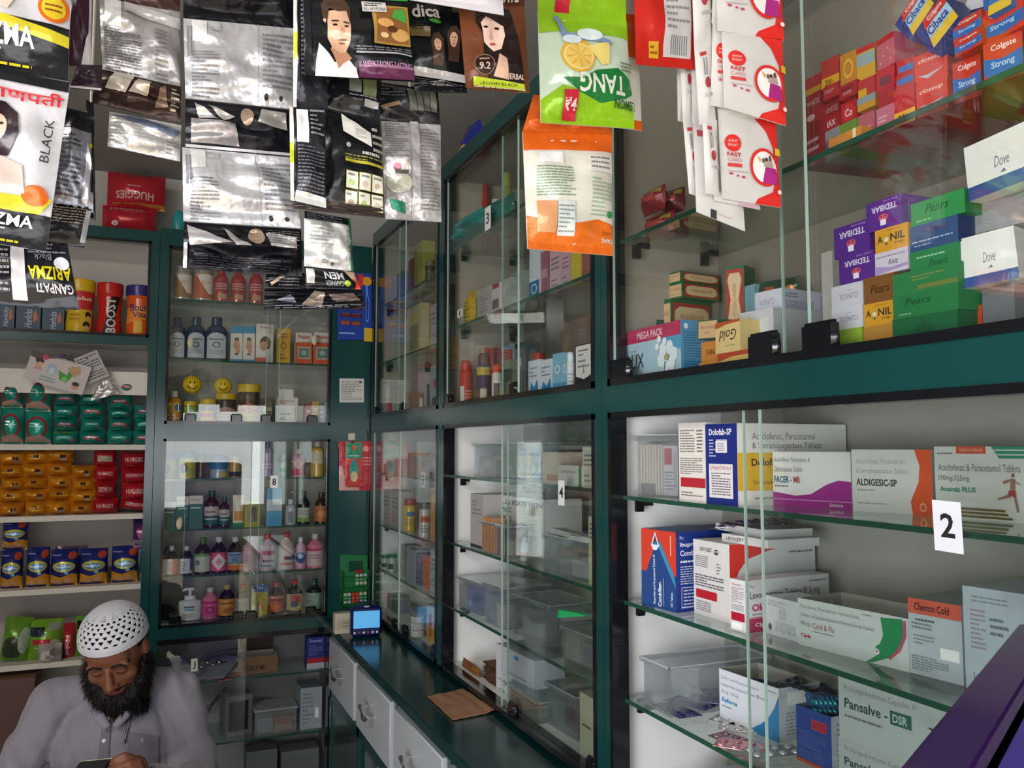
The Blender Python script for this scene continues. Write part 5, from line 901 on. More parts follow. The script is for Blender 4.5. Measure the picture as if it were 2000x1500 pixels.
D('light blue and white carton with tinted base below card 8', 520, 550, 953, z, '#5f9cc0', [('r', 0, .4, 1, .7, '#c3c8cc'), ('t', 'Savlon', .3, .56, .8, .64, '#5a7a94'), ('r', 0, .0, 1, .25, '#4f90bc')], d=.05)
card('white card with a black 8 on the glass of the back cabinet', yq(528, 543, 953, 929, YF-.003), [('T', '8', .25, .2, .75, .78, '#26262a')])
E_('clear grey bottle with ring handle in bay 8', 556, 578, 975, z, 'squeeze', body='#a9acb2', cap='#b9bcc0', A=[('r', .35, .05, .65, .8, '#77797f')])
E_('dark green bottle with white label in bay 8', 581, 604, 959, z, body='#161a14', cap='#2a2422', A=[('r', 0, 0, 1, .85, '#b9b6a8'), ('r', .1, .0, .8, .25, '#6f9a2c'), ('l', .2, .4, .8, .7, 3, '#7a7a70')])
E_('brown bottle with a full amber label in bay 8', 614, 640, 962, z, body='#2c1810', cap='#2c2018', A=[('r', 0, 0, 1, 1, '#a8683c'), ('c', .5, .5, .2, .22, '#c98a5c')])
z = 1.093
SY = [
 (318, 333, 1056, '#3a3030', '#8a8a88', '#8f8a8a', [], 3.72, 'grey labelled bottle hidden behind the orange labelled one'),
 (322, 346, 1066, '#1c1416', '#a8aaac', '#c6c2c0', [('r', .55, 0, 1, 1, '#c4502c'), ('l', .08, .15, .5, .85, 5, '#77777a')], 3.62, 'small dark bottle with a white and orange label'),
 (352, 375, 1066, '#1c1420', '#b4b4b6', '#b9bac4', [('l', .1, .15, .5, .85, 5, '#77777a'), ('r', .72, .2, 1, 1, '#4a4a78')], 3.62, 'small dark bottle with a white and violet label'),
 (380, 410, 1050, '#2a1c14', '#4a6a2c', '#aeb6a8', [('r', 0, .84, 1, 1, '#5f8a50'), ('c', .25, .5, .15, .15, '#5a7a58')], 3.63, 'brown bottle with green cap and pale green label'),
 (412, 441, 1048, '#1c1216', '#b9b6b4', '#c9507c', [('p', [(.5, .95), (.93, .5), (.5, .05), (.07, .5)], '#dcc8cc'), ('c', .5, .5, .13, .2, '#c9889c'), ('c', .08, .92, .1, .1, '#b8305c'), ('c', .92, .92, .1, .1, '#b8305c'), ('l', .3, .46, .7, .54, 1, '#7a4a58')], 3.63, 'dark bottle with a pink and white diamond label'),
 (444, 473, 1048, '#221418', '#b4b4b4', '#8f9aa8', [('r', 0, .0, 1, .28, '#c4642c'), ('p', [(0, .3), (.5, .4), (1, .25), (1, .45), (0, .45)], '#5f8a3c'), ('r', .2, .8, .8, .92, '#3a5a9c'), ('c', .5, .6, .18, .18, '#4a6aa4')], 3.63, 'dark bottle with an orange and green landscape label'),
 (473, 503, 1045, '#c9a0ae', '#b9b4b6', '#cfa8b4', [('l', .2, .3, .85, .8, 4, '#a87c8c')], 3.63, 'pale pink bottle with a grey cap'),
 (506, 536, 1043, '#c9b4c0', '#b83040', '#c3b4c0', [('r', 0, .72, 1, .96, '#a83868'), ('T', 'MMS', .3, .34, .85, .46, '#4a3a58'), ('r', .1, .1, .7, .18, '#4f8aa4')], 3.63, 'pink and white bottle with a red and blue cap'),
 (544, 573, 1040, '#c6b4b4', '#b02c3c', '#c9b9b4', [('r', .4, .4, 1, .6, '#5a3a5c'), ('r', .1, .1, .9, .25, '#b07c6c')], 3.63, 'cream bottle with a red cap'),
 (576, 597, 1048, '#c08ca4', '#aaaab0', '#b990ac', [('c', .5, .55, .4, .35, '#3a4a8c'), ('c', .5, .65, .2, .15, '#9ab4d0')], 3.63, 'slim pink bottle with a blue oval'),
 (599, 630, 1042, '#d0708c', '#b9b4b4', '#c3aab0', [('r', 0, .86, 1, 1, '#a82c50'), ('l', .2, .4, .8, .7, 2, '#9a5a70')], 3.63, 'bright pink bottle at the right end of the pink row')]
for a, b_, pt, bc, cc, lc, A, Y, lb in SY: E_(lb, a, b_, pt, z, body=bc, cap=cc, lab=lc, A=A, Y=Y)
z = .92-.003
t = thing('upturned_jar', 'black jar lying on its side with its round mouth facing out', 'jar', (onY(325, 1198, 3.62).x, 3.66, z)); P = V3(t.location.x, 3.60, z+.038)
M = Matrix.Rotation(math.radians(-90), 3, 'X'); b = MB(); b.lathe(P, [(.038, 0), (.038, .004), (.036, .07), (.03, .075)], mat('#2a2422', 'gloss'), ax=M); b.build('body', t)
b = MB(); b.lathe(P-V3(0, .004, 0), [(.030, 0), (.030, .005)], mat('#101012', 'gloss'), ax=M); b.build('mouth', t)
# pump bottle
t = E_('white pump bottle of skin lotion in bay 8', 349, 391, 1163, z, 'square', body='#c9ccce', cap='#d3d6d8', bk='plastic', Y=3.63, ob=.6, span=120, lz=(.05, .7), A=[('r', .25, .72, .7, .84, '#5f6a74'), ('r', .28, .55, .68, .66, '#4a9cb0'), ('l', .2, .12, .8, .4, 3, '#8d9094')])
P = Vector(t['_o']); zt = TOP['z']; b = MB(); b.tube([P+V3(0, 0, zt-P.z-.001), P+V3(0, 0, zt-P.z+.022)], .006, mat('#d3d6d8', 'plastic')); b.tube([P+V3(.012, -.002, zt-P.z+.024), P+V3(-.018, -.006, zt-P.z+.026), P+V3(-.028, -.008, zt-P.z+.020)], [.007, .006, .004], mat('#d3d6d8', 'plastic')); b.build('pump', t)
SY = [(395, 424, 1147, '#c9708c', '#b9b4b4', '#c94880', [('r', 0, .88, 1, 1, '#b02c6a'), ('o', .5, .45, .2, .22, .35, '#7a2c74'), ('l', .15, .7, .85, .76, 1, '#e0b0c4')], 'pink bottle with a purple spiral mark'),
 (427, 458, 1141, '#1c1410', '#a8905c', '#c98a28', [('l', .15, .65, .85, .85, 1, '#4a3418'), ('c', .6, .3, .25, .2, '#a8602c')], 'black bottle with a mustard label'),
 (460, 486, 1141, '#26302a', '#a8322c', '#8f9a9c', [('l', .2, .3, .8, .8, 4, '#5f6a6c')], 'dark green bottle with red cap and grey label'),
 (525, 553, 1137, '#2a1410', '#a82c2c', '#b8502c', [('T', 'HONEY', .1, .66, .9, .82, '#2a1814'), ('r', 0, .86, 1, 1, '#c9887c'), ('c', .5, .3, .3, .2, '#c9602c')], 'brown bottle with red cap and orange label'),
 (559, 590, 1132, '#1f1412', '#a8282c', '#b9a880', [('r', .3, .55, .85, .95, '#a83a40'), ('c', .5, .4, .2, .2, '#2c2a4a'), ('r', 0, 0, 1, .1, '#a88a3c')], 'dark bottle with red cap and cream grape label'),
 (598, 628, 1130, '#1a2420', '#1f4a3c', '#9aaaa0', [('l', .1, .2, .6, .9, 5, '#5a7468'), ('r', .7, 0, 1, 1, '#7a9a84')], 'dark green bottle with green cap at the right end')]
for a, b_, pt, bc, cc, lc, A, lb in SY: E_(lb, a, b_, pt, z, body=bc, cap=cc, lab=lc, A=A, Y=3.63)
D('yellow and blue carton showing a pair of lungs', 492, 522, 1142, z, '#b3a028', [('p', [(0, 1), (1, 1), (1, .8), (.7, .72), (.3, .78), (0, .7)], '#2f4f94'), ('p', [(.47, .5), (.3, .42), (.25, .15), (.45, .2)], '#b0603c'), ('p', [(.53, .5), (.7, .42), (.75, .15), (.55, .2)], '#b0603c'), ('l', .3, .84, .7, .92, 1, '#c9ccd8')], d=.05)
for p, y_ in (((372, 669), .0), ((614, 664), .0), ((350, 1023), 0)):
    P = onY(*p, YF-.002); b = MB(); M = Matrix.Rotation(math.radians(90), 3, 'X'); b.ell(P, (.012, .006, .022), mat('#c3ba98', 'plastic'), 12, 8); b.build('glass_sticker', label={372: 'cream oval pull stuck over the blue bottles', 614: 'cream oval pull stuck over the orange cartons', 350: 'cream oval pull stuck over the green cartons'}[p[0]], cat='sticker')
# ================================================================ post between the cabinets
YP = YF-.006
def hangcard(lab, q, d, col, A, name='hanging_pack', cat='pack', **k): return pouch(lab, name, cat, q, d, col, A, wr=.001, flatend=0, **k)
def yrect(x0, x1, yb, yt, Y): return [onY(x0, yb, Y), onY(x1, yb, Y), onY(x1, yt, Y), onY(x0, yt, Y)]
t = thing('razor_card', 'blue card hung with red razors and a silver razor outline', 'display card', onY(693, 662, YP-.01))
b = MB(); q = yrect(659, 727, 664, 532, YP-.012); b.obox(q[0], q[1]-q[0], q[3]-q[0], V3(0, .002, 0), mat('#1c3c94')); mp = flat(q[0], V3(1, 0, 0), UZ, V3(0, -1, 0), (q[1]-q[0]).length, (q[3]-q[0]).length)
b.art(mp, [('r', .76, 0, 1, .2, '#d0a82c'), ('c', .82, .9, .14, .07, '#d9962c'), ('p', [(.6, .8), (.7, .82), (.72, 1), (.55, 1)], '#c83a2c'), ('p', [(.8, .3), (.86, .28), (.9, .34), (.9, .62), (.86, .7), (.84, .84), (.78, .84), (.8, .68)], '#5f8ad8'), ('p', [(.82, .32), (.87, .32), (.88, .6), (.84, .68), (.82, .66)], '#15307c'), ('l', .05, .08, .5, .14, 1, '#8fa4d8')]); b.build('backing_card', t)
for r in range(4):
    for c in range(2):
        x = q[0].x+.012+.045*c; zz = q[0].z+.165-.033*r; b = MB(); b.rbox(V3(x, YP-.022, zz), V3(.04, 0, 0), V3(0, 0, .018), V3(0, .009, 0), mat('#6a2430' if r < 3 else '#9c4a34', 'gloss'), .003); b.box((x+.004, YP-.0235, zz+.012), (x+.036, YP-.022, zz+.017), mat('#a89a9c', 'metal')); b.build('razor', t)
card('small white paper notice pinned to the teal post', yrect(663, 711, 786, 739, YP), [('l', .08, .08, .92, .92, 12, '#77787a'), ('c', .85, .85, .05, .05, '#3a3a3c')], '#c9c9c6', name='paper_notice', cat='notice')
t = thing('brush_pack_bunch', 'red carded packs hanging from a cream wall hook', 'pack', onY(690, 955, YP-.02))
b = MB(); b.rbox(onY(680, 860, YP-.004), V3(.03, 0, 0), V3(0, 0, .03), V3(0, .004, 0), mat('#c9c3b0', 'plastic'), .002); P = onY(687, 862, YP-.006); b.tube([P+V3(0, 0, .0), P+V3(0, -.02, -.006), P+V3(0, -.024, .004)], .002, mat('#3a3a3c', 'metal')); b.build('wall_hook', t)
PK = [(662, 727, 958, 862, -.008, '#b83038', 'r'), (664, 700, 952, 866, -.014, '#b02c34', 'l'), (674, 708, 950, 862, -.020, '#c04038', 'f')]
for x0, x1, yb, yt, dy, c, k in PK:
    q = yrect(x0, x1, yb, yt, YP+dy)
    if k == 'l': q = [q[0]+V3(.03, 0, .0), q[1]+V3(.03, 0, 0), q[2]-V3(.01, 0, 0), q[3]-V3(.01, 0, 0)]
    pouchmesh(q, .004, c, {'r': [('r', 0, 0, .6, .5, '#c99a98'), ('c', .8, .85, .1, .06, '#d88a84'), ('l', .65, .5, .95, .7, 3, '#d88a84')], 'l': [('c', .5, .85, .3, .1, '#9c2028'), ('r', .3, .2, .6, .6, '#2f6a50')], 'f': [('r', .05, .62, .95, .98, '#2a8a68'), ('c', .5, .86, .14, .06, '#c8583c'), ('c', .5, .35, .25, .25, '#2f8a80'), ('c', .5, .22, .2, .12, '#c9b890'), ('l', .2, .66, .8, .7, 1, '#b9d8c8'), ('r', .1, .1, .2, .5, '#a82c30')]}[k], wr=.001, flatend=0, nu=5, nv=6, kind='film').build('carded_pack', t)
t = thing('lozenge_dispenser', 'green hanging dispenser holding small white green packets', 'dispenser', onY(690, 1188, YP-.02))
q = yrect(664, 718, 1186, 1083, YP-.006); b = MB(); b.obox(q[0], q[1]-q[0], q[3]-q[0], V3(0, .004, 0), mat('#1c7038', 'plastic')); mp = flat(q[0], V3(1, 0, 0), UZ, V3(0, -1, 0), (q[1]-q[0]).length, (q[3]-q[0]).length); b.art(mp, [('r', .3, .66, .8, .86, '#0f3a2c'), ('p', [(0, .5), (.2, .62), (.18, 1), (0, .9)], '#2c6a50')], 'plastic')
for zz in (.02, .34, .58): O = q[0]+V3(0, -.026, .02+zz*.19); b.box((q[0].x, YP-.032, O.z-.012), (q[1].x, YP-.006, O.z-.006), mat('#186430', 'plastic')) 
for xx in (q[0].x, q[1].x-.003): b.box((xx, YP-.032, q[0].z), (xx+.003, YP-.006, q[0].z+.15), mat('#186430', 'plastic'))
b.build('rack', t)
for r, (n, h0) in enumerate(((6, 0), (3, .075), (2, .125))):
    for i in range(n):
        x = q[1].x-.006-.0165*(i+1)+(.0 if n > 2 else -.02); c = '#b9c8b4' if not (r == 0 and i in (2, 3)) else '#c8502c'
        if r == 2: c = '#b02c34'
        O = V3(x, YP-.028, q[0].z+.014+h0); b = MB(); b.rbox(O, V3(.014, 0, 0), V3(0, 0, .045 if r < 2 else .012), V3(0, .018, 0), mat(c, 'film'), .002); 
        if r < 2: b.art(flat(O, V3(1, 0, 0), UZ, V3(0, -1, 0), .014, .045), [('r', .0, .3, 1, .75, '#1f7a48' if c == '#b9c8b4' else '#a82c20'), ('l', .2, .45, .8, .6, 1, '#cfd8c8')], 'film'); 
        b.build('packet', t)
# radio and small carton on the counter
P0 = slide(V3(.9, 3.13, .90), V3(1, 0, 0), px=685); P1 = slide(P0, V3(1, -.1, 0), px=746); w_ = (P1-P0).length; U = (P1-P0).normalized(); N = U.cross(UZ); t = thing('portable_radio', 'dark blue portable media player with a light blue screen on the counter', 'radio', (P0+P1)/2)
b = MB(); b.rbox(P0+UZ*.001, U*w_, UZ*.112, -N*.05, mat('#152050', 'plastic'), .010, 3); b.build('body', t)
b = MB(); b.obox(P0+U*w_*.08+UZ*.034+N*.0012, U*w_*.84, UZ*.062, -N*.001, mat('#5aa4d8', 'emit')); b.build('screen', t, label='light blue screen')
for i, (f, c) in enumerate([(.12, '#cfe0ff'), (.27, '#a83a4c'), (.42, '#d3e0f0'), (.56, '#a83a4c'), (.70, '#d3e0f0'), (.84, '#d3e0f0')]): b = MB(); b.ell(P0+U*w_*f+UZ*.018+N*.001, (.0045, .002, .0045), mat(c, 'gloss'), 10, 6); b.build('button', t)
b = MB(); b.ell(P0+U*w_*.5+UZ*.112, (.012, .01, .003), mat('#c9d0dc', 'gloss')); b.build('top_sensor', t)
b = MB(); b.tube([P0+U*w_*.2-N*.02+UZ*.11, P0+U*w_*.2-N*.02+UZ*.125, P0+U*w_*.8-N*.02+UZ*.125, P0+U*w_*.8-N*.02+UZ*.11], .003, mat('#1a2450', 'plastic')); b.build('carry_handle', t)
carton('small cream carton beside the radio on the counter corner', 654, 689, 1199, .90, Y=3.22, d=.04, col='#b9b3a0', F=[('r', .1, .2, .8, .7, '#a8a290'), ('l', .4, .3, .9, .6, 2, '#8a7c6c')])
# paper bag on the counter
Q = [onZ(*p, .902) for p in ((884, 1407), (965, 1391), (906, 1348), (836, 1362))]
f = lambda x, y: Q[0]*(1-x)*(1-y)+Q[1]*x*(1-y)+Q[2]*x*y+Q[3]*(1-x)*y + UZ*(.004+.003*pnoise(V3(x*5, y*5, 1))+(.008*max(0, 1-abs(x-.96)*12)*(1-y)))
b = MB(); b.grid(f, 16, 12, mat('#a57c62', 'matte')); b.grid(lambda x, y: f(1-x, y)-UZ*.0035, 12, 8, mat('#a57c62', 'matte'))
for (xa, ya, xb, yb) in ((0, 0, 1, 0), (1, 0, 1, 1), (1, 1, 0, 1), (0, 1, 0, 0)): vs = []; [vs.extend([f(xa+(xb-xa)*i/12, ya+(yb-ya)*i/12), f(xa+(xb-xa)*i/12, ya+(yb-ya)*i/12)-UZ*.0035]) for i in range(13)]; b.add(vs, [(2*i, 2*i+1, 2*i+3, 2*i+2) for i in range(12)], mat('#9c745a', 'matte'))
b.build('paper_bag', label='brown paper bag lying flat on the teal counter', cat='paper bag')
# ================================================================ low cabinet beside the man
z = .686
for i, (x, a, c, lb) in enumerate([(.10, .3, '#a9acb4', 'white printed form lying at the left of the low cabinet'), (.20, -.5, '#80879a', 'blue grey folder lying across the papers'), (.30, .15, '#b4b7bc', 'white form behind the letter card')]):
    U = V3(cs(a), sn(a), .05); V_ = V3(-sn(a), cs(a), .25); O = V3(x-.06, YF+.05, z+.002+.004*i); b = MB(); b.obox(O, U*.15, V_*.18, V3(0, 0, -.0015), mat(c)); b.art(flat(O, U.normalized(), V_.normalized(), U.cross(V_).normalized(), .15*U.length, .18*V_.length), [('l', .1, .1, .9, .9, 8, '#77798a')]); b.build('paper_sheet', label=lb, cat='paper')
card('white letter card marked J on the glass of the low cabinet', yq(373, 386, 1312, 1287, YF+.0), [('T', 'J', .3, .2, .7, .8, '#26262a')])
for i in range(5):
    P = V3(.20+.022*i, YF+.10+.01*(i % 3), z+.035+.012*(i % 2)); b = MB(); b.ell(P, (.012, .012, .012), mat('#a8acb0', 'metal')); b.tube([P, P+V3(.02, .04, -.02)], .004, mat('#4a4a4e', 'metal')); b.build('metal_fitting', label='shiny metal fittings heaped behind the letter card', cat='fitting', group='metal fittings in the low cabinet')
carton('open brown cardboard box with dark letters in the low cabinet', 465, 542, 1286, z, Y=3.62, d=.12, col='#7a5f48', opn=True, F=[('T', 'TOREX MV', .12, .15, .72, .5, '#3c3428')]); carton('dark brown box flap standing at the back of the low cabinet', 470, 532, 1248, z, Y=3.775, d=.05, col='#4f4238')
carton('blue and red carton standing at the right of the low cabinet', 599, 633, 1246, z, Y=3.60, d=.06, col='#2c3a84', F=[('r', 0, 0, 1, .18, '#b9bcc8'), ('r', 0, .18, 1, .34, '#a82c38'), ('t', 'Domstal', .15, .84, .85, .94, '#b9c0dc'), ('l', .12, .42, .88, .76, 5, '#6f7cb4')])
for i, p in enumerate([(430, 1322), (455, 1318)]): q = onZ(*p, z+.003); blister(['red and white strip at the front of the low cabinet shelf', 'second red strip at the front of the low cabinet shelf'][i], V3(q.x, max(q.y, YF+.04), z+.002+.006*i), .2+.3*i, .05, .13, '#b9b4b4', '#a84a4c')
z = .446
carton('grey tilted tray with a dark front on the lower low shelf', 438, 492, 1362, z, Y=3.62, d=.08, rot=10, col='#6a6f70', F=[('r', .15, .12, .85, .85, '#1c2226'), ('t', '22', .1, .02, .35, .12, '#b9bcc0')])
T0 = thing('storage_tub', 'clear lidded tub of cartons on the lower low shelf', 'tub', (.44, 3.66, z)); P = slide(V3(0, 3.60, z), V3(1, 0, 0), px=497); w_ = (slide(P, V3(1, 0, 0), px=578)-P).x; b = MB()
for O, a, c in ((P, V3(w_, 0, 0), V3(0, .002, 0)), (P+V3(0, .13, 0), V3(w_, 0, 0), V3(0, .002, 0)), (P, V3(.002, 0, 0), V3(0, .13, 0)), (P+V3(w_, 0, 0), V3(.002, 0, 0), V3(0, .13, 0))): b.obox(O, a, V3(0, 0, .09), c, TUB)
b.build('tub_body', T0); b = MB(); b.obox(P+V3(-.004, -.004, .09), V3(w_+.01, 0, 0), V3(0, 0, .008), V3(0, .14, 0), mat('#8f989c', 'gloss')); b.build('lid', T0)
carton('orange carton inside the lidded tub on the lower low shelf', 536, 570, 1402, z+.003, Y=3.615, d=.06, col='#a86a50', F=[('r', 0, .2, 1, .45, '#c09474')]); carton('white carton inside the lidded tub on the lower low shelf', 502, 533, 1405, z+.003, Y=3.615, d=.06, col='#8f97a4', F=[('l', .1, .2, .9, .8, 3, '#6a707c')])
carton('pale blue grey carton beside the black corner post', 586, 628, 1345, z, Y=3.60, d=.13, col='#9aa6b0', Tc='#6a757c', F=[('l', .1, .1, .6, .9, 8, '#7a848c'), ('b', .68, .25, .85, .5, '#ffffff')])
b = MB(); b.tube([V3(.11, 3.62, z+.02), V3(.20, 3.66, z+.075), V3(.30, 3.72, z+.17)], [.010, .008, .006], mat('#2a2624', 'plastic')); b.tube([V3(.20, 3.66, z+.075), V3(.235, 3.68, z+.11)], .012, mat('#5a4438', 'gloss')); b.build('blood_pressure_cuff', label='dark rod with a brown knob leaning in the low cabinet', cat='rod')
z = .22
for i, (a, b_) in enumerate([(480, 540), (548, 622)]): carton('grey box half seen at the bottom of the low cabinet, %s of two' % ['left', 'right'][i], a, b_, 1470, z, Y=3.64, d=.1, col='#6c7276')
carton('white carton seen through the glass under the first drawer', 0, 0, 0, .367, X=.75, h=.09, d=.1, col='#9aa3ac', F=[('l', .1, .2, .9, .8, 4, '#7a828a')]) if False else None
b = MB(); b.box((.76, 3.05, .368), (.86, 3.22, .46), mat('#9aa3ac')); b.build('carton', label='white carton seen through the glass below the first drawer', cat='box')
# ================================================================ malt jars on the upper left
z = 1.998+.024
for i, (a, b_) in enumerate([(-8, 27), (30, 78), (81, 124)]): D('blue grey malt drink carton, %s from left in the open cupboard' % ORD[i], a, b_, [590, 594, 600][i], z, '#3a4a5c', [('i', 'Horlicks', .35, .2, .65, .85, 90, '#b4bcc6'), ('p', [(.7, .4), (.9, .5), (.8, .85), (.7, .7)], '#b0603c')] , d=.09, Y=3.60, Rc='#2c3a4a', T=[])
MJ = dict(shape='malt', Y=3.64, span=150)
E_('malt jar with yellow lid, yellow and red label and children picture', 128, 180, 548, z, body='#c9a428', cap='#d0a81c', A=[('r', 0, .58, 1, 1, '#b82c2c'), ('T', 'plus', .4, .76, .85, .88, '#e0d0b0'), ('c', .75, .45, .1, .08, '#3a2820'), ('c', .75, .38, .07, .05, '#c9986c'), ('c', .68, .22, .1, .08, '#3a2820'), ('c', .68, .15, .07, .05, '#c9986c'), ('l', .2, .3, .5, .5, 2, '#a87820'), ('p', [(.75, 0), (1, 0), (1, .6), (.85, .3)], '#b83028')], **MJ)
E_('plain red malt jar with slanted white lettering', 189, 235, 555, z, body='#b3241f', cap='#b3241f', A=[('p', [(.28, .02), (.55, .02), (.86, .95), (.55, .95)], '#2a1416'), ('T', 'BOOST', .4, .06, .7, .92, 90, '#c9c4c4')], **MJ)
E_('orange malt jar with blue violet lid', 246, 293, 560, z, body='#c9541c', cap='#2f2a6a', A=[('p', [(0, .3), (1, .5), (1, .8), (0, .7)], '#d9802c'), ('T', 'Bourn', .2, .64, .9, .82, '#3a2a5a'), ('T', 'Vita', .3, .48, .75, .62, '#3a2a5a'), ('r', .35, .1, .6, .4, '#c9a03c'), ('r', 0, 0, 1, .04, '#2f2a6a')], **MJ)
# ================================================================ open shelves of baby goods, left
YS = 3.60
def pack(lab, p0, p1, pt, z, Y=YS, col='#1f8a78', A=(), d=.10, name='diaper_pack', cat='pack', rot=0, roll=0, h=None, **k):
    q = standq(p0, p1, pt, z, Y=Y, rot=rot, h=h, roll=roll); c = sum(q, V3(0, 0, 0))/4; n = (q[1]-q[0]).cross(q[3]-q[0]).normalized(); q = [p-n*d/2*.0 for p in q]
    k.setdefault('wr', .008); k.setdefault('flatend', .04); k.setdefault('seed', (p0*7+pt) % 13); q = [p-n*d*.5 for p in q]
    return pouch(lab, name, cat, q, d, col, A, nu=10, nv=8, **k)
GR = lambda i: [('p', [(.15, .55), (.5, .7), (.85, .55), (.8, .3), (.5, .42), (.2, .3)], ['#4fae9c', '#8a4a5a', '#3c9c8c', '#a05a62'][i % 4]), ('l', .25, .45, .75, .62, 1, '#c9d8d0'), ('c', .82, .3, .07, .12, '#9c4a50'), ('l', .1, .08, .5, .2, 1, '#8fc4b4')]
BIGG = [('o', .45, .5, .42, .34, .22, '#9c2f3a'), ('l', .2, .5, .7, .66, 2, '#c9dcd0'), ('p', [(0, 0), (1, 0), (1, .12), (.6, .3), (0, .2)], '#a88a80'), ('c', .25, .16, .12, .08, '#b98a74')]
z = 1.607
for i, (a, b_, pt) in enumerate([(-48, -4, 792), (-2, 42, 795), (45, 97, 802)]):
    pack('large green diaper pack with a red ring print, %s from left in the lowest row' % ORD[i], a, b_, pt, z, A=BIGG, d=.09); zb = TOP['z']
    pack('large green diaper pack lying on the %s large pack of the lowest row' % ORD[i], a+2, b_-1, [740, 743, 735][i], zb, A=BIGG, d=.08, col='#1b7a6c')
cols = [(99, 150, 3), (152, 204, 3), (207, 257, 4), (259, 303, 3)]
k = 0
for ci, (a, b_, n) in enumerate(cols):
    zz = z
    for r in range(n):
        top = {3: [841, 816, 790], 4: [841, 816, 797, 770]}[n][r]
        pack('small green diaper pack, %s in the %s small column from left' % (['bottom', 'second', 'third', 'fourth'][r], ORD[ci]), a+(r*3) % 4, b_-(r*5) % 3, top, zz, A=GR(ci+r)+([('r', .1, .85, .8, .95, '#a8b82c')] if (ci, r) == (0, 0) else []), d=.11, col=['#1f8474', '#1c7c70', '#23897a'][(r+ci) % 3]); zz = TOP['z']
    COLT = zz
    if ci == 0: pack('green diaper pack half under the slanted shoe card', a+4, b_-2, 766, zz, A=GR(1), d=.1, col='#1a7066')
    if ci == 1: pack('green diaper pack beneath the silver foil sheet', a, b_-2, 768, zz, A=GR(2), d=.1, col='#1a7066')
    if ci == 2: pack('green diaper pack topmost, right of the silver foil sheet', a+22, b_+2, 745, zz, A=GR(3), d=.08, col='#1f8474', roll=-12)
for i, (a, pt, c) in enumerate([(-2, 720, '#163f38'), (30, 716, '#12332e')]): pack('dark green bundle at the back above the large packs, %s' % ['left', 'right'][i], a, a+34, pt, z+.20, Y=3.70, d=.08, col='#16584e', h=.07)
# slanted picture cards
def sheet(lab, pts, Y, c, A, name='picture_card', cat='card', Y2=None):
    q = quadY(pts, Y, Y2); q[3] = q[3]-V3(0, .02, 0); q[2] = q[2]-V3(0, .02, 0); U = q[1]-q[0]; V_ = q[3]-q[0]; V_ = V_-U*(V_.dot(U)/U.dot(U)); N = U.cross(V_).normalized(); b = MB(); b.obox(q[0], U, V_, -N*.001, mat(c, 'paper')); b.art(flat(q[0], U.normalized(), V_.normalized(), N, U.length, V_.length), A); return b.build(name, label=lab, cat=cat)
sheet('white card with baby faces and green and blue baby shoes, leaning on the packs', [(44, 738), (160, 772), (182, 716), (66, 684)], 3.545, '#b9afac', [('p', [(0, 1), (.5, 1), (.1, .75), (0, .8)], '#4a403e'), ('c', .18, .62, .06, .13, '#b98872'), ('c', .17, .73, .07, .09, '#2a211e'), ('c', .19, .6, .05, .09, '#c99880'), ('p', [(.1, .42), (.25, .42), (.22, .52), (.14, .52)], '#b98872'), ('c', .40, .55, .08, .2, '#8fa6b4'), ('c', .40, .5, .05, .12, '#b4c0c6'), ('p', [(.5, .6), (.56, .3), (.68, .25), (.72, .4), (.8, .8), (.7, .85), (.65, .5)], '#3f8a3c'), ('c', .64, .36, .05, .08, '#6ab45c'), ('p', [(.62, .75), (.82, .92), (.86, .7), (.78, .5)], '#b08a64'), ('c', .24, .88, .05, .08, '#b83a50'), ('c', .84, .22, .06, .12, '#b98872'), ('c', .84, .3, .06, .07, '#2a211e'), ('l', .25, .1, .5, .3, 2, '#7a9a8c'), ('l', .4, .95, .8, 1, 1, '#8a5a7c')])
sheet('white instruction sheet with slanted lines beside the shoe card', [(170, 752), (214, 734), (200, 690), (150, 700)], 3.56, '#a9a3a0', [('l', .08, .08, .92, .95, 9, '#4f4f55'), ('c', .5, .5, .06, .05, '#3a7a8c'), ('c', .5, .85, .05, .04, '#3a4a5c')], name='instruction_sheet', cat='sheet')
q = quadY([(177, 783), (232, 768), (212, 738), (190, 752)], 3.55); pouch('crumpled silver foil sheet below the instruction sheet', 'foil_sheet', 'foil', q, .01, '#b4b0ae', [], kind='foil', wr=.008, flatend=0)
b = MB(); b.ell(onY(124, 694, 3.55), (.008, .006, .006), mat('#5a3a94', 'plastic'), 8, 6); b.build('hanger_clip', label='small violet clip at the top edge of the shoe card', cat='clip')
# orange and red packs
z = 1.342
AM = lambda i: [('r', .55, .35, .75, .6, '#3a2820'), ('r', .58, .15, .78, .36, '#a8998a'), ('l', .1, .6, .45, .75, 1, '#d9a84c')] if i % 2 else [('l', .1, .3, .9, .5, 1, '#dba43c'), ('r', .38, .45, .6, .66, '#3a2820')]
xs = [(-52, -8), (-8, 44), (42, 90), (88, 136), (134, 184)]
for ci, (a, b_) in enumerate(xs):
    zz = z
    for r in range(5 if ci < 4 else 4):
        top = [980, 956, 932, 906, 880][r]+(ci*5) % 7-3
        pack('orange wipe pack, row %s up in column %s of the orange pile' % (['one', 'two', 'three', 'four', 'five'][r], ['one', 'two', 'three', 'four', 'five'][ci]), a+(r*7+ci*3) % 9-4, b_+(r*5) % 7-1, top, zz, col=['#c07c1c', '#b8741a', '#c6841f'][(r+ci) % 3], A=AM(r+ci), d=.11, wr=.014, name='wipe_pack'); zz = TOP['z']
HG = lambda i: [('T', 'HUGGIES', .18, .4, .82, .66, 180 if i % 2 else 0, '#c9a8a8'), ('l', .2, .15, .6, .25, 1, '#c07078')]
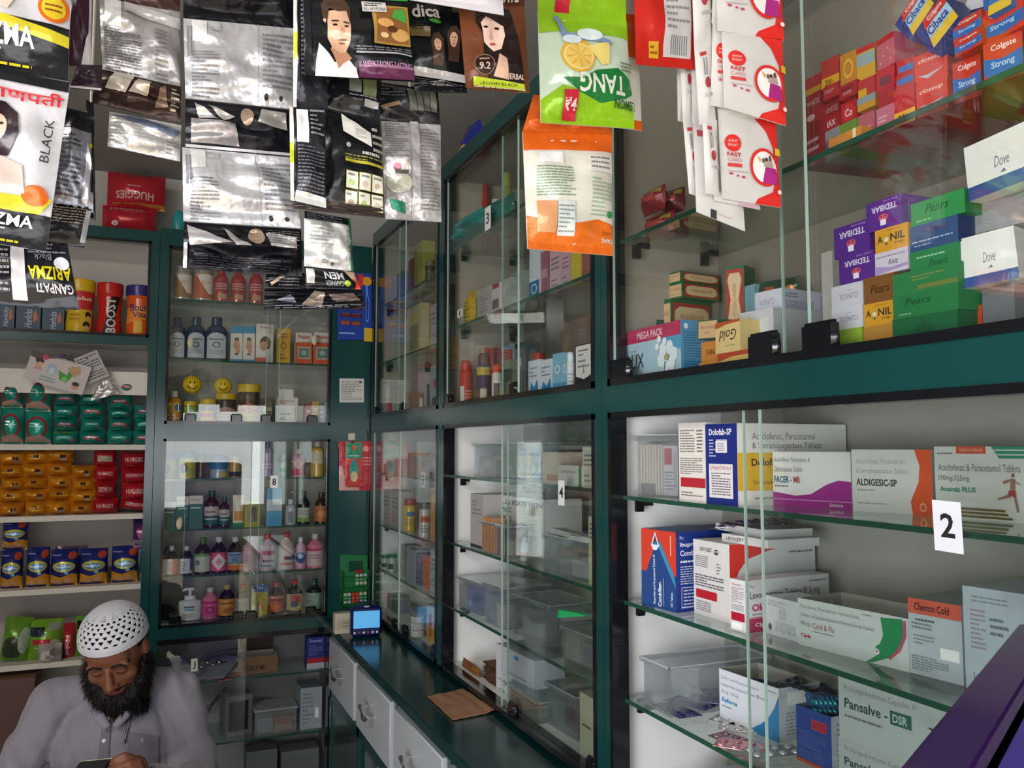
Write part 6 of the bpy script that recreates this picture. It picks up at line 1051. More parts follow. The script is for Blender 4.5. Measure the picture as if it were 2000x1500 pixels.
for ci, (a, b_) in enumerate([(178, 229), (231, 292)]):
    zz = z
    for r in range(4):
        top = [975, 940, 912, 878][r]+(ci*4)
        A = HG(r+ci)+([('r', .2, .3, .85, .6, '#b4a894')] if (ci, r) == (0, 3) else [])
        pack('red diaper pack with white name, %s of the %s red column' % (['bottom', 'second from bottom', 'third from bottom', 'top'][r], ['left', 'right'][ci]), a+(r*5) % 6, b_-(r*3) % 5, top, zz, col=['#a81f2c', '#9c1c28', '#b02430'][(r+ci) % 3], A=A, d=.11, roll=(-9 if (ci, r) == (1, 0) else 0)); zz = TOP['z']
# blue and yellow pants packs
z = 1.075
MP = [('p', [(0, 0), (1, 0), (1, .3), (.8, .36), (.4, .26), (0, .34)], '#c98f2c'), ('c', .5, .55, .42, .14, '#b9b02c'), ('c', .5, .54, .34, .09, '#5f86a8'), ('T', 'MamyPoko', .2, .5, .8, .58, '#d8e0e8'), ('c', .8, .84, .16, .1, '#b0402c'), ('c', .3, .12, .16, .08, '#c99c74'), ('c', .65, .16, .14, .07, '#c99c74'), ('c', .62, .38, .08, .04, '#7fb0cc'), ('l', .05, .82, .4, .9, 1, '#8a94c4')]
for i, (a, b_, pt) in enumerate([(-52, -6, 1080), (-4, 40, 1076), (47, 93, 1072), (95, 149, 1076), (153, 208, 1074), (216, 268, 1069)]):
    pack('blue and yellow diaper pants pack, %s from left along the shelf' % ORD[i], a, b_, pt, z, col='#1f2768', A=MP, d=.09, wr=.004)
    if i == 1: zt = TOP['z']
pack('blue and yellow diaper pants pack standing on top of the leftmost packs', 0, 50, 1017, zt-.002, col='#1f2768', A=MP, d=.09, wr=.004)
pack('teal and pink pack, lower of the two beside the teal post', 272, 297, 1076, z, col='#2a6470', A=[('c', .5, .5, .3, .2, '#a83a4c'), ('r', 0, 0, 1, .3, '#a8a0a8')], d=.09)
pack('purple pack standing on the teal and pink pack', 258, 296, 1016, TOP['z'], col='#3a2a58', A=[('r', 0, 0, 1, .36, '#94808c'), ('c', .5, .6, .36, .2, '#7c2a5c'), ('l', .2, .55, .8, .7, 1, '#c9b0c4')], d=.09)
pack('flat purple edged pack lying behind the pants packs', 104, 168, 1069, z, Y=3.70, col='#5a4660', d=.05)
# bottom shelf
z = .807
LG = [('r', .08, .62, .5, .84, '#20283a'), ('r', .15, .42, .68, .55, '#b02c34'), ('c', .8, .3, .2, .22, '#a8b0a4'), ('r', .6, .75, .95, .95, '#8f9a80'), ('l', .2, .3, .6, .38, 1, '#c0ccaa')]
pack('lime green pack with dark clear window, leftmost on the low shelf', -6, 50, 1214, z, col='#5f8a2c', A=[('c', .4, .3, .35, .3, '#2f3a24'), ('c', .8, .5, .2, .3, '#a8b4a0')], d=.1, roll=-6)
pack('lime green pack with red and navy labels on the low shelf', 50, 118, 1216, z, col='#6f9a2a', A=LG, d=.1)
pack('red pack with upright lettering between lime green packs', 119, 146, 1222, z, col='#a82434', A=[('T', 'Nobel', .25, .1, .6, .7, -90, '#c9a4a8')], d=.1)
pack('lime green pack partly behind the crochet cap', 142, 190, 1208, z, col='#5f8f34', A=[('r', .1, .7, .5, .9, '#16202c')], d=.1)
pack('dark red pack beside the teal post below the pants packs', 272, 297, 1148, z, Y=3.66, col='#7a2a38', A=[('l', .1, .4, .9, .7, 2, '#5a1c28')], d=.06)
pack('clear crumpled plastic bag of white items on the low shelf edge', 72, 118, 1262, z, Y=3.56, col='#a89c98', A=[('c', .4, .4, .3, .3, '#c9c0bc'), ('c', .7, .6, .2, .2, '#8a7a74')], d=.07, wr=.02, name='plastic_bag', cat='bag')
z = .50
carton('brown cardboard box left of the seated man', -40, 62, 1332, z, Y=3.55, d=.2, col='#5a3f38', Tc='#7a5a48')
# red packs on top of the upper cupboard
z = 2.449
pack('red diaper pack with a white logo, lower of two on the cupboard top', 197, 304, 392, z, Y=3.62, col='#b32734', A=[('T', 'HUGGIES', .15, .8, .75, .95, '#d0b0b0'), ('c', .24, .3, .06, .09, '#d8c0c0'), ('T', 'S', .22, .26, .26, .34, '#a82430'), ('p', [(.4, 0), (1, 0), (1, .1)], '#c9a42c')], d=.13, wr=.01); zt = TOP['z']
pack('red diaper pack with upside down lettering, upper of two on the cupboard top', 207, 322, 325, zt, Y=3.63, col='#b02834', A=[('T', 'HUGGIES', .15, .2, .8, .4, 180, '#d0b4b0'), ('p', [(.1, 0), (1, 0), (1, .14), (.1, .1)], '#a87a34'), ('l', .35, .5, .7, .6, 1, '#c9868a')], d=.13, wr=.01)
b = MB(); P = onY(349, 452, 3.64); b.ell(V3(P.x, P.y, z+.055), (.028, .02, .055), mat('#2f8a8a', 'plastic'), 14, 10); b.build('toy_bottle', label='small teal rounded bottle on the cupboard top beside the red packs', cat='bottle')
# blue packet on top of the right wall cabinet
q = [onX(888, 300, .92), onX(950, 236, .92), onX(938, 172, .92), onX(915, 190, .92)]; zt = min(p.z for p in q); q = [p+V3(0, 0, 2.501-zt) for p in q]
pouch('blue detergent bag standing on top of the middle wall cabinet', 'detergent_bag', 'bag', q, .06, '#1f2f8c', [('c', .45, .35, .22, .14, '#c9a83c'), ('c', .45, .35, .14, .09, '#3a6ac0'), ('l', .3, .6, .6, .9, 4, '#b85a4c')], kind='film')
# ================================================================ strips of sachets hanging along the shop front
def strip(lab, top, cat='sachet strip', group=None, name='sachet_strip'): return thing(name, lab, cat, top, group)
def sach(t, pts, Y, col, A=(), Y2=None, d=.012, part='sachet', kind='film', label=None, **k):
    k.setdefault('flatend', .07); k.setdefault('wr', .004); k.setdefault('seed', pts[0][0] % 17)
    o = pouchmesh(quadY(pts, Y, Y2), d, col, A, kind=kind, nu=k.pop('nu', 16), nv=k.pop('nv', 20), **k).build(part, t); 
    if label: o['label'] = label
    return o
def hang(t, px, Y, pytop):
    P = onY(px, pytop, Y); b = MB(); b.tube([P, V3(P.x, P.y, 2.30)], .0012, mat('#c9c4b8')); b.build('string', t)
# hanging rail out of sight above
t = thing('hanging_rail', 'steel rail above the shop front carrying the sachet strips', 'rail', (-.2, .83, 2.3)); b = MB(); b.tube([V3(-1.6, .83, 2.31), V3(.95, .83, 2.31)], .009, mat('#9a9c9e', 'metal')); b.build('pipe', t)
for x in (-1.3, 0, .8): b = MB(); b.tube([V3(x, .83, 2.31), V3(x, .83, 2.75)], .005, mat('#8a8c8e', 'metal')); b.build('hanger_rod', t)
face = lambda x, y, s, hair='#493429', skin='#d8a98c': [('p', [(x-.16*s, y-.5*s), (x-.2*s, y+.1*s), (x-.1*s, y+.3*s), (x+.08*s, y+.33*s), (x+.2*s, y+.15*s), (x+.2*s, y-.5*s)], hair), ('p', [(x+.115*s*cs(a), y+.02*s+.2*s*sn(a)) for a in [math.pi*2*q/14 for q in range(14)]], skin), ('p', [(x-.13*s, y+.05*s), (x-.1*s, y+.25*s), (x+.1*s, y+.25*s), (x+.13*s, y+.05*s), (x+.04*s, y+.15*s), (x-.05*s, y+.16*s)], hair), ('c', x-.045*s, y+.04*s, .02*s, .012*s, '#2a1c18'), ('c', x+.045*s, y+.04*s, .02*s, .012*s, '#2a1c18'), ('c', x, y-.1*s, .032*s, .016*s, '#b05a58'), ('p', [(x-.01*s, y+.02*s), (x+.02*s, y-.04*s), (x-.015*s, y-.045*s)], '#c08c70')]
# --- far left strip of white and black henna sachets
HEN = [('r', 0, .93, 1, 1, '#17161a'), ('r', 0, 0, 1, .32, '#17161a'), ('p', [(0, .30), (1, .20), (1, .27), (0, .37)], '#d6c62c'), ('p', [(-.0, .42), (.5, .36), (.6, .5), (.4, .6), (.5, .85), (.2, .95), (0, .9)], '#e3c9bc'), ('p', [(0, .5), (.25, .55), (.55, .58), (.5, .84), (.3, .92), (0, .92)], '#2b1a22'), ('c', .30, .70, .14, .12, '#e0b8a4'), ('c', .36, .72, .03, .012, '#2a1c1c'), ('c', .3, .63, .04, .015, '#b0505a'), ('c', .87, .42, .13, .09, '#e0691c'), ('c', .87, .42, .10, .07, '#e3c02c'), ('l', .8, .39, .94, .45, 2, '#8a4a18'), ('T', 'ARIZMA', .1, .15, .72, .27, '#e2dde0'), ('T', 'FIT', .2, .07, .45, .13, '#c9c4c8'), ('l', .1, .02, .7, .06, 1, '#d0c02c')]
t = strip('white and black henna sachet strip with red lettering at the far left', onY(40, -160, .80)); hang(t, 60, .80, -160)
sach(t, [(-110, 118), (133, 160), (142, -150), (-100, -190)], .80, '#d2d0d4', HEN, wr=.006)
sach(t, [(-135, 455), (90, 492), (137, 165), (-95, 118)], .80, '#d6d4d8', [('r', 0, 0, 1, .2, '#17161a'), ('p', [(0, .2), (.9, .2), (1, .3), (0, .26)], '#d8c828'), ('c', .84, .30, .12, .06, '#e0691c'), ('p', [(.3, .3), (.75, .3), (.7, .46), (.5, .5), (.52, .62), (.3, .66)], '#e6cabf'), ('p', [(.3, .50), (.56, .50), (.64, .64), (.6, .76), (.48, .82), (.3, .82)], '#2b1a22'), ('c', .44, .66, .09, .08, '#e0b8a4'), ('c', .48, .68, .02, .008, '#2a1c1c'), ('c', .43, .61, .03, .01, '#b0505a'), ('T', 'गणपती', .35, .84, .97, .92, '#d03038'), ('t', 'BLACK', .84, .5, .92, .76, 90, '#3a3a3e'), ('T', 'ARIZMA', .25, .11, .86, .18, '#e2dde0'), ('T', 'FIT', .3, .055, .62, .095, '#c9c4c8'), ('l', .35, .01, .75, .04, 1, '#d0c02c'), ('r', 0, .94, 1, 1, '#17161a')], wr=.007)
t = strip('black striped back of a henna sachet strip with upside down yellow name', onY(110, 150, .84)); hang(t, 120, .84, 150)
BS = [('r', .0, .85, 1, 1, '#1a1a20'), ('l', .05, .35, .75, .82, 16, '#5a5a62'), ('r', .78, .3, .9, 1, '#d8d6da')]
sach(t, [(96, 400), (182, 416), (185, 225), (105, 205)], .845, '#8e8e96', [('r', 0, .8, 1, 1, '#1a1a22'), ('l', .05, .1, .7, .75, 14, '#55555e'), ('p', [(.72, .1), (.86, .05), (.95, .5), (.85, .7), (.8, .4)], '#d0ced4'), ('r', .95, .2, 1, .9, '#17171c'), ('c', .93, .66, .03, .03, '#c9b82c')], kind='foil')
sach(t, [(60, 470), (165, 484), (180, 405), (88, 395)], .845, '#1a1a20', [('l', .1, .5, .9, .95, 6, '#8d7f70'), ('r', .9, .1, 1, .9, '#b4b4ba')], kind='film')
sach(t, [(-55, 590), (155, 606), (132, 476), (-50, 470)], .845, '#191920', [('r', .38, .08, .52, 1, '#d3cfd2'), ('T', 'ARIZMA', .55, .42, .98, .62, 180, '#e0cf20'), ('T', 'GANPATI', .62, .22, .98, .36, 180, '#d6d2d6'), ('t', 'Black', .62, .72, .8, .82, 180, '#8d8d96'), ('c', .9, .68, .08, .1, '#dcdce4'), ('l', .56, .82, .96, 1, 3, '#7c7c84'), ('l', .0, .1, .36, .9, 9, '#8f8a8e')], kind='film', wr=.005)
t = strip('small printed sachet turned edge on beside the striped black strip', onY(182, 180, .86)); hang(t, 178, .86, 200)
sach(t, [(168, 420), (187, 432), (183, 200), (168, 195)], .86, '#1d1d22', [('l', .1, .45, .9, .65, 9, '#d0d0d4'), ('l', .1, .2, .9, .35, 5, '#8a8a90')], kind='film')
t = strip('dark aubergine sachets hanging beside the henna strip', onY(160, -100, .82)); hang(t, 160, .82, -100)
sach(t, [(130, 128), (177, 130), (182, -110), (133, -120)], .83, '#3a1c2c', [('r', .9, 0, 1, 1, '#b9b0b8'), ('p', [(.6, 0), (1, 0), (1, .3), (.8, .2)], '#c9c4ca')], kind='plastic')
sach(t, [(137, 172), (198, 178), (200, 128), (150, 126)], .828, '#32202e', [('r', 0, 0, 1, .08, '#d0c8d0')], kind='plastic')
# --- brown and silver strip
t = strip('brown and silver foil sachet strip with a bar code at its top', onY(270, -60, .86)); hang(t, 270, .86, -70)
sach(t, [(200, 138), (352, 170), (352, 25), (194, -5)], .86, '#b3b0b0', [('b', .06, .62, .26, 1.0, '#ffffff'), ('l', .04, .02, .5, .6, 16, '#6f6c6e'), ('l', .68, .02, .84, .7, 12, '#8a8789'), ('r', .86, 0, 1, 1, '#9a9496'), ('p', [(.3, .85), (1, .75), (1, .9), (.3, 1)], '#d3d0ce')], kind='foil', wr=.006)
sach(t, [(176, 200), (352, 240), (354, 170), (200, 136)], .86, '#3c2a26', [('p', [(.1, .5), (.35, .4), (.4, 1), (.15, 1)], '#e0d6cc'), ('p', [(.38, .45), (.6, .4), (.62, .95), (.45, .95)], '#d6c8b8'), ('p', [(.7, .2), (.85, .3), (.8, .9), (.74, .8)], '#9a8070'), ('l', .88, .2, .98, .9, 6, '#c9c4b4')], kind='foil', wr=.008, d=.016)
sach(t, [(210, 286), (352, 316), (354, 245), (214, 218)], .865, '#d0cecc', [('l', .03, .1, .8, .9, 8, '#e9e7e4'), ('p', [(0, .9), (.9, .6), (1, .8), (.4, 1)], '#7c86a0'), ('l', .8, .1, .98, .6, 5, '#a3a0a0')], kind='foil')
sach(t, [(194, -5), (352, 25), (352, -150), (194, -165)], .86, '#4a342e', [], kind='foil')
# --- wide silver double strip
t = strip('wide silver strip of sachet backs with bar codes and black wrinkled bands', onY(455, -20, .85)); hang(t, 455, .85, -60)
SV = lambda: [('b', .07, .72, .20, .98, '#ffffff'), ('r', .22, .86, .32, .96, '#c9c8ca'), ('l', .06, .02, .30, .6, 13, '#8b8b90'), ('v', .02, .5, .08, .9, 2, '#8b8b90'), ('r', .66, .0, .665, 1, '#8a8888'), ('l', .7, .2, .98, .9, 11, '#8d8d92'), ('c', .74, .1, .02, .04, '#2c2c30'), ('c', .88, .1, .02, .03, '#3a3a40')]
sach(t, [(362, 192), (572, 214), (575, 56), (358, 35)], .85, '#c6c4c6', SV(), kind='foil', wr=.008, step=.01)
sach(t, [(362, 288), (567, 306), (572, 216), (362, 194)], .85, '#1b1b22', [('p', [(.05, .1), (.5, .1), (.45, .5), (.05, .6)], '#a8a2a4'), ('p', [(.08, .95), (.3, .6), (.12, .6)], '#c6c3c4'), ('p', [(.2, .9), (.45, .7), (.35, .55)], '#c9c4c2'), ('c', .56, .72, .06, .2, '#a8907c'), ('p', [(.66, .6), (.95, .5), (.93, .9), (.7, .95)], '#c3beb8'), ('r', 0, .0, 1, .06, '#dedce0')], kind='foil', wr=.011, d=.02)
sach(t, [(358, 432), (588, 446), (567, 308), (356, 288)], .85, '#d6d5d8', SV(), kind='foil', wr=.008, step=.01)
sach(t, [(357, 524), (590, 540), (588, 448), (360, 434)], .85, '#15151b', [('p', [(.02, .95), (.4, .55), (.05, .5)], '#b9b4b6'), ('p', [(.3, .95), (.55, .5), (.42, .5)], '#c0bcba'), ('c', .6, .75, .07, .2, '#a89078'), ('p', [(.68, .85), (.95, .8), (.95, .55), (.72, .55)], '#c9c6c6'), ('l', .7, .6, .98, .95, 6, '#8d8a8a'), ('l', .1, .05, .9, .3, 6, '#4f4f5a'), ('r', 0, 0, .03, .55, '#d8d6d8')], kind='foil', wr=.013, d=.022)
sach(t, [(358, 36), (575, 56), (578, -60), (358, -80)], .85, '#17171c', [('p', [(.1, .8), (.6, .55), (.5, .9)], '#c0b0a8'), ('l', .6, .6, .98, .9, 6, '#8a8a8e')], kind='foil', wr=.01)
# --- man's hair colour sachet and the strips under it
t = strip('black sachet showing a dark haired man in a white shirt', onY(690, -30, .79)); hang(t, 690, .79, -40)
MAN = [('r', 0, .0, .06, 1, '#1a1a1e'), ('p', [(.09, 0), (.48, 0), (.46, .12), (.38, .22), (.26, .16), (.12, .38), (.1, .2)], '#e9e4e6'), ('p', [(.3, .1), (.22, .3), (.24, .36), (.36, .3), (.42, .22), (.34, .16)], '#c08a6c'), ('p', [(.2, .78), (.2, .45), (.24, .32), (.3, .26), (.36, .28), (.4, .4), (.41, .62), (.38, .82)], '#dcae90'), ('p', [(.18, .62), (.16, .66), (.18, .72), (.2, .7)], '#dcae90'), ('p', [(.16, .7), (.15, .88), (.2, .98), (.3, 1), (.38, .96), (.42, .86), (.41, .66), (.385, .8), (.3, .78), (.22, .82), (.2, .66)], '#4a352a'),
       ('c', .265, .6, .022, .014, '#2a1c18'), ('c', .365, .58, .02, .013, '#2a1c18'), ('p', [(.23, .64), (.3, .645), (.3, .66), (.24, .66)], '#2a1c18'), ('p', [(.34, .63), (.395, .61), (.395, .63), (.345, .65)], '#2a1c18'), ('c', .325, .38, .03, .012, '#9c5448'), ('c', .33, .42, .04, .01, '#6a4638'), ('p', [(.315, .6), (.34, .5), (.31, .48)], '#c48c6e'),
       ('r', .48, .0, 1, .12, '#5a2448'), ('r', .48, .12, 1, .15, '#8a5a7a'), ('T', '8 WEEKS LONG LASTING', .48, .13, .98, .19, '#a87a98'), ('r', .62, .40, .98, .9, '#a8863c'), ('p', [(.64, .42), (.96, .42), (.94, .88), (.66, .86)], '#8a5a2c'), ('c', .74, .66, .08, .06, '#d8a05c'), ('c', .88, .52, .09, .07, '#c89a5c'), ('c', .8, .58, .05, .04, '#5a2c14'), ('p', [(.8, .74), (.95, .68), (.94, .86), (.84, .84)], '#4a9a3c'), ('c', .72, .5, .04, .03, '#e0c48a'), ('r', .53, .80, .76, .94, '#c9c6c2'), ('t', 'NO AMMONIA', .545, .815, .75, .86, '#3a3a3c'), ('l', .55, .87, .74, .93, 2, '#2c2c2e'), ('r', .45, .27, .98, .29, '#a8a4a8'), ('l', .45, .3, .98, .36, 2, '#77747a')]
q = sach(t, [(595, 148), (808, 160), (796, 4), (592, -8)], .79, '#141418', MAN, d=.016, wr=.005, label='sachet front with a portrait of a man')
sach(t, [(592, -8), (796, 4), (800, -130), (592, -140)], .79, '#16161a', [('p', [(.3, 0), (1, 0), (.95, .12), (.3, .06)], '#3a9c3c')])
t = strip('narrow black sachet backs with a white and lime spine, left of the man sachet', onY(600, -20, .80)); hang(t, 600, .80, -40)
def spine(): return [('r', 0, 0, .1, 1, '#d8d6d0'), ('r', 0, .4, .1, .62, '#c0c81c'), ('r', .1, 0, .16, 1, '#1a1a1e')]
sach(t, [(572, 210), (640, 214), (640, -20), (573, -22)], .815, '#1f1f25', spine()+[('l', .2, .25, .9, .95, 18, '#66666c')], nu=8)
sach(t, [(567, 392), (636, 408), (636, 214), (565, 210)], .815, '#1f1f24', spine()+[('b', .18, .62, .5, .98, '#ffffff'), ('l', .55, .7, .95, 1.0, 6, '#8d8d92'), ('l', .2, .12, .95, .6, 13, '#66666c'), ('p', [(.1, 0), (1, 0), (1, .1), (.15, .12)], '#c9c8c6')], nu=8)
t = strip('black sachet back with a white panel and six step boxes', onY(700, 130, .83)); hang(t, 700, .83, 130)
six = []
for r in range(2):
    for c in range(3): six += [('r', .32+.225*c, .03+.185*r, .53+.225*c, .2+.185*r, '#b9b44a'), ('r', .33+.225*c, .035+.185*r, .52+.225*c, .195+.185*r, '#e0dcd4'), ('c', .42+.225*c, .09+.185*r, .05, .03, ['#b9a890', '#a8c06a', '#c9b9a4'][(r+c) % 3]), ('l', .35+.225*c, .14+.185*r, .5+.225*c, .19+.185*r, 1, '#8a867c')]
sach(t, [(636, 404), (750, 424), (742, 236), (636, 214)], .83, '#17171b', six+[('p', [(.26, .97), (.78, .82), (.78, .66), (.28, .78)], '#dcd8d0'), ('l', .5, .74, .7, .84, 4, '#a8a49c'), ('r', .3, .47, 1, .5, '#b4ac34'), ('l', .3, .5, 1, .56, 2, '#8c8834'), ('l', .8, .6, 1, .9, 4, '#a8a49c'), ('c', .36, .64, .04, .025, '#a8a49c'), ('l', .6, .55, 1, .62, 1, '#b9b6b0')], d=.014)
sach(t, [(636, 214), (742, 236), (745, 150), (636, 130)], .83, '#15151a', [('r', .4, .5, .62, .95, '#6f7468'), ('r', .65, .45, .9, .9, '#727a54'), ('r', .68, .22, .95, .36, '#9a9a98'), ('l', .4, .38, .9, .46, 1, '#8a8a8c')])
sach(t, [(572, 408), (752, 426), (748, 404), (570, 388)], .828, '#3c302c', [('p', [(0, 1), (.4, .6), (1, .9), (1, 1)], '#5a4a42')], wr=.006)
t = strip('light grey sachet back with fine print and a green leaf corner', onY(800, 180, .85)); hang(t, 800, .85, 170)
sach(t, [(752, 428), (862, 434), (860, 244), (745, 234)], .85, '#bbb7b7', [('l', .04, .62, .42, .98, 14, '#8a8688'), ('l', .64, .1, .96, .95, 24, '#95918f'), ('c', .25, .5, .2, .09, '#d8d2c8'), ('c', .22, .52, .07, .04, '#b0707a'), ('c', .25, .36, .22, .1, '#dcd8c4'), ('r', .18, .45, .4, .49, '#5a5a56'), ('p', [(.06, .2), (.34, .17), (.36, .06), (.12, .1)], '#2f8064'), ('b', .5, 0, .66, .07, '#ffffff'), ('r', .46, .0, .6, 1, '#c6c2c2')], kind='foil', wr=.005, step=.009)
sach(t, [(742, 236), (860, 244), (855, 176), (720, 158)], .85, '#1c1c20', [('r', .5+.0, .3, .62, .9, '#5c5e5a'), ('r', .63, .3, .73, .9, '#66685f'), ('r', .74, .3, .84, .9, '#5f6159'), ('r', .85, .3, .95, .9, '#66685f'), ('p', [(.05, .35), (.35, .5), (.35, .4), (.08, .25)], '#8a7458'), ('l', .1, .6, .45, .95, 4, '#55555c')])
# --- herbal colour sachets
t = strip('black sachet with two smiling dark haired women', onY(850, -30, .81)); hang(t, 850, .81, -40)
sach(t, [(808, 150), (912, 166), (925, 10), (792, -2)], .83, '#14171a', face(.42, .42, .5)+face(.68, .5, .55)+[('p', [(.0, .0), (1, 0), (1, .09), (0, .12)], '#c9c6c4'), ('T', 'dica', .05, .74, .46, .92, '#d6d4d2'), ('c', .38, .7, .1, .025, '#4a9a3c'), ('r', 0, .5, .3, .62, '#6a5a34'), ('T', 'NUTES', .02, .58, .2, .65, '#2c2618'), ('r', .65, .84, .9, .93, '#3a3f30')], wr=.004)
sach(t, [(810, 178), (912, 182), (912, 166), (808, 152)], .83, '#121215', [('l', .1, .3, .9, .8, 2, '#8a888c')], wr=.006)
sach(t, [(792, -2), (925, 10), (928, -120), (790, -130)], .83, '#14171a')
t = strip('brown sachet with a dark haired woman and the shade number 9.2', onY(960, -40, .80)); hang(t, 960, .80, -50)
WOM = [('p', [(.35, .1), (.28, .35), (.3, .6), (.2, .8), (.25, .97), (.55, 1), (.75, .95), (.82, .6), (.88, .3), (.92, .1)], '#211413'), ('p', [(.42, .15), (.5, .4), (.62, .35), (.66, .12)], '#d8b09a'), ('p', [(.27, .78), (.3, .55), (.42, .42), (.55, .46), (.62, .62), (.62, .84), (.4, .9)], '#e6c4b2'), ('p', [(.2, .8), (.3, .9), (.5, .8), (.64, .9), (.7, .7), (.6, .95), (.3, .98)], '#211413'), ('c', .33, .72, .035, .014, '#2a1814'), ('c', .51, .71, .04, .016, '#2a1814'), ('p', [(.4, .7), (.38, .58), (.43, .57)], '#c99c86'), ('c', .42, .515, .045, .018, '#b8524c'), ('c', .27, .27, .15, .12, '#2a1410'), ('o', .27, .27, .15, .12, .08, '#8a6a5a'), ('T', '9.2', .19, .21, .35, .29, '#c9b4a4'), ('l', .2, .31, .34, .36, 1, '#a88a78'), ('p', [(.1, .03), (.92, .0), (.9, .08), (.1, .13)], '#b4c42c'), ('T', 'BROWN BLACK', .2, .045, .8, .08, '#5a6a14'), ('T', 'HERBAL', .6, .12, .9, .18, '#d0b8a8'), ('l', .1, .0, .9, .03, 1, '#c9b0a0')]
sach(t, [(910, 172), (1034, 182), (1024, 12), (896, 16)], .80, '#6a3c24', WOM, d=.014, wr=.004)
sach(t, [(896, 16), (1024, 12), (1028, -120), (890, -120)], .80, '#4a281c', [('T', 'CHOCOLATE', .1, .05, .9, .2, '#d0c4bc')], wr=.004)
sach(t, [(800, 0), (984, 30), (978, -40), (800, -60)], .775, '#d6d0d6', [], d=.006, part='folded_flap') 
t = strip('lower sachet of the hair colour strip with upside down lettering', onY(640, 400, .83)); hang(t, 640, .86, 400)
sach(t, [(594, 520), (690, 530), (684, 428), (594, 412)], .84, '#d9d9d6', [('r', 0, .86, 1, 1, '#1c1c20'), ('l', .05, .87, .8, 1, 4, '#77777c'), ('l', .1, .4, .6, .8, 6, '#b4b4b2'), ('l', .9, .3, .98, .9, 6, '#8a8a8a'), ('r', .95, 0, 1, 1, '#2f6a44'), ('c', .4, .12, .06, .04, '#8f8f8c'), ('c', .55, .08, .03, .03, '#6a6a6c')], kind='foil', wr=.006)
sach(t, [(597, 562), (704, 566), (692, 530), (594, 520)], .84, '#15171a', [('T', 'MEN', .35, .42, .72, .8, 180, '#d6d6d8'), ('T', 'GARNIER', .36, .12, .7, .36, 180, '#9a9c9c'), ('c', .76, .25, .06, .14, '#a8c03a'), ('r', .02, .2, .16, .9, '#c9c6c2'), ('p', [(.74, 1), (.98, .9), (.98, .1)], '#a8927c'), ('p', [(.97, .9), (1, 0), (.9, 0)], '#d0402c')], wr=.004)
t = strip('lowest black foil sachets hanging before the malt shelf', onY(600, 530, .86)); hang(t, 530, .87, 530)
sach(t, [(517, 562), (600, 564), (598, 533), (520, 532)], .86, '#17171b', [('p', [(.1, .3), (.45, .9), (.5, .8), (.15, .1)], '#c0a890'), ('l', .3, .1, .8, .8, 4, '#6a6a6e')], wr=.004)
sach(t, [(515, 606), (715, 602), (706, 566), (517, 563)], .86, '#14141a', [('p', [(.35, .2), (.5, .9), (.6, .8), (.55, .1)], '#b0a090'), ('p', [(.62, .7), (.9, .8), (.95, .4), (.7, .3)], '#8a7a74'), ('l', .1, .05, .95, .2, 2, '#b4b4b8'), ('p', [(.1, .4), (.3, .3), (.25, .7)], '#8f93a0')], kind='foil', wr=.008)
# --- drink powder sachets
t = strip('orange and white drink sachets showing their printed backs', onY(1105, 150, .93)); hang(t, 1105, .93, 150)
sach(t, [(1030, 486), (1196, 500), (1194, 262), (1020, 258)], .93, '#e3ded2', [('r', 0, .84, 1, 1, '#e0641c'), ('p', [(0, 0), (1, 0), (1, .24), (.8, .28), (.6, .24), (.3, .2), (0, .28)], '#e5701e'), ('r', 0, 0, 1, .07, '#e36a1c'), ('b', .14, .72, .4, .82, '#ffffff'), ('l', .1, .44, .5, .7, 11, '#7c9a7c'), ('l', .7, .3, .98, .62, 10, '#a4bca0'), ('r', .66, .66, .98, .8, '#e6e2dc'), ('l', .7, .68, .94, .8, 3, '#8a8680'), ('r', .09, .14, .3, .4, '#e0a070'), ('r', .31, .12, .5, .4, '#d6dcd8'), ('l', .32, .14, .49, .38, 7, '#8a9690'), ('c', .94, .32, .035, .03, '#3a8a4c'), ('T', 'TANG', .84, .09, .98, .125, 180, '#dcd8cc'), ('t', 'ORANGE', .84, .15, .96, .18, 180, '#9a5024')], d=.03, wr=.006, seed=3)
sach(t, [(1020, 258), (1194, 262), (1190, 195), (1042, 185)], .93, '#d8601f', [('r', .3, .3, .5, .9, '#b4b0a8'), ('l', .32, .35, .48, .85, 4, '#77746c'), ('c', .9, .3, .08, .1, '#3a7a4a'), ('p', [(0, 0), (1, 0), (1, .2), (0, .3)], '#e0641c')], d=.02, wr=.006)
t = strip('lemon green drink sachet with upside down name and a lemon slice', onY(1150, -40, .90)); hang(t, 1150, .90, -60)
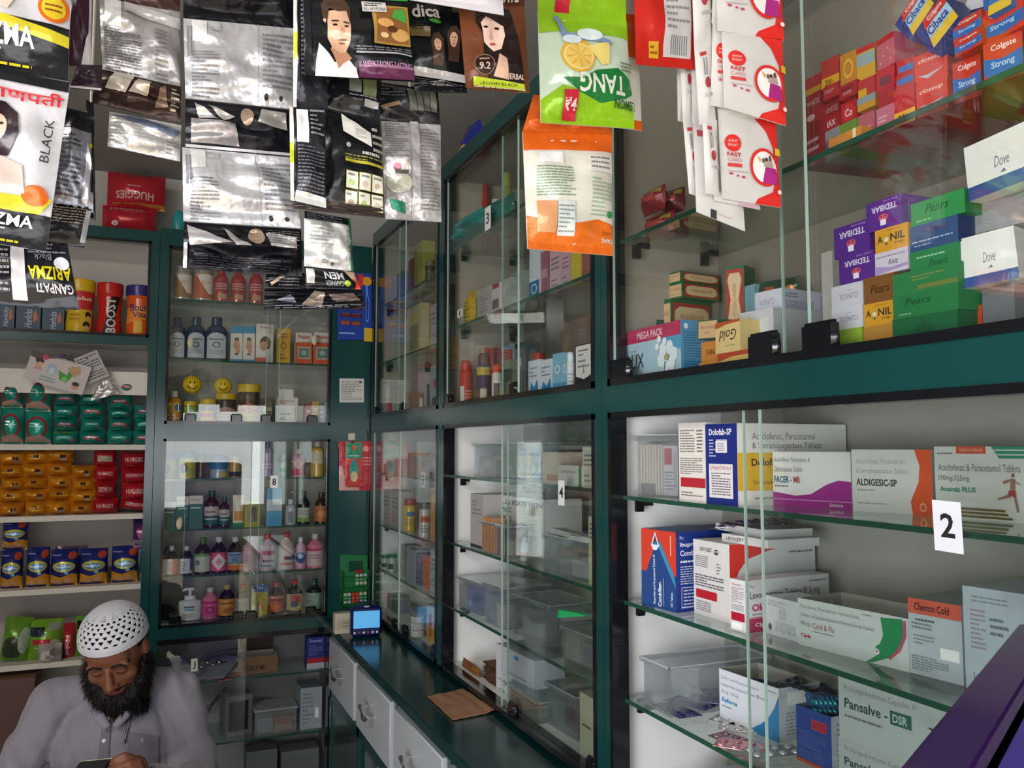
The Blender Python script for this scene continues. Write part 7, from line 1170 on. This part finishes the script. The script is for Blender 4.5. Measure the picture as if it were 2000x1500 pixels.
TG = [('r', 0, .80, 1, 1, '#93c41e'), ('r', 0, 0, 1, .20, '#93c41e'), ('p', [(.0, .2), (.2, .32), (.5, .24), (.8, .2), (1, .2), (1, 0), (0, 0)], '#93c41e'), ('p', [(.2, .38), (.36, .26), (.6, .18), (.88, .24), (1, .3), (.94, .42), (.8, .5), (.55, .46), (.4, .38)], '#1f7a3a'), ('T', 'TANG', .36, .26, .88, .43, 180, '#e8ecdc'), ('c', .36, .58, .18, .16, '#e9b83c'), ('c', .36, .57, .155, .13, '#f0cf6a'), ('o', .36, .57, .155, .13, .1, '#f4e2a8')] + [('p', [(.36, .57), (.36+.13*cs(a), .57+.11*sn(a)), (.36+.13*cs(a+.12), .57+.11*sn(a+.12))], '#e6b040') for a in [k*.785 for k in range(8)]] + [('p', [(.45, .66), (.7, .72), (.68, .52), (.6, .5)], '#eed87c'), ('p', [(.15, .95), (.2, .74), (.75, .7), (.72, .74), (.24, .78), (.2, .96)], '#7c94c4'), ('c', .5, .78, .14, .06, '#e3eef0'), ('c', .3, .72, .1, .04, '#dceaf0'), ('T', 'LEMON', .74, .14, 1.0, .22, 180, '#2a5a1c'), ('r', .2, .02, .34, .27, '#c9263a'), ('T', '₹4', .21, .1, .33, .2, '#f0d8dc'), ('l', .82, .46, .97, .56, 3, '#4a6a5a')]
sach(t, [(1056, 240), (1238, 252), (1222, 38), (1050, 22)], .90, '#cfe3cc', TG, d=.035, wr=.005, seed=5)
sach(t, [(1050, 22), (1222, 38), (1224, -160), (1048, -170)], .90, '#93c41e', [('r', .18, .0, .34, .12, '#c9263a')], d=.03)
t = strip('second drink sachet strip with orange ends behind the lemon one', onY(1240, -40, .92)); hang(t, 1240, .925, -60)
sach(t, [(1120, 238), (1253, 256), (1246, 30), (1110, 20)], .935, '#dfe3d4', [('r', 0, 0, 1, .08, '#e0641c'), ('r', 0, .6, 1, 1, '#e0641c')], d=.025)
sach(t, [(1110, 20), (1240, 30), (1238, -120), (1105, -130)], .935, '#d6dccf')
# --- red sachet
t = strip('red sachet strip with a white ingredient panel', onY(1300, -40, .90)); hang(t, 1300, .90, -50)
sach(t, [(1242, 126), (1356, 136), (1352, -90), (1236, -100)], .90, '#c4281f', [('r', .44, .08, .92, 1, '#c9c6c4'), ('l', .48, .3, .88, .98, 12, '#8a8888'), ('v', .55, .1, .85, .26, 8, '#77777a'), ('r', .2, .06, .36, .2, '#dca42c'), ('l', .22, .08, .34, .18, 2, '#8a5a14')], d=.016)
# --- white and red sample card strips
def FC(): return [('p', [(.62, 1), (1, 1), (1, 0), (.55, 0), (.6, .06), (.86, .16), (.93, .4), (.9, .66), (.78, .86)], '#d62c26'), ('p', [(.75, .02), (1, .06), (1, .0)], '#d62c26'), ('r', .06, .0, .5, .0, '#e9e6e2'), ('c', .19, .66, .13, .10, '#d2302c'), ('t', 'SHOP', .12, .67, .26, .7, '#eacac6'), ('t', 'SMART', .11, .62, .27, .65, '#eacac6'), ('T', 'FAST', .09, .5, .31, .55, '#b8323a'), ('t', 'CARD', .09, .44, .31, .485, '#c87c80'), ('r', .09, .38, .31, .42, '#c8403e'), ('c', .14, .30, .03, .014, '#b83a60'), ('c', .24, .28, .02, .012, '#b83a60'), ('c', .33, .27, .03, .014, '#b83a60'), ('l', .08, .32, .4, .34, 1, '#a89c9c'), ('c', .70, .42, .26, .22, '#d2302c'), ('c', .70, .42, .215, .18, '#ece6e2'), ('p', [(.66, .24), (.92, .24), (.9, .42), (.7, .42)], '#a82a7c'), ('c', .72, .5, .03, .03, '#4a3a34'), ('c', .79, .52, .03, .04, '#6a4a3c'), ('c', .66, .49, .025, .03, '#6a5a54'), ('p', [(.55, .54), (.62, .5), (.6, .46)], '#d09a2c'), ('p', [(.66, .42), (.84, .42), (.82, .5), (.68, .48)], '#b0988c'), ('r', .9, .58, 1, .66, '#dcb42c'), ('c', .95, .16, .05, .035, '#e9e0dc'), ('o', .95, .16, .05, .035, .3, '#b83a34')]
def fstrip(lab, segs, Y, top):
    t = strip(lab, onY(*top, Y), group=None); hang(t, top[0], Y, top[1])
    for s_ in segs: sach(t, s_[:4], Y, '#cdc9c4', s_[4], Y2=Y+(s_[5] if len(s_) > 5 else 0), d=.01, kind='paper', wr=.002, nu=10, nv=12, flatend=.05)
E1 = [('r', .2, .85, .55, .9, '#b83a3c'), ('v', .3, .6, .55, .82, 2, '#8a8084'), ('c', .5, .5, .16, .07, '#a83a44'), ('l', .3, .3, .9, .4, 1, '#b9b0ae')]
fstrip('front strip of white and red sample sachets, nearest the glass', [[(1415, 210), (1534, 246), (1526, 78), (1410, 62), FC()], [(1402, 60), (1530, 80), (1520, -90), (1398, -100), FC()]], .875, (1460, -90))
fstrip('second strip of white and red sample sachets, hanging lowest at the front', [[(1410, 388), (1524, 406), (1514, 238), (1402, 222), FC()], [(1402, 222), (1514, 238), (1512, 200), (1400, 205), [('r', .7, 0, 1, 1, '#d62c26')]]], .895, (1455, 205))
fstrip('white sample strip just left of the front strip with half seen red logo', [[(1388, 206), (1470, 222), (1468, 60), (1392, 45), FC()], [(1390, 45), (1466, 60), (1462, -90), (1396, -95), FC()]], .885, (1420, -90))
fstrip('narrow white strip seen nearly edge on, left of the red logo strip', [[(1378, 378), (1404, 382), (1400, 235), (1372, 232), E1], [(1366, 244), (1398, 240), (1390, 80), (1356, 92), E1], [(1356, 92), (1390, 80), (1386, -80), (1350, -80), E1]], .89, (1370, -80))
fstrip('white strip with a torn corner hanging lowest behind the others', [[(1360, 414), (1455, 452), (1440, 250), (1354, 240), [('r', .28, .0, .4, .09, '#3a3a3c'), ('r', .05, .85, .3, .92, '#b04a4c'), ('l', .4, .05, .9, .08, 1, '#c9b0b0')]], [(1352, 240), (1430, 250), (1420, 60), (1350, 55), E1]], .91, (1385, 60))
fstrip('second white strip from left among the sample strips', [[(1346, 378), (1362, 384), (1358, 236), (1334, 236), E1], [(1334, 236), (1356, 236), (1350, 80), (1326, 80), E1], [(1326, 80), (1350, 80), (1346, -80), (1322, -80), E1]], .92, (1335, -80))
fstrip('leftmost white strip of the sample sachets', [[(1324, 236), (1340, 240), (1342, 100), (1322, 100), E1], [(1322, 100), (1342, 100), (1340, -60), (1320, -60), E1]], .935, (1330, -60))
fstrip('pinkish folded strip end under the lowest front sachet', [[(1396, 392), (1484, 410), (1480, 380), (1392, 370), [('r', .5, 0, 1, 1, '#c9a8b0')]]], .902, (1440, 372))
# ================================================================ seated man looking down at his phone
from mathutils.bvhtree import BVHTree
def Pm(px, py, D): return C0+ray(px, py)*D
H = Pm(226, 1268, 2.32)
f_ = V3(-.10, -1, 0).normalized(); r_h = f_.cross(UZ); r_h = -r_h if r_h.x < 0 else r_h
def bl(a, b, c): return H+r_h*a+f_*b+UZ*c          # body frame: right in the picture, forward, up
pt_ = math.radians(33); roll = math.radians(7); turn = math.radians(5)
hr = (r_h*cs(turn)+f_*sn(turn)); hf0 = (f_*cs(turn)-r_h*sn(turn)); hf = hf0*cs(pt_)-UZ*sn(pt_); hu = UZ*cs(pt_)+hf0*sn(pt_)
hr, hu = hr*cs(roll)+hu*sn(roll), hu*cs(roll)-hr*sn(roll)
HM = Matrix((hr, hf, hu)).transposed()
def hd(a, b, c): return H+HM @ V3(a, b, c)
def caps(b, p, r0, q, r1, m, n=7):
    for i in range(n): t = i/(n-1); r = r0+(r1-r0)*t; b.ell(p.lerp(q, t), (r, r, r), m, 12, 8)
def remesh(b, vox, sm, disp=None):
    me = bpy.data.meshes.new('tmp'); me.from_pydata([tuple(v) for v in b.v], [], b.f); o = bpy.data.objects.new('tmp', me); COL.objects.link(o)
    m = o.modifiers.new('r', 'REMESH'); m.mode = 'VOXEL'; m.voxel_size = vox; s = o.modifiers.new('s', 'SMOOTH'); s.iterations = sm; s.factor = .5
    dg = bpy.context.evaluated_depsgraph_get(); dg.update(); e = bpy.data.meshes.new_from_object(o.evaluated_get(dg)); bpy.data.objects.remove(o)
    vs = [v.co.copy() for v in e.vertices]
    if disp: vs = [v+n.vector*disp(v) for v, n in zip(vs, e.vertex_normals)]
    fs = [tuple(p.vertices) for p in e.polygons]; bpy.data.meshes.remove(e); return vs, fs
SK = mat('#754834', 'skin'); SKD = mat('#6a3830', 'skin')
man = thing('person', 'seated bearded man in a white crochet cap and grey shirt, looking down at a phone', 'person', bl(0, -.1, -H.z))
# body
b = MB()
b.ell(hd(0, -.005, .015), (.073, .092, .098), SK, 24, 16, HM); b.ell(hd(0, .03, -.04), (.060, .062, .072), SK, 20, 14, HM); b.ell(hd(0, .055, -.095), (.032, .03, .026), SK, 14, 10, HM)
b.ell(hd(0, .058, .035), (.055, .03, .04), SK, 16, 12, HM)
caps(b, hd(0, .088, .008), .0085, hd(0, .108, -.030), .0125, SK); b.ell(hd(0, .110, -.033), (.0135, .012, .010), SK, 12, 8, HM)
for s in (-1, 1):
    b.ell(hd(s*.012, .100, -.036), (.0095, .010, .0075), SK, 10, 8, HM); b.ell(hd(s*.030, .078, .020), (.027, .012, .0085), SK, 12, 8, HM); b.ell(hd(s*.040, .062, -.026), (.024, .022, .024), SK, 12, 8, HM)
    b.ell(hd(s*.031, .077, .000), (.0155, .0105, .0095), SK, 12, 8, HM); b.ell(hd(s*.076, -.006, -.012), (.010, .020, .032), SK, 12, 10, HM); b.ell(hd(s*.078, -.002, -.036), (.007, .010, .010), SK, 8, 6, HM)
b.ell(hd(0, .092, -.056), (.023, .0095, .006), SK, 12, 8, HM); b.ell(hd(0, .090, -.0665), (.020, .0100, .0065), SK, 12, 8, HM); b.ell(hd(0, .082, -.06), (.032, .02, .02), SK, 12, 8, HM)
nb = bl(0, -.10, -.15); caps(b, hd(0, -.03, -.06), .055, nb, .062, SK)
b.ell(bl(0, -.10, -.32), (.13, .08, .16), SK, 16, 12); b.ell(bl(0, -.07, -.48), (.12, .09, .16), SK, 16, 12)
shL, shR = bl(-.172, -.10, -.160), bl(.155, -.10, -.155)
DH = 2.03
elL, elR = bl(-.275, -.02, -.40), bl(.222, -.04, -.40)
wrR = Pm(292, 1535, DH); wrL = Pm(150, 1560, DH+.02)
for s0, e0, w0 in ((shL, elL, wrL), (shR, elR, wrR)): caps(b, nb, .036, s0, .036, SK); caps(b, s0, .045, e0, .038, SK, 12); caps(b, e0, .037, w0, .024, SK, 14)
def finger(b, pts, r0, r1):
    n = len(pts)-1
    for i in range(n): caps(b, pts[i], r0+(r1-r0)*i/n, pts[i+1], r0+(r1-r0)*(i+1)/n, SK, 8)
ux, uy = RT, UP; fd = -FW
def hp(px, py, d): return Pm(px, py, DH-d)
# hand on the right of the picture holds the phone edge: back of the hand towards the viewer's right
palm = hp(266, 1503, 0); b.ell(palm, (.028, .020, .034), SK, 14, 10); caps(b, palm, .024, wrR, .024, SK); b.ell(hp(256, 1490, .004), (.028, .016, .018), SK, 12, 8)
finger(b, [hp(262, 1482, .006), hp(243, 1476, .022), hp(224, 1484, .028), hp(218, 1492, .022)], .0098, .0078)
finger(b, [hp(270, 1488, .014), hp(252, 1492, .034), hp(230, 1500, .036), hp(221, 1508, .028)], .0098, .0078)
finger(b, [hp(274, 1500, .016), hp(257, 1508, .038), hp(236, 1516, .038), hp(225, 1522, .028)], .0096, .0076)
finger(b, [hp(276, 1513, .012), hp(262, 1522, .032), hp(244, 1530, .032), hp(232, 1534, .024)], .0086, .007)
finger(b, [hp(256, 1494, -.016), hp(240, 1487, -.026), hp(224, 1488, -.024), hp(213, 1492, -.014)], .0115, .0085)
palm = hp(166, 1532, -.01); b.ell(palm, (.03, .02, .036), SK, 14, 10); caps(b, palm, .024, wrL, .025, SK)
for k, (x, y) in enumerate([(172, 1516), (178, 1524), (184, 1532), (190, 1540)]): finger(b, [hp(x-10, y+4, .012), hp(x+4, y, .034), hp(x+20, y+3, .036), hp(x+30, y+6, .02)], .0095, .0075)
finger(b, [hp(158, 1516, -.02), hp(160, 1500, -.026), hp(168, 1492, -.014)], .0115, .009)
# legs
hipz = bl(0, -.06, -.62); kn = [bl(s*.17, .34, -.60) for s in (-1, 1)]; an = [V3(k.x, k.y-.02, .09) for k in kn]
for s, k, a in zip((-1, 1), kn, an): caps(b, bl(s*.1, -.04, -.60), .075, k, .052, SK, 14); caps(b, k, .05, a, .032, SK, 14); caps(b, a-V3(0, 0, .045), .034, a+V3(0, -.16, -.06), .024, SK, 9)
vs, fs = remesh(b, .0042, 3); 
BV = MB(); inv = HM.transposed(); lips = []
mid = BV.mid(SK); ml = BV.mid(SKD)
BV.v = vs; BV.f = fs; BV.mi = []; BV.sm = [True]*len(fs)
for q in fs:
    c = inv @ ((vs[q[0]]+vs[q[2]])/2-H); BV.mi.append(ml if (abs(c.x) < .024*(1-((c.z+.061)/.02)**2*.5) and -.073 < c.z < -.0505 and c.y > .085) else mid)
body = BV.build('body', man); tree = BVHTree.FromPolygons(vs, fs)
# brows, lashes
hairm = mat('#15110f', 'hair')
def onface(a, c, off=.001):
    p0 = hd(a, .2, c); h = tree.ray_cast(p0, -hf)[0]; return (h if h else hd(a, .08, c))+hf*off
for s in (-1, 1):
    b = MB(); b.tube([onface(s*x, z, .0005) for x, z in ((.012, .020), (.022, .0245), (.034, .026), (.046, .021), (.052, .014))], [.003, .0042, .004, .003, .0015], hairm, 6); b.build('eyebrow', man)
    b = MB(); b.tube([onface(s*x, z, .0002) for x, z in ((.018, -.003), (.026, -.0075), (.035, -.008), (.044, -.003))], [.001, .0017, .0018, .001], mat('#120d0c', 'hair'), 6); b.build('eyelashes', man)
# beard
b = MB()
for s in (-1, 1):
    for (a, f, c, r) in ((.070, .005, -.03, .016), (.068, .022, -.055, .026), (.056, .045, -.080, .032), (.034, .062, -.108, .040)): b.ell(hd(s*a, f, c), (r*.85, r, r), hairm, 12, 9, HM)
b.ell(hd(0, .072, -.118), (.045, .038, .042), hairm, 14, 10, HM); b.ell(hd(0, .075, -.138), (.045, .03, .040), hairm, 14, 10, HM)
for s in (-1, 1): b.ell(hd(s*.035, .06, -.14), (.034, .03, .04), hairm, 12, 9, HM)
bv, bf = remesh(b, .005, 3, lambda v: .005*pnoise(v*60)); B = MB(); B.add(bv, bf, hairm, True)
rnd = random.Random(11); ctr = hd(0, .02, -.03)
for i in range(5200):
    f = rnd.choice(bf); p = bv[f[0]].lerp(bv[f[2]], rnd.random()); o = (p-ctr).normalized(); L = rnd.uniform(.008, .028); d = (o*.8-UZ*.45+V3(rnd.uniform(-.4, .4), rnd.uniform(-.3, .3), rnd.uniform(-.3, .3))).normalized(); sd = d.cross(V3(rnd.random(), rnd.random(), .3)).normalized()*.0007
    m_ = p+d*L*.6; e_ = m_+(d-UZ*.5+V3(rnd.uniform(-.4, .4), 0, rnd.uniform(-.3, .3))).normalized()*L*.5; B.add([p-sd, p+sd, m_+sd*.7, e_, m_-sd*.7], [(0, 1, 2, 4), (4, 2, 3)], hairm)
for s in (-1, 1):
    for i in range(160): a = rnd.uniform(.004, .036); q = onface(s*a, -.047-.25*max(0, a-.02)-rnd.random()*.004, .0003); e_ = q+hr*s*.006-hu*.006+hf*.001; B.add([q-hu*.0004, q+hu*.0004, e_], [(0, 1, 2)], hairm)
B.build('beard', man)
# short hair under the cap
b = MB(); b.grid(lambda x, y: hd(.0765*sn(math.pi*(.04+y*.62))*cs(2*math.pi*x), -.008+.0955*sn(math.pi*(.04+y*.62))*sn(2*math.pi*x)-.012*y, .016+.100*cs(math.pi*(.04+y*.58))) , 40, 20, hairm)
keep = []
for i, q in enumerate(b.f):
    c = inv @ ((b.v[q[0]]+b.v[q[2]])/2-H)
    if not (c.y > .02 and c.z < .05) and not (c.y > -.03 and c.z < -.01): keep.append(i)
b.f = [b.f[i] for i in keep]; b.mi = [b.mi[i] for i in keep]; b.sm = [b.sm[i] for i in keep]; b.build('hair', man)
# crochet cap with open work holes
CW = mat('#c6c6ce', 'cloth'); NU, NV = 288, 90; ct = math.radians(15)
def capp(x, y):
    th = math.pi*.5*(1-y)*1.06; a = 2*math.pi*x; bump = .0006*sn(y*220)
    p = V3((.086+bump)*sn(th)*cs(a), (.106+bump)*sn(th)*sn(a), (.080+bump)*cs(th)); p.z += .046; p.y -= .006
    q = Matrix.Rotation(ct, 3, 'X') @ p; return H+HM @ q
def hole(x, y):
    if y < .13: return False
    rows = [(.17, .022, 24, 0, 'd'), (.25, .034, 24, .5, 't'), (.335, .034, 24, 0, 't'), (.42, .034, 24, .5, 't'), (.505, .032, 24, 0, 't'), (.585, .028, 24, .5, 'c')]
    for yc, h, n, o, k in rows:
        if abs(y-yc) < h:
            u = (x*n+o) % 1-.5; v = (y-yc)/h
            if k == 't': 
                if abs(u) < .33*(v*.5+.5): return True
            elif u*u/.09+v*v/.9 < .8: return True
    if .64 < y < .82:
        u = (x*10) % 1-.5; v = (y-.64)/.18
        if abs(u) < .34*(1-v) and (int((x*10) % 1*16)+int(v*8)) % 2 == 0 and int(v*8) % 2 == 0: return True
    return False
vs = [capp(i/NU, j/NV) for j in range(NV+1) for i in range(NU)]; fs = []
for j in range(NV):
    for i in range(NU):
        if not hole((i+.5)/NU, (j+.5)/NV): fs.append((j*NU+i, j*NU+(i+1) % NU, (j+1)*NU+(i+1) % NU, (j+1)*NU+i))
b = MB(); b.add(vs, fs, CW, True)
b.tube([capp(i/60, .005)  for i in range(61)], .0022, CW, 6, False); co = b.build('crochet_cap', man); so = co.modifiers.new('thickness', 'SOLIDIFY'); so.thickness = .0016
# shirt
b = MB(); SH_ = mat('#827e88', 'cloth')
b.ell(bl(0, -.09, -.30), (.165, .12, .17), SH_, 18, 12); b.ell(bl(0, -.06, -.46), (.165, .13, .20), SH_, 18, 12); b.ell(bl(0, -.05, -.64), (.185, .15, .14), SH_, 18, 12)
for s0, e0, w0, s in ((shL, elL, wrL, -1), (shR, elR, wrR, 1)):
    caps(b, bl(s*.04, -.115, -.125), .055, s0, .060, SH_, 9); caps(b, s0, .064, e0, .058, SH_, 14); caps(b, e0, .062, e0.lerp(w0, .86), .042, SH_, 14)
b.ell(bl(0, -.12, -.115), (.085, .06, .05), SH_, 14, 10)
def folds(v):
    l = v-H; a = l.dot(r_h); c = l.z
    return .012*pnoise(V3(a*9, l.dot(f_)*6, c*5))+.010*pnoise(V3(a*26+c*12, l.dot(f_)*5, c*10))+.0045*sn(95*(abs(a)*.9+c*.6)+5*pnoise(v*7))*max(0, min(1, (abs(a)-.05)*6))*max(0, pnoise(v*4)+.45)+.0016*pnoise(v*45)
sv, sf = remesh(b, .0075, 4, folds); b = MB(); b.add(sv, sf, SH_, True); shirt = b.build('shirt', man); st = BVHTree.FromPolygons(sv, sf)
def onshirt(px, py, off=.0015):
    h, n, i, d = st.ray_cast(C0, ray(px, py).normalized()); 
    if h is None: return Pm(px, py, 1.85)
    return h-ray(px, py).normalized()*off
def surf(p4, off=.002):
    def f(x, y): px = lerp(lerp(p4[0][0], p4[1][0], x), lerp(p4[3][0], p4[2][0], x), y); py = lerp(lerp(p4[0][1], p4[1][1], x), lerp(p4[3][1], p4[2][1], x), y); return onshirt(px, py, off)
    return f
b = MB(); b.grid(surf([(188, 1500), (212, 1500), (219, 1385), (203, 1385)], .003), 6, 24, mat('#6f6b78', 'cloth')); o = b.build('button_placket', shirt); m = o.modifiers.new('t', 'SOLIDIFY'); m.thickness = .002
b = MB(); b.grid(surf([(243, 1498), (312, 1504), (312, 1438), (247, 1430)], .003), 14, 14, mat('#73707c', 'cloth')); o = b.build('chest_pocket', shirt); m = o.modifiers.new('t', 'SOLIDIFY'); m.thickness = .002
P = onshirt(277, 1446, .005); b = MB(); 
ring = [P+RT*.0045*cs(a)+UP*.0045*sn(a) for a in [k*.524 for k in range(13)]]; b.tube(ring, .0006, mat('#c9c9d0', 'cloth'), 5, False); b.tube([P-RT*.003-UP*.003, P+RT*.003+UP*.003], .0006, mat('#c9c9d0', 'cloth'), 5); b.build('stitched_emblem', shirt)
for px, py in ((211, 1403), (203, 1447)): b = MB(); b.ell(onshirt(px, py, .003), (.0055, .003, .0055), mat('#dcdce2', 'gloss'), 12, 8); b.build('button', shirt)
for s in (-1, 1):
    b = MB(); b.tube([bl(s*x, y, z) for x, y, z in ((.010, .028, -.20), (.032, .015, -.172), (.055, -.03, -.145), (.058, -.09, -.120), (.03, -.15, -.11))], [.010, .013, .014, .013, .012], SH_, 8); b.build('collar', man)
# trousers and shoes
b = MB(); TR = mat('#55525a', 'cloth')
b.ell(bl(0, -.05, -.62), (.17, .14, .11), TR, 16, 12)
for s, k, a in zip((-1, 1), kn, an): caps(b, bl(s*.1, -.04, -.60), .092, k, .068, TR, 14); caps(b, k, .066, a+V3(0, 0, .02), .052, TR, 14)
vs, fs = remesh(b, .012, 3); b = MB(); b.add(vs, fs, TR, True); b.build('trousers', man)
for a in an:
    b = MB(); b.rbox(a+V3(-.05, -.22, -.089), V3(.10, 0, 0), V3(0, 0, .022), V3(0, .29, 0), mat('#2a2220', 'plastic'), .012, 3); b.tube([a+V3(-.045, -.10, -.07), a+V3(0, -.10, -.015), a+V3(.045, -.10, -.07)], .010, mat('#2a2220', 'plastic')); b.build('sandal', man)
# phone, pen, stool
b = MB(); U = (Pm(222, 1486, DH)-Pm(158, 1492, DH)).normalized(); nv = (fd*.25+UP*.97).normalized(); nv = (nv-U*nv.dot(U)).normalized(); W2 = U.cross(nv); O = Pm(157, 1492, DH)
W2 = -W2 if W2.dot(fd) < 0 else W2
b.rbox(O, U*.078, nv*.008, W2*.14, mat('#1a1a1c', 'plastic'), .003); b.art(flat(O+nv*.008+U*.004+W2*.004, U, W2, nv, .070, .13), [('r', 0, 0, 1, 1, '#2a2c30')]); b.tube([O+nv*.007, O+nv*.007+U*.078], .0013, mat('#b9ae9c', 'gloss'), 6)
b.build('mobile_phone', label='dark phone with a pale edge held flat in the seated man\'s hands', cat='phone')
b = MB(); p0 = onshirt(250, 1415, .007); p1 = onshirt(243, 1452, .006); b.tube([p0, p0.lerp(p1, .5), p1], [.003, .003, .0022], mat('#2a2c3c', 'gloss'), 8); b.tube([p0+FW*-.003+RT*.002, p0.lerp(p1, .75)+FW*-.004+RT*.001], .0011, mat('#d8d8dc', 'metal'), 6); b.ell(p0+UP*.003, (.0035, .003, .005), mat('#d0d0d8', 'metal'), 8, 6)
b.build('pen', label='pen with a silver clip in the seated man\'s shirt pocket', cat='pen')
t = thing('stool', 'wooden stool under the seated man', 'stool', bl(0, -.06, -H.z)); c = bl(0, -.06, 0); zs = H.z-.73
b = MB(); b.rbox(V3(c.x-.18, c.y-.17, zs-.03), V3(.36, 0, 0), V3(0, 0, .03), V3(0, .34, 0), mat('#6a4a30', 'wood'), .006); b.build('seat', t)
for sx in (-1, 1):
    for sy in (-1, 1): b = MB(); b.tube([V3(c.x+sx*.14, c.y+sy*.13, zs-.03), V3(c.x+sx*.165, c.y+sy*.155, .0)], .017, mat('#6a4a30', 'wood')); b.build('leg', t)
# ================================================================ purple stand in the near right corner
t = thing('display_stand', 'glossy purple stand with a maroon rim at the lower right, close to the camera', 'stand', (.6, .25, 0))
A_ = onZ(1722, 1512, 1.48); B_2 = onZ(2000, 1192, 1.48); U = (B_2-A_).normalized(); W_ = V3(U.y, -U.x, 0)
if W_.y > 0: W_ = -W_
O = A_-U*.04; L = (.575-O.x)/U.x
b = MB(); b.rbox(V3(O.x, O.y, .0)+W_*.012+U*.0, U*L, UZ*1.474, W_*.10, mat('#5a44b0', 'gloss'), .012, 3); b.build('body', t)
b = MB(); b.rbox(V3(O.x, O.y, 1.452), U*L, UZ*.028, W_*.03, mat('#4a2468', 'gloss'), .006, 3); b.build('rim', t, label='dark maroon rim')
